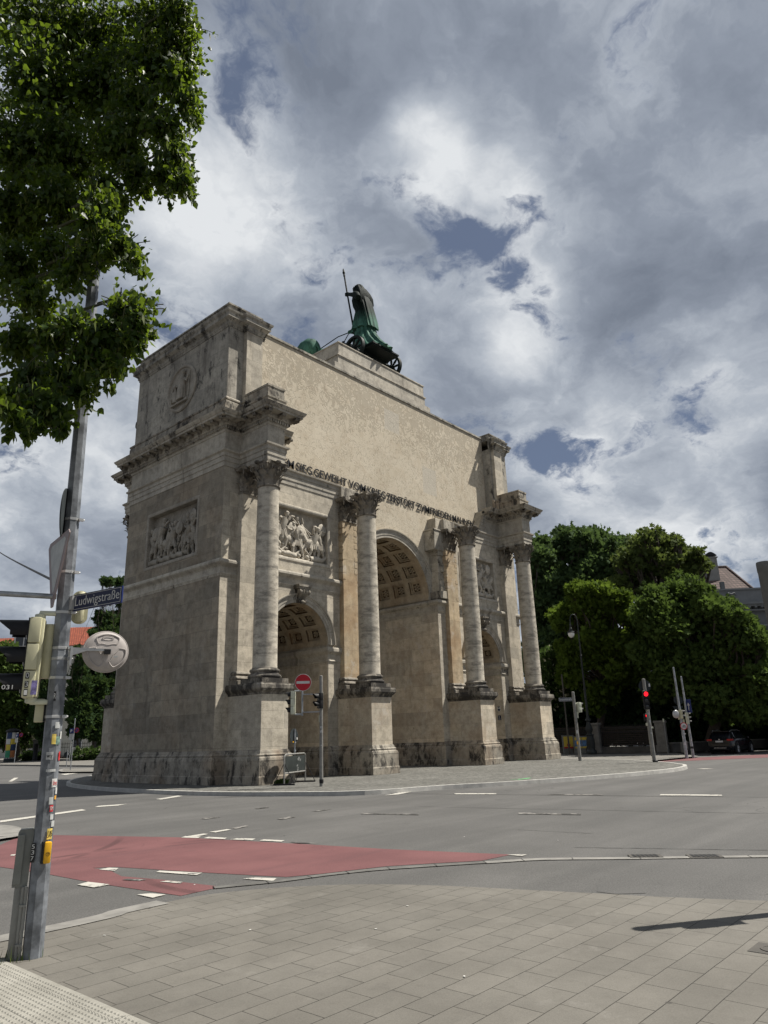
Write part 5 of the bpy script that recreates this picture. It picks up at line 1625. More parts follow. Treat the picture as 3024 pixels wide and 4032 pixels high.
w.lathe([(.04, 2.595), (.04, 2.635), (.03, 2.64)], (-.2, 0), 14); w.lathe([(.03, 1.89), (.042, 1.90), (.042, 1.935)], (-.2, 0), 14)
w.box(-.075, -.045, -.03, .03, 2.58, 2.69); w.box(-.075, -.045, -.03, .03, 1.86, 1.97)
w.build('signal_bracket', M['pale_housing'], np_, 40, world_coords=False)
# second signal, seen from behind
w = MB(); w.lathe([(.001, 2.10), (.050, 2.10), (.056, 2.115), (.056, 2.545), (.05, 2.56), (.001, 2.56)], (-.118, .06), 18)
w.lathe([(.057, 2.325), (.059, 2.33), (.057, 2.335)], (-.118, .06), 18, None, False)
w.box(-.15, -.08, .09, .16, 2.11, 2.55)
w.build('signal_back', M['cream_housing'], np_, 40, world_coords=False)
w = MB(); w.bevbox(-.165, -.10, .03, .12, 1.74, 1.93, .008); w.build('pedestrian_signal', M['cream_housing'], np_, world_coords=False)
w = MB(); w.box(-.10, -.07, .03, .13, 1.745, 1.925); w.build('pedestrian_signal_front', M['black_visor'], np_, world_coords=False)
# oval backing board behind the street sign
w = MB()
ov = [(.085 + .065 * math.cos(a), .12, (2.82 if math.sin(a) >= 0 else 2.65) + .065 * math.sin(a)) for a in [k * PI / 14 for k in range(28)]]
w.prism(ov, (0, .02, 0))
w.build('oval_board', M['cream_housing'], np_, world_coords=False)
w = MB(); w.lathe([(.028, 2.60), (.034, 2.61), (.034, 2.86), (.028, 2.87)], (.085, .10), 14); w.tube([(.05, .09, 2.615), (.12, .09, 2.62)], .007, 6); w.box(.10, .115, .08, .10, 2.60, 2.66); w.box(.06, .075, .085, .12, 2.80, 2.87)
w.build('oval_board_lamp', M['cream_housing'], np_, 40, world_coords=False)
# convex mirror seen from behind, on its arm
mc = Vector((.312, -.04, 2.325))
Tm = Matrix.Translation(mc) @ rotz(R(12)) @ Matrix.Rotation(PI / 2, 4, 'X')
w = MB()
w.lathe([(.0005, .030), (.06, .029), (.12, .022), (.158, .008), (.178, -.012), (.182, -.022), (.178, -.028), (.0005, -.060)], (0, 0), 48, Tm, False)
mi = w.build('mirror', M['mirror_back'], np_, 50, world_coords=False)
w = MB()
# pressed ribs: three curled bays like a wheel
for k in range(3):
    a0 = R(90 + 120 * k)
    pts = []
    for i in range(37):
        t = i / 36
        a = a0 + R(-48 + 96 * t); r = .148 if True else 0
        if t < .14: a = a0 + R(-48 + 96 * .14 * (t / .14)); r = .095 + .053 * math.sin(t / .14 * PI / 2)
        elif t > .86: r = .095 + .053 * math.sin((1 - t) / .14 * PI / 2)
        pts.append((r * math.cos(a), r * math.sin(a), .030 - (r / .178) ** 2 * .018))
    for i in range(1, 20):
        t = i / 20
        a = a0 + R(48 - 96 * t); r = .095 - .038 * math.sin(PI * t)
        pts.append((r * math.cos(a), r * math.sin(a), .030 - (r / .178) ** 2 * .018))
    pts.append(pts[0])
    w.tube([Tm @ Vector(p) for p in pts], .0055, 6, False)
w.tube([Tm @ Vector((.175 * math.cos(a), .175 * math.sin(a), -.010)) for a in [k * PI / 24 for k in range(49)]], .006, 6, False)
el_ = [Tm @ Vector((.045 * math.cos(a), .115 + .018 * math.sin(a), .026)) for a in [k * PI / 12 for k in range(25)]]
w.tube(el_, .0025, 5, False)
w.build('mirror_ribs', M['mirror_back'], mi, 50, world_coords=False)
w = MB(); w.box(-.02, .03, -.075, -.030, -.028, .012, Matrix.Translation(mc)); w.build('mirror_joint', M['iron_black'], np_, world_coords=False)
w = MB()
w.prism([(.055, -.085, 2.352), (.345, -.115, 2.338), (.345, -.115, 2.322), (.16, -.095, 2.322), (.058, -.085, 2.285)], (.003, .022, 0))
w.box(.045, .06, -.09, -.03, 2.20, 2.36)
w.build('mirror_arm', M['bright_steel'], np_, world_coords=False)
w = MB(); w.box(.06, .09, -.004, 0, 0, .014, Matrix.Translation(mc + Vector((0, -.034, -.07))) @ Matrix.Rotation(R(-12), 4, 'Y')); w.build('mirror_sticker', M['sign_dirty_white'], np_, world_coords=False)
# two signs edge-on, higher up, the mast arm
w = MB()
o_, T_d = disc(np_, (-.105, .02, 3.555), .25, R(-98), ('sign_dirty_white', None, 'sign_back'), 'round_sign', .008)
tri = [(-.30, 3.34), (.30, 3.34), (.345, 3.30), (.03, 2.70), (-.03, 2.70), (-.345, 3.30)]
Tt = Matrix.Translation((-.128, -.02, 0)) @ rotz(R(-77))
w.prism([(x, 0, z) for x, z in tri], (0, .008, 0), Tt)
tg = w.build('give_way_sign', M['sign_pale_red'], np_, world_coords=False)
w = MB(); w.prism([(x * .72, -.002, 3.105 + (z - 3.105) * .72 + .02) for x, z in tri], (0, .001, 0), Tt); w.build('sign_field', M['sign_dirty_white'], tg, world_coords=False)
w = MB(); w.tube([(-2.6, .35, 2.875), (-.5, .02, 2.81), (-.10, .0, 2.80)], .024, 12); w.build('mast_arm', M['galvanised'], np_, 40, world_coords=False)
# push button, its number strip, cable cabinet
w = MB()
w.bevbox(-.008, .040, -.128, -.07, .665, .822, .012, rotz(R(6)))
w.build('push_button', M['button_yellow'], np_, 40, world_coords=False)
w = MB(); Tb = rotz(R(6)) @ Matrix.Translation((.017, -.129, .735)) @ Matrix.Rotation(PI / 2, 4, 'X')
w.tube([Tb @ Vector((.013 * math.cos(a), .013 * math.sin(a), 0)) for a in [k * PI / 10 for k in range(21)]], .0012, 5, False)
for x, y in ((-.005, .004), (.005, .004), (0, -.004)): w.ell(Tb @ Vector((x, y, 0)), (.0022, .0015, .0022), None, 6, 4)
w.build('button_symbol', M['ink_black'], np_, world_coords=False)
w = MB(); w.bevbox(-.022, -.002, -.115, -.06, .665, .825, .004, rotz(R(6))); w.box(-.058, -.028, -.0790, -.0778, .675, .815, rotz(R(-22))); w.build('button_back', M['ink_black'], np_, world_coords=False)
w = MB()
for ch, z in (('5', .775), ('3', .733), ('7', .690)): put_text(w, ch, .045, rotz(R(-22)) @ Matrix.Translation((-.054, -.0796, z)), .021)
w.build('button_lettering', M['sign_white'], np_, world_coords=False)
w = MB()
w.prism([(-.185, -.01, .50), (-.085, -.01, .50), (-.075, .0, .90), (-.085, .0, .915), (-.165, .0, .915), (-.180, .0, .89)], (0, .13, 0))
w.bevbox(-.180, -.13, -.022, -.01, .52, .88, .006)
w.build('cable_cabinet', M['cabinet_grey'], np_, world_coords=False)
w = MB(); w.bevbox(-.165, -.115, .0, .09, 0, .50, .005); w.tube([(-.108, -.02, 0), (-.108, -.02, .50)], .012, 8); w.tube([(-.085, -.03, 0), (-.085, -.03, .50)], .010, 8)
for z in (.10, .37): w.box(-.12, -.075, -.045, -.02, z - .008, z + .008)
w.build('cable_duct', M['grey_plastic'], np_, 40, world_coords=False)
# stickers on the facets
def stick(z0, z1, a0, a1, mat, name='sticker', txt=None, ink='ink_black'):
    w = MB()
    vs = []
    n = 5
    for z in (z0, z1):
        for k in range(n + 1):
            a = R(a0 + (a1 - a0) * k / n); rr = prad(z) + .0015
            vs.append((rr * math.cos(a), rr * math.sin(a), z))
    w.add(vs, [(k, k + 1, n + 2 + k, n + 1 + k) for k in range(n)])
    o = lean(w).build(name, M[mat], np_, world_coords=False)
    if txt:
        am = R((a0 + a1) / 2); rr = prad(z0) + .004
        Tq = Matrix.Translation((rr * math.cos(am), rr * math.sin(am), z0 + (z1 - z0) * .25)) @ rotz(am + PI / 2)
        w = MB(); put_text(w, txt, (z1 - z0) * .8, Tq, rr * R(a1 - a0) * .8, True, .0006)
        lean(w).build('sticker_lettering', M[ink], o, world_coords=False)
for a in ((1.685, 1.735, -78, -46, 'sign_dirty_white'), (1.56, 1.64, -92, -66, 'sticker_yellow'), (1.555, 1.62, -66, -36, 'sticker_green'), (1.44, 1.50, -118, -74, 'sign_dirty_white', 'sticker', 'wig', 'ink_black'), (1.43, 1.50, -34, -14, 'sticker_red'), (1.345, 1.365, -110, -50, 'sign_dirty_white'), (1.225, 1.29, -68, -30, 'sign_white', 'sticker', 'Umz', 'sticker_red'), (1.905, 1.985, -104, -90, 'ink_black', 'sticker', 'R', 'sign_white'), (1.13, 1.16, -40, -22, 'sticker_orange'), (1.04, 1.09, -68, -44, 'sticker_red', 'sticker', 'SM', 'sign_white'), (.98, 1.02, -60, -36, 'sign_dirty_white'), (1.095, 1.15, -76, -48, 'sign_dirty_white'), (.835, .915, -70, -34, 'sticker_yellow', 'sticker', 'US', 'ink_black'), (.925, .97, -48, -18, 'sign_dirty_white'), (1.17, 1.22, -36, -14, 'sign_white'), (1.60, 1.66, -34, -20, 'sign_white')):
    stick(*a)
# weeds round its foot
w = MB(); rr = random.Random(7)
for k in range(70):
    a = rr.random() * 2 * PI; r_ = .10 + rr.random() * .12
    x, y = -.13 + r_ * math.cos(a), .02 + r_ * math.sin(a) * .7
    h_ = .03 + .09 * rr.random(); t = rr.random() * PI
    w.add([(x - .004 * math.cos(t), y - .004 * math.sin(t), 0), (x + .004 * math.cos(t), y + .004 * math.sin(t), 0), (x + .05 * (rr.random() - .5), y + .05 * (rr.random() - .5), h_)], [(0, 1, 2)])
gw = w.build('grass_tuft', M['grass_blade'], None, world_coords=False)
gw.location = np_.location; gw.rotation_euler.z = R(-24.4)
tag(gw, 'tuft of dry grass growing at the foot of the stickered signal pole', 'grass', kind='stuff')
# overhead wire
w = MB(); a = at(-30, 1165, 40); b = np_.location + Vector((-.12, .04, 2.93))
w.tube([a.lerp(b, k / 12) - Vector((0, 0, .12 * math.sin(PI * k / 12))) for k in range(13)], .013, 5)
tag(w.build('overhead_wire', M['cable']), 'thin dark overhead wire running from the signal pole up to the left', 'wire')

# ---- no-entry pole beside the left passage
t = thing('signal_pole', 'thin grey signal pole with red no-entry disc in front of the left passage', 'signal pole', (-10.25, -4.35, 0), VIEW_ROT)
pole_mesh(t, .062, .055, 3.55)
w = MB(); w.box(-.64, 0, -.02, .02, 2.93, 2.965); w.box(-.64, 0, -.02, .02, 2.345, 2.38); w.tube([(-.64, 0, 2.25), (-.64, 0, 3.15)], .032, 10)
w.tube([(-.90, .0, 2.30), (-.64, 0, 2.30)], .028, 8); w.tube([(-.90, .0, 3.07), (-.64, 0, 3.07)], .028, 8)
w.build('bracket', M['galvanised'], t, 40, world_coords=False)
o_, Td = disc(t, (-.61, -.05, 3.34), .285, 0, ('sign_white', None, 'sign_back'), 'no_entry_sign')
w = MB(); w.lathe([(.0005, .003), (.27, .003)], (0, 0), 40, Td, False); w.build('red_disc', M['sign_red'], o_, world_coords=False)
w = MB(); w.box(-.225, .225, -.0555, -.054, 3.30, 3.385, Matrix.Translation((-.61, 0, 0))); w.build('white_bar', M['sign_white'], o_, world_coords=False)
signal_head(t, (-1.02, 0, 2.295), -PI / 2, 3, .245, 'pale_housing', None, .12, .75)
signal_head(t, (-.075, -.02, 2.47), -PI / 2 + .55, 2, .24, 'black_visor', None, .10, .9)
w = MB(); w.box(.055, .072, -.03, .05, 2.48, 3.0); w.box(-.075, -.055, -.05, -.03, 2.02, 2.24); w.build('mount', M['pale_housing'], t, world_coords=False)
w = MB()
for z, mt in ((1.86, 0), (1.72, 0), (1.28, 0)): disc(t, (.005, -.064, z), .04 if z != 1.28 else .02, 0, ('sign_dirty_white', None, 'sign_dirty_white'), 'sticker', .002)
w.lathe([(.068, .10), (.072, .12), (.072, .2), (.068, .22)], (0, 0), 14); w.build('foot_collar', M['iron_black'], t, world_coords=False)

# ---- barrier stand with the back of a round sign
b0, b1 = Vector((-10.29, -2.53, 0)), Vector((-8.70, -1.85, 0))
d = b1 - b0; t = thing('barrier_stand', 'tubular steel barrier with a grey board and a round sign back, beside the left pedestal', 'barrier', tuple(b0), math.atan2(d.y, d.x)); L_ = d.length
w = MB()
w.tube([(0, 0, .02), (0, 0, .88), (.03, 0, .96), (.12, 0, 1.0), (L_ - .12, 0, 1.0), (L_ - .03, 0, .96), (L_, 0, .88), (L_, 0, .02)], .028, 10); w.tube([(0, 0, .38), (L_, 0, .38)], .028, 10)
w.build('frame', M['pole_grey'], t, 40, world_coords=False)
w = MB(); w.box(.06, L_ - .06, -.008, .008, .41, .94); w.build('board', M['board_grey'], t, world_coords=False)
w = MB()
for q, (x, z, s_) in enumerate(((L_ * .66, .83, .09), (L_ * .74, .78, .06), (L_ * .60, .60, .05), (L_ * .63, .52, .04), (L_ * .62, .45, .05))): w.prism([(x + s_ * (1 + .3 * math.sin(k * 2.1)) * math.cos(k), -.0095, z + s_ * .6 * (1 + .4 * math.sin(k * 1.7)) * math.sin(k)) for k in [i * PI / 5 for i in range(10)]], (0, .001, 0))
w.build('torn_paper', M['box_grey'], t, world_coords=False)
for x in (0, L_):
    w = MB(); w.box(x - .03, x + .03, -.40, .40, 0, .05)
    w.tube([(x, -.38, .05), (x, 0, .72)], .012, 6); w.tube([(x, .38, .05), (x, 0, .72)], .012, 6)
    w.build('foot', M['iron_black'], t, world_coords=False)
w = MB(); w.tube([(L_ * .5, .02, .95), (L_ * .5, .02, 1.85)], .026, 10); w.box(L_ * .5 - .05, L_ * .5 + .05, -.01, .03, 1.08, 1.13); w.box(L_ * .5 - .05, L_ * .5 + .05, -.01, .03, 1.36, 1.41)
w.build('sign_post', M['galvanised'], t, world_coords=False)
o_, Td = disc(t, (L_ * .5, .055, 1.61), .265, PI - .12, ('sign_white', None, 'sign_back'), 'round_sign')
w = MB(); w.box(.12, .20, .003, .0065, -.13, -.05, Matrix.Translation((L_ * .5, 0, 1.61))); w.build('white_sticker', M['sign_white'], o_, world_coords=False)
w = MB(); w.bevbox(-.2, -.11, .003, .0065, -.22, -.17, .01, Matrix.Translation((L_ * .5, 0, 1.61))); w.build('yellow_sticker', M['button_yellow'], o_, world_coords=False)

# ---- poles at the right
t = thing('signal_pole', 'grey signal pole with a street name plate, behind the right end of the arch', 'signal pole', (7.85, -4.35, 0), VIEW_ROT)
pole_mesh(t, .085, .075, 3.42)
w = MB(); w.box(-.78, -.07, -.012, .012, 2.96, 3.14); pl_ = w.build('street_sign', M['sign_navy'], t, world_coords=False)
w = MB(); put_text(w, 'Leopoldstraße', .17, Matrix.Translation((-.75, -.0135, 3.005)), .65, bold=.002)
for a in ((-.775, -.075, 2.965, 2.975), (-.775, -.075, 3.125, 3.135), (-.775, -.768, 2.965, 3.135), (-.082, -.075, 2.965, 3.135)): w.box(a[0], a[1], -.0145, -.012, a[2], a[3])
w.build('sign_lettering', M['sign_white'], pl_, world_coords=False)
signal_head(t, (.33, .08, 2.38), PI * .62, 2, .24, 'pale_housing', None, .16, .5)
w = MB(); w.tube([(0, 0, 2.82), (.2, .02, 2.82)], .03, 8); w.tube([(0, 0, 2.36), (.2, .02, 2.36)], .03, 8); w.box(.10, .16, 0, .06, 2.1, 2.35); w.build('bracket', M['pale_housing'], t, world_coords=False)
w = MB(); w.bevbox(-.10, -.03, -.11, -.06, .80, .94, .01); w.build('push_button', M['button_yellow'], t, world_coords=False)
w = MB(); w.box(-.06, .02, -.087, -.08, 1.34, 1.5); w.build('sticker', M['sign_white'], t, world_coords=False)

t = thing('signal_pole', 'grey pole on the island tip with a lit red signal and round sign back', 'signal pole', (6.5, -8.75, 0), VIEW_ROT)
pole_mesh(t, .082, .075, 3.72)
o_, Td = disc(t, (.05, .09, 3.40), .285, PI, ('sign_white', None, 'sign_back'), 'round_sign')
w = MB(); w.box(.22, .28, .0, .083, 3.36, 3.50); w.build('sign_sticker', M['sign_white'], o_, world_coords=False)
signal_head(t, (-.05, -.20, 2.33), 0, 3, .262, 'black_visor', 2, .13, .3)
w = MB(); w.box(-.05, 0, -.1, 0, 2.28, 2.32); w.bevbox(-.14, -.05, -.12, -.05, 3.12, 3.18, .01); w.bevbox(.06, .15, -.03, .03, 1.48, 1.55, .01); w.build('bracket', M['pale_housing'], t, world_coords=False)
w = MB(); w.lathe([(.12, 0), (.12, .06), (.09, .10)], (.03, -.02), 12); w.build('rubber_foot', M['iron_black'], t, world_coords=False)
w = MB(); w.box(-.05, .04, -.084, -.078, 2.1, 2.18); w.box(-.02, .05, -.084, -.078, 1.75, 1.85); w.box(-.03, .03, -.084, -.079, 1.25, 1.3); w.build('sticker', M['sign_dirty_white'], t, world_coords=False)

t = thing('signal_pole', 'slim stickered pole with a small red pedestrian signal, close behind the island-tip pole', 'signal pole', (14.58, -5.37, 0), VIEW_ROT)
pole_mesh(t, .062, .055, 2.3)
signal_head(t, (-.075, -.07, 1.86), .2, 2, .20, 'black_visor', 1, .1, .5, ped=True)
w = MB(); w.bevbox(-.12, .0, -.08, .02, 1.62, 1.78, .01); w.build('control_box', M['pale_housing'], t, world_coords=False)
w = MB()
for k in range(6): w.box(-.04 + .02 * (k % 2), .03, -.064, -.058, .5 + .18 * k, .6 + .17 * k)
w.build('sticker', M['sign_dirty_white'], t, world_coords=False)

t = thing('signal_pole', 'tall pale pole carrying a round mirror and a red-ringed cycle sign, left one of two', 'signal pole', (12.67, -7.99, -.04), VIEW_ROT)
pole_mesh(t, .085, .045, 4.65, 'galvanised')
o_, Td = disc(t, (.04, .09, 2.92), .24, PI - .1, ('sign_white', None, 'sign_back'), 'round_sign')
w = MB(); w.prism([(-.32, .08, 2.62), (.26, .08, 2.62), (-.03, .08, 2.12)], (0, .008, 0)); w.build('give_way_back', M['sign_back'], t, world_coords=False)
w = MB(); w.ell((-.28, -.12, 2.20), (.185, .06, .21), None, 24, 14); w.build('mirror', M['bright_steel'], t, 60, world_coords=False)
signal_head(t, (.09, -.02, 1.95), PI / 2, 2, .22, 'cream_housing', None, .12, .8)
w = MB(); w.bevbox(-.14, -.06, -.06, .04, 1.92, 2.40, .01); w.bevbox(.06, .15, -.07, .0, 1.74, 1.92, .01); w.build('housing', M['cream_housing'], t, world_coords=False)
o_, Td = disc(t, (.05, -.11, 1.58), .19, 0, ('sign_red', 'sign_white', 'sign_back'), 'cycle_sign')
w = MB()
for x in (-.05, .06): w.tube([Td @ Vector((x + .045 * math.cos(a), -.03 + .045 * math.sin(a), .006)) for a in [k * PI / 8 for k in range(17)]], .008, 4, False)
w.tube([Td @ Vector(p) for p in ((-.05, -.03, .006), (-.01, .03, .006), (.05, .03, .006), (.06, -.03, .006))], .008, 4); w.tube([Td @ Vector(p) for p in ((-.02, .06, .006), (.0, -.03, .006))], .008, 4)
w.build('cycle_symbol', M['ink_black'], o_, world_coords=False)
w = MB(); w.bevbox(.09, .14, -.02, .10, .45, .82, .01); w.build('cabinet', M['pole_grey'], t, world_coords=False)
w = MB(); w.box(.0, .11, -.075, -.07, 1.16, 1.22); w.box(-.09, -.05, -.08, -.07, .92, 1.08); w.box(-.05, .02, -.088, -.08, .62, .76); w.build('sticker', M['sign_white'], t, world_coords=False)

t = thing('signal_pole', 'tall pale pole with a blue one-way plate seen edge-on, right one of two', 'signal pole', (13.55, -8.02, -.04), VIEW_ROT)
pole_mesh(t, .078, .042, 4.2, 'galvanised')
w = MB(); w.box(-.16, .16, -.012, .0, 2.26, 2.97, Matrix.Translation((.14, -.07, 0)) @ rotz(R(-58))); pl_ = w.build('blue_sign', M['sign_blue'], t, world_coords=False)
w = MB(); Tb = Matrix.Translation((.14, -.07, 0)) @ rotz(R(-58)); w.box(-.02, .02, -.015, -.012, 2.38, 2.68, Tb); w.prism([(-.08, -.014, 2.64), (.08, -.014, 2.64), (0, -.014, 2.80)], (0, .001, 0), Tb); w.build('arrow', M['sign_white'], pl_, world_coords=False)
signal_head(t, (.06, .02, 1.68), PI / 2, 3, .19, 'pale_housing', None, .1, .8)
w = MB(); w.lathe([(.083, .42), (.086, .43), (.086, .52), (.083, .53)], (0, 0), 12); w.build('black_band', M['iron_black'], t, world_coords=False)
w = MB(); w.box(-.04, .03, -.08, -.072, 1.2, 1.36); w.box(-.03, .04, -.085, -.076, .8, .88); w.build('sticker', M['sign_white'], t, world_coords=False)

t = thing('cast_iron_street_lamp', 'tall dark cast-iron street lamp with a curved neck and hanging white globe', 'street lamp', (17.75, -.12, 0), VIEW_ROT)
w = MB()
w.lathe([(.27, 0), (.33, .03), (.34, .15), (.31, .22), (.25, .26), (.235, .32), (.25, .5), (.235, .9), (.215, 1.1), (.25, 1.14), (.26, 1.17), (.25, 1.20), (.15, 1.23), (.14, 1.32), (.19, 1.40), (.215, 1.50), (.20, 1.62), (.15, 1.78), (.12, 1.93), (.115, 2.0), (.16, 2.03), (.19, 2.08), (.19, 2.14), (.15, 2.19), (.11, 2.21), (.125, 2.26), (.11, 2.29)], (0, 0), 20)
for k in range(8):
    a = k * PI / 4
    w.tube([(.24 * math.cos(a), .24 * math.sin(a), .35), (.262 * math.cos(a + .2), .262 * math.sin(a + .2), .6), (.235 * math.cos(a), .235 * math.sin(a), .95)], .03, 6)
    w.tube([(.15 * math.cos(a), .15 * math.sin(a), 1.34), (.22 * math.cos(a), .22 * math.sin(a), 1.5), (.14 * math.cos(a), .14 * math.sin(a), 1.8)], .028, 6)
w.build('base', M['lamp_iron'], t, 40, world_coords=False)
w = MB(); w.lathe([(.085, 2.28), (.075, 4.0), (.10, 4.02), (.11, 4.08), (.10, 4.14), (.062, 4.16), (.055, 6.2), (.075, 6.22), (.075, 6.3), (.048, 6.32), (.042, 8.0)], (0, 0), 14)
w.tube([(0, 0, 8.0)] + [(-.24 + .24 * math.cos(a), 0, 8.62 + .45 * math.sin(a)) for a in [k * PI / 10 for k in range(11)]] + [(-.50, 0, 8.45)], [.042] + [.036] * 11 + [.03], 10)
w.build('pole', M['lamp_iron'], t, 40, world_coords=False)
w = MB(); w.lathe([(.03, 8.5), (.05, 8.40), (.06, 8.15), (.09, 8.12), (.10, 7.93), (.22, 7.90), (.245, 7.86), (.245, 7.82)], (-.5, 0), 20); w.build('lamp_hood', M['lamp_iron'], t, 40, world_coords=False)
w = MB(); w.lathe([(.20, 7.82), (.215, 7.74), (.19, 7.62), (.13, 7.53), (.05, 7.49), (.001, 7.485)], (-.5, 0), 20, None, False); w.build('globe', M['opal_glass'], t, 60, world_coords=False)

t = thing('concrete_lamp_post', 'thick grey post with a flat cap, cut off by the right edge of the view', 'post', (-19.72, -20.80, -.02), VIEW_ROT)
w = MB(); w.lathe([(.069, -.05), (.068, 2.98), (.072, 2.985), (.072, 3.07), (.068, 3.085), (.001, 3.09)], (0, 0), 24); w.build('pole', M['concrete_post'], t, 40, world_coords=False)
signal_head(t, (.20, -.02, 1.95), PI / 2, 3, .21, 'pale_housing', None, .12, .6)  # out of view; head added to cast a mounted fitting's shadow on the pavement
w = MB(); w.tube([(0, 0, 2.0), (.2, 0, 2.0)], .02, 8); w.tube([(0, 0, 2.5), (.2, 0, 2.5)], .02, 8); w.build('bracket', M['pale_housing'], t, world_coords=False)

# ---- cabinets with posters, garden gate and wall
for q, (p, lab, wd, ht, cols) in enumerate((((18.75, 2.0, 0), 'grey switch cabinet with a guitar poster, half hidden by the right pedestal', .72, 1.17, ('paper_yellow',)), ((18.7, 1.0, 0), 'wide grey switch cabinet with two blue and yellow posters beside the iron lamp', 1.0, 1.1, ('paper_blue', 'paper_blue')))):
    t = thing('switch_cabinet', lab, 'cabinet', p, VIEW_ROT, 'switch cabinets by the garden gate')
    w = MB(); w.bevbox(-wd / 2, wd / 2, -.02, .3, .32, ht, .012); w.box(-wd / 2 - .02, wd / 2 + .02, -.04, .32, ht - .04, ht + .01); w.box(-wd / 2 + .01, wd / 2 - .01, .0, .3, 0, .32); w.build('cabinet_body', M['box_grey'], t, world_coords=False)
    n = len(cols)
    for k, c_ in enumerate(cols):
        x0 = -wd / 2 + .04 + k * (wd - .04) / n; x1 = x0 + (wd - .04) / n - .04
        w = MB(); w.box(x0, x1, -.026, -.02, .34, ht - .07); po = w.build('poster', M['paper_yellow'], t, world_coords=False)
        w = MB()
        if n == 2: w.box(x0 + .0, x1, -.029, -.026, .45, ht - .25); w.build('poster_picture', M['paper_blue'], po, world_coords=False)
        else:
            w.prism([(x0 + (x1 - x0) * .5 + .10 * (1 + .3 * math.cos(2 * a)) * math.cos(a), -.029, .55 + .12 * math.sin(a)) for a in [k * PI / 8 for k in range(16)]], (0, .002, 0)); w.box((x0 + x1) / 2 - .02, (x0 + x1) / 2 + .02, -.029, -.026, .6, .98); w.box(x0, x1, -.029, -.026, .34, .44)
            w.build('poster_picture', M['sticker_red'], po, world_coords=False)
P0 = Vector((19.0, .05, 0)); P1 = Vector((19.35, -4.2, 0))
for q, (p, lab) in enumerate(((P0, 'left stone gate pier with a flat cap, beside the iron lamp'), (P1, 'right stone gate pier with a flat cap, near the two tall pale poles'))):
    t = thing('gate_pier', lab, 'gate pier', tuple(p), math.atan2((P1 - P0).y, (P1 - P0).x), 'stone gate piers')
    w = MB(); w.bevbox(-.28, .28, -.28, .28, .45, 1.78, .02); w.build('shaft', M['gate_stone'], t, world_coords=False)
    w = MB(); w.bevbox(-.34, .34, -.34, .34, 0, .46, .03); w.build('foot', M['gate_stone'], t, world_coords=False)
    w = MB(); w.bevbox(-.33, .33, -.33, .33, 1.78, 1.92, .02); w.build('cap', M['gate_stone'], t, world_coords=False)
def iron_fence(name, lab, cat, a, b, z0, z1, wallz, slats=False, step=.12):
    d = b - a; L_ = d.length
    t = thing(name, lab, cat, tuple(a), math.atan2(d.y, d.x))
    w = MB()
    k = 0
    while k * step < L_:
        x = k * step; w.box(x - .012, x + .012, -.012, .012, z0, z1 - .05 * (k % 2)); w.prism([(x - .03, 0, z1 - .12), (x, 0, z1 + .04), (x + .03, 0, z1 - .12)], (0, .01, 0)); k += 1
    w.build('bars', M['iron_black'], t, world_coords=False)
    w = MB()
    for z in (z0 + .05, (z0 + z1) * .5 + .2, z1 - .2): w.box(0, L_, -.02, .02, z - .025, z + .025)
    w.build('rails', M['iron_black'], t, world_coords=False)
    if wallz:
        w = MB(); w.box(0, L_, -.15, .15, 0, wallz); w.build('low_wall', M['garden_wall'], t, world_coords=False)
    if slats:
        w = MB(); k = 0
        while z0 + .06 + k * .12 < z1 - .1:
            w.box(.05, L_ - .05, .06, .08, z0 + .06 + k * .12, z0 + .14 + k * .12); k += 1
        w.build('slats', M['wood_slat'], t, world_coords=False)
    return t
dd = (P1 - P0).normalized()
iron_fence('iron_gate', 'black iron gate backed with brown slats between the two gate piers', 'gate', P0 + dd * .34, P1 - dd * .34, .42, 1.75, .40, True)
iron_fence('iron_fence', 'black iron fence backed with brown slats left of the gate', 'fence', Vector((19.6, 9.5, 0)), P0 - dd * .34, .45, 1.72, .40, True)
t = thing('garden_wall', 'low dark garden wall under the trees, right of the gate behind the car', 'wall', (19.5, -4.6, 0))
w = MB()
a, b = Vector((19.45, -4.6, 0)), Vector((29.5, -9.5, 0)); d = (b - a).normalized(); nn = Vector((d.y, -d.x, 0)) * .15
w.prism([tuple(a + nn), tuple(b + nn), tuple(b - nn), tuple(a - nn)], (0, 0, .52)); w.build('wall_body', M['garden_wall'], t)
w = MB(); nn *= 1.3; w.prism([tuple(p + Vector((0, 0, .52))) for p in (a + nn, b + nn, b - nn, a - nn)], (0, 0, .06)); w.build('coping', M['gate_stone'], t)
t = thing('marker_post', 'short stone post standing in front of the low garden wall', 'post', tuple(onz(1477, 1626, 0)), VIEW_ROT)
w = MB(); w.bevbox(-.12, .12, -.12, .12, 0, .62, .03); w.build('shaft', M['gate_stone'], t, world_coords=False)
t = thing('thin_pole', 'thin dark pole with a pale cap between the right gate pier and the tall poles', 'pole', tuple(onz(1443, 1626, 0)), VIEW_ROT)
pole_mesh(t, .035, .03, 1.9, 'pole_grey'); w = MB(); w.lathe([(.05, 1.82), (.05, 2.0), (.03, 2.02)], (0, 0), 10); w.build('cap', M['pale_housing'], t, world_coords=False)
t = thing('thin_pole', 'thin dark pole standing between the two poster cabinets', 'pole', (18.3, 1.75, 0), VIEW_ROT)
pole_mesh(t, .06, .05, 5.2, 'garden_wall')

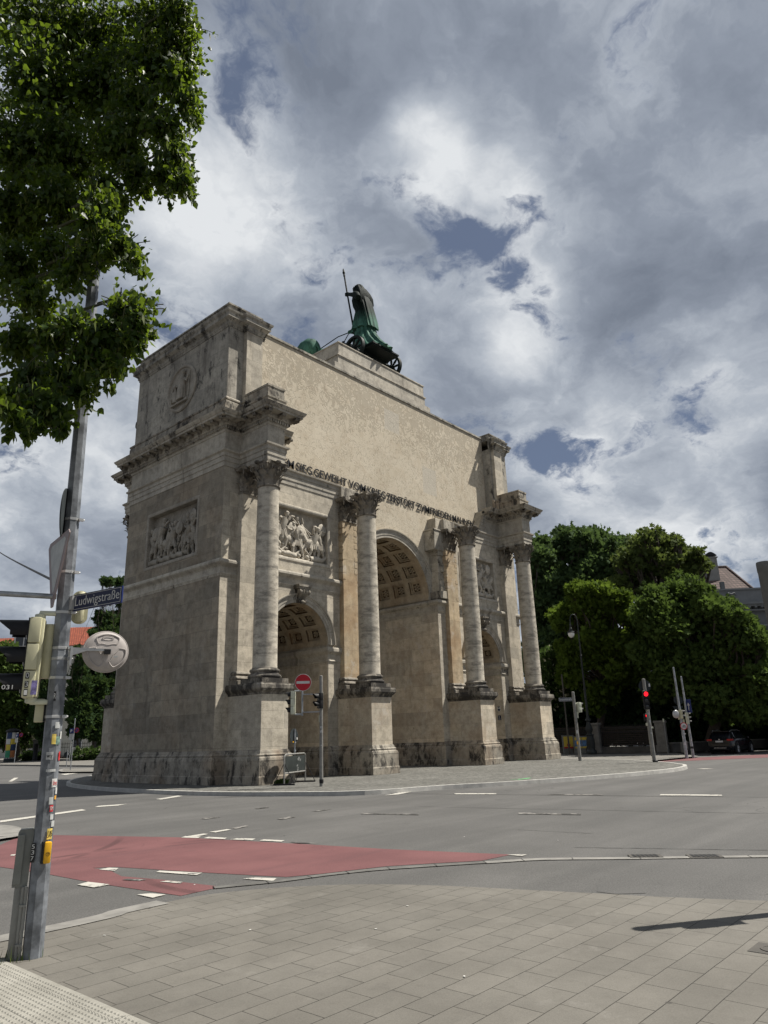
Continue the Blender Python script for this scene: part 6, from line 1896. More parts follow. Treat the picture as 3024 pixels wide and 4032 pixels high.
# ---- cars
def suv(name, lab, loc, rz, paint, k=1.):
    """front towards local +x"""
    t = thing(name, lab, 'car', loc, rz)
    S = Matrix.Scale(k, 4)
    L0 = 2.33
    st = [(-L0, .42, .62, .62, .70, .66), (-L0 + .05, .30, .95, .98, .86, .74), (-2.05, .26, 1.03, 1.20, .92, .74), (-1.80, .25, 1.05, 1.52, .93, .68), (-1.55, .25, 1.05, 1.63, .935, .64), (-.9, .24, 1.04, 1.66, .94, .65), (-.1, .24, 1.02, 1.65, .94, .66), (.25, .24, 1.01, 1.58, .94, .66), (.85, .24, 1.00, 1.22, .94, .70), (1.12, .24, .99, 1.04, .94, .76), (1.6, .25, .93, .955, .93, .74), (2.05, .27, .84, .87, .88, .66), (2.28, .33, .72, .74, .78, .58), (2.33, .42, .6, .61, .66, .5)]
    w = MB(); vs = []
    for x, zb, belt, roof, hw, rw in st:
        half = [(hw * .90, zb), (hw * .985, zb + (belt - zb) * .22), (hw, zb + (belt - zb) * .62), (hw * .965, belt), (rw + .02, max(belt + .004, roof - .05)), (rw * .86, max(belt + .006, roof))]
        ring_ = [(x, y, z) for y, z in half] + [(x, -y, z) for y, z in half[::-1]]
        vs += [S @ Vector(p) for p in ring_]
    m_ = 12
    fs = [(i * m_ + j, i * m_ + (j + 1) % m_, (i + 1) * m_ + (j + 1) % m_, (i + 1) * m_ + j) for i in range(len(st) - 1) for j in range(m_)]
    fs += [tuple(range(m_)), tuple((len(st) - 1) * m_ + j for j in range(m_))[::-1]]
    w.add(vs, fs)
    body = w.build('body', M[paint], t, 38, world_coords=False)
    def part(nm, mat, f, sm=None, par=t, lb=None):
        w = MB(); f(w); w.v = [tuple(S @ Vector(p)) for p in w.v]
        return w.build(nm, M[mat], par, sm, world_coords=False, label=lb)
    part('rear_window', 'car_glass', lambda w: w.add([(-2.02, -.70, 1.09), (-2.02, .70, 1.09), (-1.82, .60, 1.50), (-1.82, -.60, 1.50)], [(0, 1, 2, 3)]))
    part('rear_spoiler', paint, lambda w: w.bevbox(-1.98, -1.55, -.64, .64, 1.575, 1.625, .015))
    for s in (-1, 1):
        def g_(w):
            for x0, x1, x2, x3 in ((-1.62, -.95, -1.42, -.95), (-.88, -.02, -.88, -.02), (.05, .80, .05, .30)):
                w.add([(x0, s * .93, 1.07), (x1, s * .93, 1.07), (x3, s * .705, 1.56), (x2, s * .70, 1.56)], [(0, 1, 2, 3)])
        part('side_window', 'car_glass', g_)
        part('roof_rail', 'alloy', lambda w: w.tube([(-1.75, s * .66, 1.58), (-1.5, s * .665, 1.675), (-.2, s * .67, 1.69), (.25, s * .68, 1.60)], .022, 8), 40)
        part('window_trim', 'alloy', lambda w: w.tube([(.85, s * .945, 1.045), (-1.55, s * .955, 1.075), (-1.70, s * .90, 1.2), (-1.5, s * .72, 1.56)], .012, 6), 40)
        part('tail_light', 'tail_red', lambda w: w.bevbox(-2.305, -2.0, s * .55 if s > 0 else -.93, .93 if s > 0 else s * .55, .93, 1.07, .02))
        part('wing_mirror', paint, lambda w: w.bevbox(.62, .82, s * 1.12 if s < 0 else .98, s * .98 if s < 0 else 1.12, 1.02, 1.18, .04))
        part('headlight', 'opal_glass', lambda w: w.bevbox(2.05, 2.22, min(s * .5, s * .82), max(s * .5, s * .82), .70, .80, .02))
        for x in (-1.42, 1.39):
            T = Matrix.Translation((x, s * .86, .36)) @ Matrix.Rotation(PI / 2, 4, 'X')
            part('wheel_arch', 'iron_black', lambda w: w.lathe([(.001, -.11), (.43, -.11), (.43, .095), (.001, .095)], (0, 0), 28, T, False), 40)
            wh = part('wheel', 'tyre', lambda w: w.lathe([(.25, -.11), (.34, -.115), (.36, -.09), (.36, .09), (.34, .115), (.25, .11)], (0, 0), 28, Matrix.Translation((0, s * .02, 0)) @ T, False), 40)
            def rim(w):
                T2 = Matrix.Translation((0, s * .02, 0)) @ T
                w.lathe([(.26, -.10), (.235, -.09), (.235, .09), (.26, .10)], (0, 0), 28, T2, False)
                w.lathe([(.001, -.085), (.07, -.085), (.07, .085), (.001, .085)], (0, 0), 14, T2, False)
                for q in range(10):
                    a = q * PI / 5
                    for zz_ in (-.08, .08): w.tube([T2 @ Vector((.06 * math.cos(a), .06 * math.sin(a), zz_)), T2 @ Vector((.25 * math.cos(a), .25 * math.sin(a), zz_))], .018, 5)
            part('rim', 'alloy', rim, 40, wh)
    part('number_plate', 'plate_white', lambda w: w.box(-2.345, -2.325, -.27, .27, .84, .95))
    part('bumper_strip', 'alloy', lambda w: w.box(-2.345, -2.30, -.45, .45, .42, .45))
    part('badge', 'alloy', lambda w: w.lathe([(.001, 0), (.05, 0), (.05, .01), (.001, .012)], (0, 0), 14, Matrix.Translation((-2.29, 0, 1.03)) @ Matrix.Rotation(-PI / 2, 4, 'Y')))
    part('exhaust', 'iron_black', lambda w: w.box(-2.30, -2.25, -.6, .6, .30, .42))
    return t
cpos = (onz(1583, 1626.5, ZR))
suv('parked_car', 'black estate SUV with red tail lights parked under the trees on the right', (cpos.x, cpos.y, ZR), R(-3.), 'car_black', .80)
cp2 = onz(1668, 1622, ZR)
suv('parked_car', 'dark red car, only its edge showing at the right border beyond the black SUV', (cp2.x + 1.4, cp2.y - 1.2, ZR), R(-3), 'car_red', .80)


# ================================================================== TREES
def foliage_mesh(name, centers, dirs_up, size, mat, rng, shape='leaf', parent=None, bend=.25):
    """one mesh of many leaves; centers (n,3)"""
    n = len(centers)
    if shape == 'leaf':         # heart-shaped leaf folded along its rib
        tpl = np.array([(0, 0, 0), (-.42, .12, .08), (-.48, .42, .12), (-.25, .75, .08), (0, 1.08, -.10), (.25, .75, .08), (.48, .42, .12), (.42, .12, .08), (0, .5, -.02)])
        fs = [(0, 8, 2, 1), (8, 4, 3, 2), (0, 7, 6, 8), (8, 6, 5, 4)]
    elif shape == 'bract':
        tpl = np.array([(0, 0, 0), (-.13, .5, .03), (0, 1.15, -.05), (.13, .5, .03)])
        fs = [(0, 3, 2, 1)]
    elif shape == 'spray':      # ragged spray of leaves for trees far away
        tpl = np.array([(0, 0, 0), (-.5, .15, .1), (-.28, .42, .0), (-.62, .68, .1), (-.15, .72, -.05), (-.1, 1.1, .05), (.18, .78, -.05), (.58, .85, .12), (.3, .45, 0), (.55, .2, .12)])
        fs = [(0, 2, 1), (0, 4, 2), (2, 4, 3), (0, 6, 4), (4, 6, 5), (0, 8, 6), (6, 8, 7), (0, 9, 8)]
    else:                       # dot
        tpl = np.array([(-.5, -.5, 0), (.5, -.5, .1), (.5, .5, 0), (-.5, .5, .1)]); fs = [(0, 1, 2, 3)]
    a = dirs_up / np.linalg.norm(dirs_up, axis=1)[:, None]      # growth direction of each leaf
    r = rng.normal(size=(n, 3)); x = np.cross(a, r); x /= np.linalg.norm(x, axis=1)[:, None] + 1e-9
    z = np.cross(x, a)
    s = size * (.6 + .8 * rng.random(n))
    k = len(tpl)
    V = centers[:, None, :] + s[:, None, None] * (tpl[None, :, 0, None] * x[:, None, :] + tpl[None, :, 1, None] * a[:, None, :] + tpl[None, :, 2, None] * z[:, None, :])
    V = V.reshape(-1, 3)
    base = (np.arange(n) * k)
    me = bpy.data.meshes.new(name)
    org = np.zeros(3)
    if parent is not None: org = np.array(parent.location)
    V = V - org
    loops = []; starts = []; tot = []
    cnt = sum(len(f) for f in fs)
    fl = np.concatenate([np.array(f) for f in fs])
    L_ = (base[:, None] + fl[None, :]).reshape(-1)
    lt = np.tile(np.array([len(f) for f in fs]), n)
    ls = np.concatenate([[0], np.cumsum(lt)[:-1]])
    me.vertices.add(len(V)); me.vertices.foreach_set('co', V.reshape(-1))
    me.loops.add(len(L_)); me.loops.foreach_set('vertex_index', L_)
    me.polygons.add(len(lt)); me.polygons.foreach_set('loop_start', ls)
    me.update(calc_edges=True); me.validate()
    me.materials.append(M[mat])
    o = bpy.data.objects.new(name, me); COL.objects.link(o)
    if parent is not None: o.parent = parent
    return o


def in_blobs(blobs, n, rng, shell=.55):
    """points in a union of ellipsoid clumps, denser towards their skins"""
    vol = np.array([b[1] ** 2 for b in blobs]); idx = rng.choice(len(blobs), n, p=vol / vol.sum())
    d = rng.normal(size=(n, 3)); d /= np.linalg.norm(d, axis=1)[:, None]
    rad = (shell + (1 - shell) * rng.random(n)) * (1 + .26 * rng.normal(size=n))
    c = np.array([b[0] for b in blobs])[idx]; r = np.array([b[1] for b in blobs])[idx]
    return c + d * (r * rad)[:, None] * np.array([1, 1, .85]), d


def branches(mb, root, blobs, r0, rng, top=None, sub=True):
    """tapered trunk with limbs to every clump"""
    root = Vector(root)
    cs = [Vector(b[0]) for b in blobs]
    cen = sum(cs, Vector()) / len(cs)
    topz = max(c.z for c in cs)
    fork = root.lerp(Vector((cen.x, cen.y, root.z + (cen.z - root.z) * .55)), 1.)
    mid = root.lerp(fork, .5) + Vector((rng.normal() * .1, rng.normal() * .1, 0)) * r0 * 3
    mb.tube([root, mid, fork], [r0 * 1.25, r0, r0 * .6], 9)
    for c, b in zip(cs, blobs):
        k = fork.lerp(c, .5) + Vector((rng.normal(), rng.normal(), rng.normal() + .6)) * (c - fork).length * .09
        mb.tube([fork, k, c], [r0 * .28, r0 * .18, r0 * .07], 6)
        for q in range(4):
            d = Vector(rng.normal(size=3)); d.normalize()
            e = c + d * b[1] * .85
            mb.tube([k.lerp(c, .3 + .2 * q), k.lerp(c, .7) .lerp(e, .5), e], [r0 * .12, r0 * .08, r0 * .02], 5)


def tree(name, lab, root, blobs, n, size, mat, seed, r0=.25, group=None, up=.5, shell=.35, cat='tree', extra=None):
    rng = np.random.default_rng(seed)
    root = Vector((root[0], root[1], 0.))
    t = thing(name, lab, cat, tuple(root), 0., group)
    pts, d = in_blobs(blobs, n, rng, shell)
    a = d + rng.normal(size=(n, 3)) * .7 + np.array([0, 0, up])
    foliage_mesh('crown', pts, a, size, mat, rng, 'spray', t)
    w = MB(); branches(w, root, blobs, r0, rng)
    w.build('trunk', M['bark'], t, 60)
    if extra:
        em, en, es = extra
        pts, d = in_blobs(blobs, en, rng, .93)
        foliage_mesh('blossom', pts, d + rng.normal(size=(en, 3)) * .5, es, em, rng, 'dot', t)
    return t


def blobs_at(lst, dist, dj=2.0, seed=1, jit=.22):
    """clumps (photo px x, y, radius px) at a horizontal distance, broken up into smaller ones in depth"""
    rr = random.Random(seed); out = []
    for it in lst:
        u, v, r = it[:3]; dd = dist + (it[3] if len(it) > 3 else 0)
        k = dd * 1.8228 / 2800.2 * 1.05
        R_ = r * k
        nsub = 13
        for q in range(nsub):
            a = rr.random() * 2 * PI; rho = R_ * .88 * math.sqrt(rr.random())
            p = at(u, v, dd + (rr.random() - .5) * dj)
            p = p + Vector(CR) * rho * math.cos(a) + Vector(CU) * rho * math.sin(a)
            out.append((np.array(p), R_ * (.62 - .42 * rho / R_ + .22 * rr.random())))
    return out


tree('ash_tree', 'tall dark green tree close against the right end of the arch', at(1230, 1618, 70) * 1, blobs_at([(1172, 1195, 34), (1225, 1180, 42), (1282, 1185, 46), (1330, 1185, 30), (1180, 1260, 46), (1240, 1255, 50), (1300, 1240, 45), (1190, 1335, 46), (1250, 1330, 46), (1345, 1235, 34), (1180, 1400, 40), (1165, 1450, 34), (1215, 1430, 40)], 70, 5, 3), 42000, .36, 'ash_leaf', 3, .4, 'trees behind the garden fence', .5)
tree('locust_tree', 'open-crowned tall tree with dark bent limbs showing against the sky, left of the chimney', at(1430, 1618, 62) * 1, blobs_at([(1370, 1195, 26), (1405, 1172, 28), (1445, 1180, 24), (1475, 1212, 26), (1505, 1213, 22), (1522, 1222, 13), (1440, 1232, 22), (1385, 1240, 26), (1350, 1220, 22), (1490, 1240, 18), (1335, 1270, 24), (1400, 1280, 26)], 61, 4, 5), 9500, .30, 'locust_leaf', 5, .62, 'trees behind the garden fence', .6, .35)
tree('maple_tree', 'bright yellow-green tree behind the iron street lamp', at(1290, 1618, 55) * 1, blobs_at([(1245, 1278, 20), (1288, 1290, 32), (1330, 1300, 30), (1210, 1335, 24), (1268, 1335, 40), (1330, 1345, 42), (1365, 1330, 20), (1290, 1395, 44), (1350, 1405, 40), (1240, 1400, 34), (1300, 1450, 42), (1240, 1450, 30), (1355, 1455, 34), (1385, 1370, 16), (1290, 1500, 34)], 54.5, 4, 7), 40000, .27, 'yellow_green_leaf', 7, .25, 'trees behind the garden fence', .3)
tree('elm_tree', 'broad mid-green tree filling the right side below the tiled roof', at(1530, 1618, 53) * 1, blobs_at([(1420, 1320, 42), (1470, 1285, 42), (1522, 1300, 28), (1570, 1322, 26), (1605, 1352, 26), (1455, 1355, 48), (1520, 1350, 50), (1580, 1370, 46), (1625, 1385, 28), (1420, 1400, 42), (1480, 1420, 48), (1550, 1430, 50), (1615, 1440, 40), (1440, 1465, 42), (1510, 1490, 46), (1575, 1500, 42), (1635, 1490, 36), (1620, 1535, 30), (1680, 1440, 40), (1690, 1510, 40), (1555, 1540, 24)], 52.5, 5, 9), 62000, .26, 'elm_leaf', 9, .33, 'trees behind the garden fence', .2)
tree('elder_bush', 'bush with cream blossom low beside the right end of the arch', at(1205, 1618, 58.5) * 1, blobs_at([(1200, 1420, 26), (1185, 1455, 28), (1220, 1450, 24), (1195, 1495, 30), (1225, 1500, 24)], 58, 3, 11), 9000, .24, 'bush_leaf', 11, .1, 'trees behind the garden fence', .3, .5, 'bush', ('blossom', 900, .16))
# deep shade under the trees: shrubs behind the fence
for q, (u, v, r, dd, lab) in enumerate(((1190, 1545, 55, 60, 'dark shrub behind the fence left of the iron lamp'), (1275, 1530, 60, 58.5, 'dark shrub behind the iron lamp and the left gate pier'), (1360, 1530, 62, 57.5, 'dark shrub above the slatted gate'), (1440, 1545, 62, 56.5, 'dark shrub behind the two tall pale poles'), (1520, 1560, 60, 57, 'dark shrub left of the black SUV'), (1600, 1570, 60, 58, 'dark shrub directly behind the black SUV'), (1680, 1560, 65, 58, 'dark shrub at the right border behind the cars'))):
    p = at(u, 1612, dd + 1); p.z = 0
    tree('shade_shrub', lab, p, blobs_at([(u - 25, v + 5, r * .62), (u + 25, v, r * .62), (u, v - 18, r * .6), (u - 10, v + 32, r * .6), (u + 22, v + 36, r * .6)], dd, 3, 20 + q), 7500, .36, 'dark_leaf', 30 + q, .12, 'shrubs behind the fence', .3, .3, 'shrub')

# left side, far beyond the arch
def column_tree(u, vb, vt, r, dist, lab, seed, n=12000):
    bl = []
    k = (vb - vt)
    for q in range(9):
        t = q / 8
        rr_ = r * (.62 + .5 * math.sin(PI * min(1, t * 1.15 + .12))) * (1 if t < .8 else .62)
        bl.append((u + 4 * math.sin(q * 2.2 + seed), vb - k * (.06 + .88 * t), rr_))
    p = at(u, 1618, dist); p.z = 0
    tree('hornbeam_tree', lab, p, blobs_at(bl, dist, 2.5, seed), n, .36, 'column_leaf', seed, .10, 'columnar trees across the junction', .9, .45)
column_tree(228, 1600, 1236, 27, 92, 'tall dark columnar tree just left of the arch flank', 41, 22000)
column_tree(258, 1600, 1238, 26, 97, 'columnar tree partly hidden behind the arch flank', 42, 18000)
column_tree(172, 1590, 1395, 19, 88, 'slim columnar tree between the signal pole and the round mirror', 43)
column_tree(205, 1596, 1355, 18, 90, 'slim columnar tree behind the round mirror', 44)
column_tree(96, 1600, 1440, 19, 92, 'columnar tree directly left of the signal pole', 45, 11000)
tree('street_tree', 'leafy round tree at the left edge behind the traffic signal', at(40, 1618, 100) * 1, blobs_at([(8, 1440, 38), (45, 1430, 26), (20, 1490, 40), (60, 1490, 30), (75, 1530, 26), (15, 1545, 34), (60, 1455, 24)], 100, 4, 51), 16000, .42, 'elm_leaf', 51, .3, None, .3)
tree('elder_bush', 'yellowish blossoming bush behind the advertising column', at(30, 1618, 106) * 1, blobs_at([(20, 1580, 26), (50, 1575, 22), (0, 1575, 24), (72, 1590, 18), (35, 1600, 22)], 106, 3, 52), 3600, .5, 'bush_leaf', 52, .1, None, .3, .5, 'bush', ('blossom', 1100, .26))
def hedge(lab, u0, u1, vb, vt, dist, seed, n, nb):
    bl = [(u, (vb + vt) / 2 + 1, (vb - vt) * .6) for u in np.linspace(u0, u1, max(3, int((u1 - u0) / 9)))]
    rng = np.random.default_rng(seed)
    p = at((u0 + u1) / 2, 1618, dist); p.z = .05
    t = thing('flowering_hedge', lab, 'hedge', tuple(p), 0, 'flowering hedges across the junction')
    B_ = blobs_at(bl, dist, 1.6, seed)
    pts, d = in_blobs(B_, n, rng, .4)
    pts[:, 2] = np.maximum(pts[:, 2], .05)
    foliage_mesh('foliage', pts, d + rng.normal(size=(n, 3)) * .6, .34, 'bush_leaf', rng, 'spray', t)
    pts, d = in_blobs(B_, nb, rng, .9); pts[:, 2] = np.maximum(pts[:, 2], .1)
    foliage_mesh('blossom', pts, d, .17, 'blossom', rng, 'dot', t)
hedge('low white-flowering hedge between the signal pole and the arch flank', 172, 262, 1641, 1622, 86, 61, 5000, 700)
hedge('low white-flowering hedge between the advertising column and the signal pole', 58, 112, 1641, 1628, 96, 62, 2600, 600)

# ---- the linden overhanging the near pavement
LB = [(330, 60, 95, 7.2), (375, 40, 60, 6.6), (390, 110, 55, 6.7), (380, 180, 55, 6.6), (400, 235, 40, 6.5), (200, 80, 120, 7.8), (70, 60, 120, 8.2), (320, 150, 80, 6.9), (300, 240, 80, 6.9), (355, 290, 60, 6.6), (375, 350, 45, 6.5), (392, 405, 32, 6.4), (345, 395, 42, 6.6), (220, 200, 100, 7.6), (90, 200, 120, 8.0), (250, 320, 80, 7.0), (140, 330, 110, 7.6), (30, 330, 110, 8.0), (290, 390, 50, 6.8), (225, 430, 60, 6.9), (120, 450, 90, 7.4), (20, 470, 100, 7.8), (214, 545, 26, 6.2), (195, 500, 34, 6.1), (225, 455, 34, 6.2), (225, 500, 45, 6.5), (262, 545, 30, 6.3), (285, 580, 17, 6.2), (190, 550, 50, 6.6), (110, 560, 70, 7.0), (30, 590, 80, 7.4), (60, 660, 60, 7.0), (140, 615, 26, 6.6), (165, 585, 30, 6.5),
      (255, 690, 38, 5.9), (285, 680, 20, 5.8), (300, 722, 24, 5.8), (225, 740, 50, 5.9), (272, 752, 34, 5.8), (165, 720, 46, 6.0), (110, 745, 60, 6.3), (40, 750, 70, 6.6), (180, 790, 44, 6.0), (230, 800, 30, 5.9), (130, 830, 48, 6.1), (60, 840, 60, 6.4), (165, 860, 26, 6.0), (15, 880, 45, 6.3), (40, 920, 24, 6.0), (75, 905, 26, 6.0), (110, 895, 24, 6.0), (130, 918, 13, 5.9), (62, 935, 10, 5.9)]
rng = np.random.default_rng(77)
lin = thing('linden_tree', 'large leafy linden overhanging the top left corner above the signal pole', 'tree', (-27.6, -14.2, -.02), 0)
LBw = []
for u, v, r, h in LB:
    p = at(u, v, h); dist = (p - CAMP).length
    LBw.append((np.array(p) + np.array([0, 0, .07]), r * 1.8228 / 2800.2 * dist * .84))
# the rest of the crown, above and to the left of the view
for q in range(26):
    a = rng.random() * 2 * PI; rr_ = 2.6 * math.sqrt(rng.random())
    p = np.array([-27.4 + rr_ * math.cos(a), -14.3 + rr_ * math.sin(a), 5.0 + 4.2 * rng.random()])
    LBw.append((p, .75 + .4 * rng.random()))
NB = len(LB)
main_ = LBw[:NB]; rest = LBw[NB:]
# twigs first; leaves hang from them
tw = MB(); tips = []; tdir = []
trunk_top = Vector((-27.3, -14.4, 5.2))
for i, (c, r) in enumerate(main_):
    c = Vector(c)
    src = trunk_top + Vector((0, 0, 1.2 + .8 * rng.random()))
    nt_ = int(22 + 165 * r * r / .35)
    for q in range(nt_):
        d = Vector(rng.normal(size=3)); d.normalize()
        e = c + d * r * (.35 + .66 * rng.random())
        e.z -= .05
        s0 = e - (d * .22 + Vector((0, 0, -.14)) + Vector(rng.normal(size=3)) * .07)
        m_ = s0.lerp(e, .5) + Vector((0, 0, .03))
        if q % 5 == 0: tw.tube([s0, m_, e], [.0055, .004, .002], 4, False)
        k_ = rng.integers(7, 12)
        for j in range(k_):
            t = (j + .5) / k_
            p = s0.lerp(m_, t * 2) if t < .5 else m_.lerp(e, t * 2 - 1)
            tips.append(tuple(p + Vector(rng.normal(size=3)) * .022)); o_ = (e - s0).normalized() * .5 + Vector(rng.normal(size=3)) * .55 + Vector((0, 0, -.75))
            tdir.append(tuple(o_))
    back = Vector((-CR.x, -CR.y, .0)) * .5 + Vector((CF.x, CF.y, 0)) * .35
    mid = c + back * (.8 + r) + Vector((0, 0, .25))
    tw.tube([mid, mid.lerp(c, .55) + Vector((0, 0, .08)), c], [.016, .011, .004], 5)
# single twigs reaching out against the sky
wisps = []
for q in range(110):
    u, v, r, h = LB[rng.integers(0, len(LB))]
    a = rng.random() * 2 * PI
    k1, k2 = .6, 1.0 + .3 * rng.random()
    wisps.append((u + r * k1 * math.cos(a), v + r * k1 * math.sin(a), u + r * k2 * math.cos(a), v + r * k2 * math.sin(a) + 10, h - .1))
for (u0, v0, u1, v1, h) in wisps + list(((420, 60, 472, 76, 6.5), (410, 330, 428, 385, 6.3), (400, 395, 425, 445, 6.3), (270, 560, 303, 590, 6.1), (290, 690, 327, 688, 5.7), (295, 715, 322, 735, 5.7), (275, 775, 262, 800, 5.8), (180, 860, 196, 880, 5.9), (110, 900, 142, 930, 5.9), (405, 235, 440, 225, 6.4), (420, 150, 452, 160, 6.4), (45, 925, 75, 940, 5.9))):
    s0 = at(u0, v0, h); e = at(u1, v1, h); tw.tube([s0, s0.lerp(e, .5) + Vector((0, 0, .02)), e], [.006, .004, .002], 4, False)
    for j in range(9):
        p = s0.lerp(e, (j + .6) / 9); tips.append(tuple(p)); tdir.append(tuple(Vector(rng.normal(size=3)) * .35 + Vector((0, 0, -.7)) + (e - s0).normalized() * .4))
pts, d = in_blobs(rest, 9000, rng, .3)
pi, di = in_blobs([(c - np.array(CF) * -.25, r * .70) for c, r in main_], 22000, rng, .2)
pts = np.concatenate([pts, pi]); d = np.concatenate([d, di])
tips = np.array(tips); tdir = np.array(tdir)
sel = rng.random(len(tips))
foliage_mesh('crown', np.concatenate([tips[sel < .86], pts]), np.concatenate([tdir[sel < .86], d + np.array([0, 0, -.6]) + rng.normal(size=d.shape) * .6]), .054, 'linden_leaf', rng, 'leaf', lin)
foliage_mesh('bracts', tips[sel >= .86], tdir[sel >= .86] * np.array([.4, .4, 1.]), .085, 'linden_bract', rng, 'bract', lin)
tw.build('twigs', M['twig'], lin, 60)
w = MB()
w.tube([(-27.6, -14.2, -.05), (-27.55, -14.22, 1.5), (-27.45, -14.3, 3.4), trunk_top, (-27.3, -14.4, 8.4)], [.26, .20, .18, .15, .05], 12)
for q in range(9):
    a = q * 2.4
    e = Vector((-27.4 + 2.2 * math.cos(a), -14.3 + 2.2 * math.sin(a), 6.0 + .3 * q))
    w.tube([(-27.35, -14.36, 4.2 + .4 * q), Vector((-27.35, -14.36, 4.8 + .4 * q)).lerp(e, .5), e], [.08, .05, .015], 7)
w.build('trunk', M['bark'], lin, 60)
# weeds at the foot of the left pedestal
w = MB(); rr = random.Random(9)
for k in range(130):
    x, y = -10.15 + .55 * rr.random(), -1.80 - .18 * rr.random()
    h_ = .05 + .17 * rr.random() * (1 - abs(x + 9.9) * 1.2)
    w.add([(x - .015, y, 0), (x + .015, y + .01, 0), (x + .05 + .10 * (rr.random() - .5), y - .03, h_), (x - .02 + .1 * (rr.random() - .5), y - .05 * rr.random(), h_ * .8)], [(0, 1, 2, 3)])
tag(w.build('weeds', M['bush_leaf']), 'low green weeds growing at the foot of the left outer pedestal', 'weeds', kind='stuff')

# ================================================================== HOUSES
def house_right():
    o = at(1500, 1618, 78); o.z = 0
    fwd = Vector((CF.x, CF.y, 0)).normalized(); ang = VIEW_ROT + R(-4)
    t = thing('town_house', 'grey plastered town house with tiled roof and chimney behind the trees on the right', 'house', tuple(o), ang)
    Mi = t.matrix_world
    T = Matrix.Translation(o) @ rotz(ang); Ti = T.inverted()
    def loc(u, v, y=0.):
        """point on the facade plane local y"""
        d = CF * 2800.2 + CR * (u * 1.8228 - 1512) - CU * (v * 1.8228 - 2016)
        n = T.to_3x3() @ Vector((0, 1, 0)); p0 = T @ Vector((0, y, 0))
        k = (p0 - CAMP).dot(n) / d.dot(n)
        return Ti @ (CAMP + d * k)
    xl = loc(1515, 1290).x; xr = loc(1659, 1280).x + 9; zt = loc(1590, 1272).z; zr = loc(1560, 1222).z
    w = MB(); w.box(xl, xr, .3, 12, 0, zt - .2); w.build('wall', M['house_grey'], t, world_coords=False)
    w = MB(); zc = zt - 1.95
    w.box(xl - .3, xr, .0, .32, zt - .12, zt + .05); w.box(xl - .05, xr, .12, .30, zt - 1.4, zt - .12)
    w.box(xl - .55, xr, -.45, .3, zc + .3, zc + .52); w.box(xl - .4, xr, -.28, .3, zc + .1, zc + .3); w.box(xl - .2, xr, -.1, .3, zc - .35, zc - .2)
    x = xl
    while x < xr: w.box(x, x + .25, -.3, .3, zc - .05, zc + .1); x += .62
    w.build('cornice', M['house_trim'], t, world_coords=False)
    c_ = loc(1580, 1292, .1)
    w = MB(); w.lathe([(.0005, .1), (.5, .1), (.55, .0), (.42, .03), (.0005, .06)], (0, 0), 24, Matrix.Translation((c_.x, .1, c_.z)) @ Matrix.Rotation(PI / 2, 4, 'X'), False); w.tube([(c_.x - .5, .0, c_.z + .25), (c_.x - .3, -.05, c_.z + .5), (c_.x, -.05, c_.z + .4), (c_.x + .3, -.05, c_.z + .5), (c_.x + .5, .0, c_.z + .25)], .08, 6); w.build('medallion', M['house_trim'], t, 50, world_coords=False)
    x = loc(1600, 1330).x; q = 0
    while x < xr - 2:
        w = MB(); w.box(x, x + .55, .1, .3, 0, zc - .5); w.box(x - .12, x + .67, .04, .3, zc - .9, zc - .5); w.build('pilaster', M['house_trim'], t, world_coords=False)
        for zb in (zc - 4.6, zc - 9.0):
            fr = MB(); fr.box(x + 1.2, x + 2.9, .14, .3, zb, zb + 2.9); f_ = fr.build('window', M['house_trim'], t, world_coords=False)
            fr = MB(); fr.box(x + 1.4, x + 2.02, .10, .2, zb + .2, zb + 2.7); fr.box(x + 2.08, x + 2.7, .10, .2, zb + .2, zb + 2.7); fr.build('pane', M['window_glass'], f_, world_coords=False)
        x += 4.2
    # hipped roof set back
    xa, xb = loc(1490, 1300, 1.).x, loc(1622, 1262, 1.).x
    ze = zt - .3; zp = loc(1572, 1222, 4.).z
    px = loc(1572, 1222, 4.).x
    w = MB()
    A = (xa, .8, ze); B_ = (xb + .4, .8, ze); C_ = (xb + .4, 11, ze); D_ = (xa, 11, ze); E1 = (px, 4.5, zp); E0 = (px - 7., 4.5, zp)
    w.add([A, B_, C_, D_, E0, E1], [(0, 1, 5, 4), (1, 2, 5), (2, 3, 4, 5), (3, 0, 4)])
    rf = w.build('roof', M['pink_tiles'], t, world_coords=False)
    w = MB(); w.tube([B_, E1], .14, 8); w.tube([E0, E1], .14, 8); w.build('ridge_tiles', M['pink_tiles'], rf, world_coords=False)
    c0 = loc(1540, 1233, 3.); c1 = loc(1550, 1204, 3.)
    w = MB(); w.box(c0.x - .75, c0.x + .45, 2.6, 3.7, c0.z - 1.2, c1.z); w.box(c0.x - .85, c0.x + .55, 2.5, 3.8, c1.z - .12, c1.z)
    ch = w.build('chimney', M['chimney_plaster'], rf, world_coords=False)
    w = MB(); w.prism([(c0.x - .8 + 1.3 * k / 10, 2.5, c1.z + .12 + .42 * math.sin(PI * k / 10)) for k in range(11)], (0, 1.3, 0)); w.build('chimney_hood', M['iron_black'], ch, world_coords=False)
    c0 = loc(1560, 1275, .9)
    w = MB(); w.box(c0.x - .18, c0.x + .18, .5, .9, ze, ze + 1.2); w.build('vent', M['house_grey'], rf, world_coords=False)
house_right()


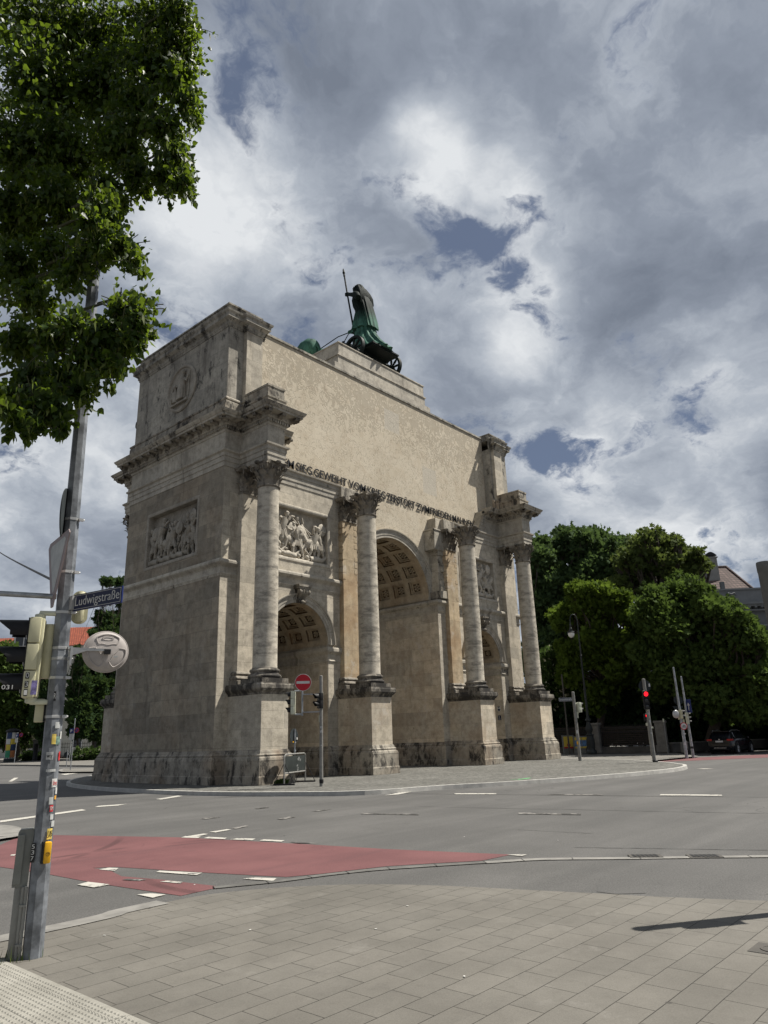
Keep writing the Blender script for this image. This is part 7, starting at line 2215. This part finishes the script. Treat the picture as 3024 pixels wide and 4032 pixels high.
def house_left(name, lab, u0, u1, ve, vr, dist, roofm, wallm, dormer=None, seed=1):
    o = at((u0 + u1) / 2, 1618, dist); o.z = 0
    t = thing(name, lab, 'house', tuple(o), VIEW_ROT)
    k = dist * 1.8228 / 2800.2
    w_ = (u1 - u0) * k / 2
    ze = at((u0 + u1) / 2, ve, dist).z; zr = at((u0 + u1) / 2, vr, dist + 5).z
    w = MB(); w.box(-w_, w_, 0, 12, 0, ze); w.box(-w_ - .2, w_ + .2, -.3, 0, ze - .5, ze - .1); w.build('wall', M[wallm], t, world_coords=False)
    w = MB(); A = [(-w_ - .5, -.6, ze - .1), (w_ + .5, -.6, ze - .1), (w_ + .5, 6, zr), (-w_ - .5, 6, zr), (w_ + .5, 12.6, ze - .1), (-w_ - .5, 12.6, ze - .1)]
    w.add(A, [(0, 1, 2, 3), (3, 2, 4, 5), (1, 4, 2), (0, 3, 5), (0, 5, 4, 1)]); rf = w.build('roof', M[roofm], t, world_coords=False)
    z = 1.2
    while z + 2.4 < ze:
        n = max(2, int(w_ * 2 / 3.4))
        for q in range(n):
            x = -w_ + w_ * 2 * (q + .5) / n
            w = MB(); w.box(x - .75, x + .75, -.08, 0, z - .1, z + 2.2); f_ = w.build('window', M['white_frame'], t, world_coords=False)
            w = MB(); w.box(x - .6, x - .04, -.11, -.06, z + .05, z + 2.05); w.box(x + .04, x + .6, -.11, -.06, z + .05, z + 2.05); w.build('pane', M['window_glass'], f_, world_coords=False)
        z += 3.6
    if dormer:
        for u in dormer:
            x = (u - (u0 + u1) / 2) * k
            w = MB(); w.box(x - 1.6, x + 1.6, -.2, 4, ze + .2, ze + 2.2); w.box(x - 1.9, x + 1.9, -.5, 4, ze + 2.2, ze + 2.4); d_ = w.build('dormer', M['white_frame'], t, world_coords=False)
            w = MB(); w.box(x - 1.3, x - .1, -.25, -.18, ze + .5, ze + 1.9); w.box(x + .1, x + 1.3, -.25, -.18, ze + .5, ze + 1.9); w.build('pane', M['window_glass'], d_, world_coords=False)
house_left('town_house', 'pale house with red roof and white dormer at the left edge behind the signal', -60, 74, 1402, 1374, 128, 'red_tiles', 'house_pale', (22,))
house_left('town_house', 'pale house with a bright red roof just right of the signal pole', 100, 232, 1392, 1351, 125, 'red_tiles', 'house_pale')
# iron fence with piers in front of the houses
a = at(60, 1618, 103); b = at(265, 1618, 99); a.z = b.z = .03
iron_fence('iron_fence', 'pale-lit black iron railing across the junction, left of the arch', 'fence', a, b, .3, 1.9, .25, False, .3)
for q, (u, lab) in enumerate(((83, 'square stone fence pier left of the signal pole'), (213, 'square stone fence pier behind the parking sign'))):
    p = at(u, 1618, 101); p.z = 0
    t = thing('fence_pier', lab, 'pier', tuple(p), VIEW_ROT, 'fence piers across the junction')
    w = MB(); w.bevbox(-.5, .5, -.5, .5, 0, 2.2, .03); w.bevbox(-.6, .6, -.6, .6, 2.2, 2.4, .03); w.build('shaft', M['gate_stone'], t, world_coords=False)
# advertising column
p = at(21, 1642, 94); p.z = 0
t = thing('advertising_column', 'round advertising column covered with colourful posters at the left edge', 'advertising column', tuple(p), VIEW_ROT)
w = MB(); w.lathe([(.64, 0), (.64, .3), (.60, .32), (.60, 3.15), (.62, 3.2)], (0, 0), 32); w.build('drum', M['sign_back'], t, 40, world_coords=False)
w = MB(); w.lathe([(.62, 3.15), (.74, 3.2), (.74, 3.32), (.66, 3.4), (.3, 3.55), (.001, 3.58)], (0, 0), 32); w.build('roof', M['iron_black'], t, 40, world_coords=False)
def post(z0, z1, a0, a1, mat):
    w = MB(); n = 8; vs = []
    for z in (z0, z1):
        for k in range(n + 1):
            a = R(a0 + (a1 - a0) * k / n); vs.append((.606 * math.cos(a), .606 * math.sin(a), z))
    w.add(vs, [(k, k + 1, n + 2 + k, n + 1 + k) for k in range(n)]); w.build('poster', M[mat], t, world_coords=False)
for a in ((2.45, 3.1, -180, -130, 'paper_white'), (2.45, 3.1, -128, -70, 'paper_navy'), (2.45, 3.1, -68, -20, 'paper_white'), (1.85, 2.43, -175, -140, 'paper_magenta'), (1.85, 2.43, -138, -78, 'paper_white'), (1.85, 2.43, -76, -20, 'paper_yellow'), (1.2, 1.83, -180, -132, 'paper_magenta'), (1.2, 1.83, -130, -72, 'paper_yellow'), (1.2, 1.83, -70, -15, 'paper_navy'), (.45, 1.18, -180, -128, 'paper_white'), (.45, 1.18, -126, -70, 'paper_green'), (.45, 1.18, -68, -15, 'paper_orange'), (.32, .44, -180, -10, 'paper_white')):
    post(*a)
# small signs across the junction
def post_sign(u, v, z0, lab, h, parts, r=.035):
    p = onz(u, v, z0)
    t = thing('sign_post', lab, 'sign post', tuple(p), VIEW_ROT)
    pole_mesh(t, r, r * .9, h, 'galvanised', 10)
    for q in parts:
        if q[0] == 'P':
            _, x, z, sx, sz = q
            w = MB(); w.box(x - sx, x + sx, -.06, -.045, z - sz, z + sz); o = w.build('parking_sign', M['sign_blue'], t, world_coords=False)
            w = MB(); put_text(w, 'P', sz * 1.5, Matrix.Translation((x - sx * .55, -.062, z - sz * .55)), sx * .9, bold=.01); w.build('lettering', M['sign_white'], o, world_coords=False)
        elif q[0] == 'B':
            _, x, z, sx, sz, mt = q
            w = MB(); w.box(x - sx, x + sx, -.06, -.045, z - sz, z + sz); w.build('plate', M[mt], t, world_coords=False)
        elif q[0] == 'A':
            _, x, z, sx, sz = q
            w = MB(); w.box(x - sx, x + sx, -.06, -.045, z - sz, z + sz); o = w.build('arrow_sign', M['sign_blue'], t, world_coords=False)
            w = MB(); w.prism([(x - sx * .7, -.063, z), (x - sx * .1, -.063, z + sz * .5), (x - sx * .1, -.063, z + sz * .2), (x + sx * .6, -.063, z + sz * .2), (x + sx * .6, -.063, z - sz * .2), (x - sx * .1, -.063, z - sz * .2), (x - sx * .1, -.063, z - sz * .5)], (0, .002, 0)); w.build('arrow', M['sign_white'], o, world_coords=False)
        elif q[0] == 'N':
            _, x, z, rr_ = q
            o, Td = disc(t, (x, -.05, z), rr_, 0, ('sign_red', 'sign_blue', 'sign_back'), 'no_stopping_sign')
            w = MB(); w.box(-rr_ * .85, rr_ * .85, -.05 * rr_ * 2, .05 * rr_ * 2, .0045, .0055, Td @ rotz(R(-45))); w.build('red_slash', M['sign_red'], o, world_coords=False)
        elif q[0] == 'D':
            _, x, z, rr_ = q
            o, Td = disc(t, (x, .05, z), rr_, PI, ('sign_white', None, 'sign_back'), 'round_sign')
    return t
post_sign(152.0, 1662.0, 0., 'thin post with parking sign and no-stopping disc, right of the stickered signal pole', 3.26, [('P', -.14, 2.47, .14, .16), ('B', -.15, 2.08, .13, .20, 'sign_dirty_white'), ('N', .19, 2.50, .16)])
post_sign(143.2, 1654.6, 0., 'short post with the dark back of a round sign, right of the stickered pole', 1.15, [('D', -.07, .85, .22), ('B', .05, .9, .05, .10, 'sign_white')], .03)
post_sign(149.3, 1646.2, .0, 'thin post with stickers just behind the parking sign post', 2.5, [('B', .0, 1.6, .05, .25, 'sign_dirty_white')], .035)
post_sign(30.7, 1648.0, .0, 'thin post with parking plate and no-stopping disc beside the advertising column', 2.95, [('P', -.02, 2.65, .13, .18), ('B', -.03, 2.2, .14, .22, 'sign_dirty_white'), ('N', .40, 2.72, .19)])
post_sign(65.0, 1640.0, .0, 'thin post with a small blue arrow sign left of the signal pole', 2.3, [('A', 0, 2.15, .2, .2)])
p = at(77, 1622, 94); p.z = 0.
t = thing('bollard', 'dark stubby pillar standing in the hedge between advertising column and signal pole', 'bollard', tuple(p), VIEW_ROT)
w = MB(); w.lathe([(.28, 0), (.28, .1), (.24, .15), (.24, 1.7), (.27, 1.75), (.22, 1.85), (.001, 1.9)], (0, 0), 16); w.build('shaft', M['iron_black'], t, 40, world_coords=False)
bpy.context.view_layer.update()
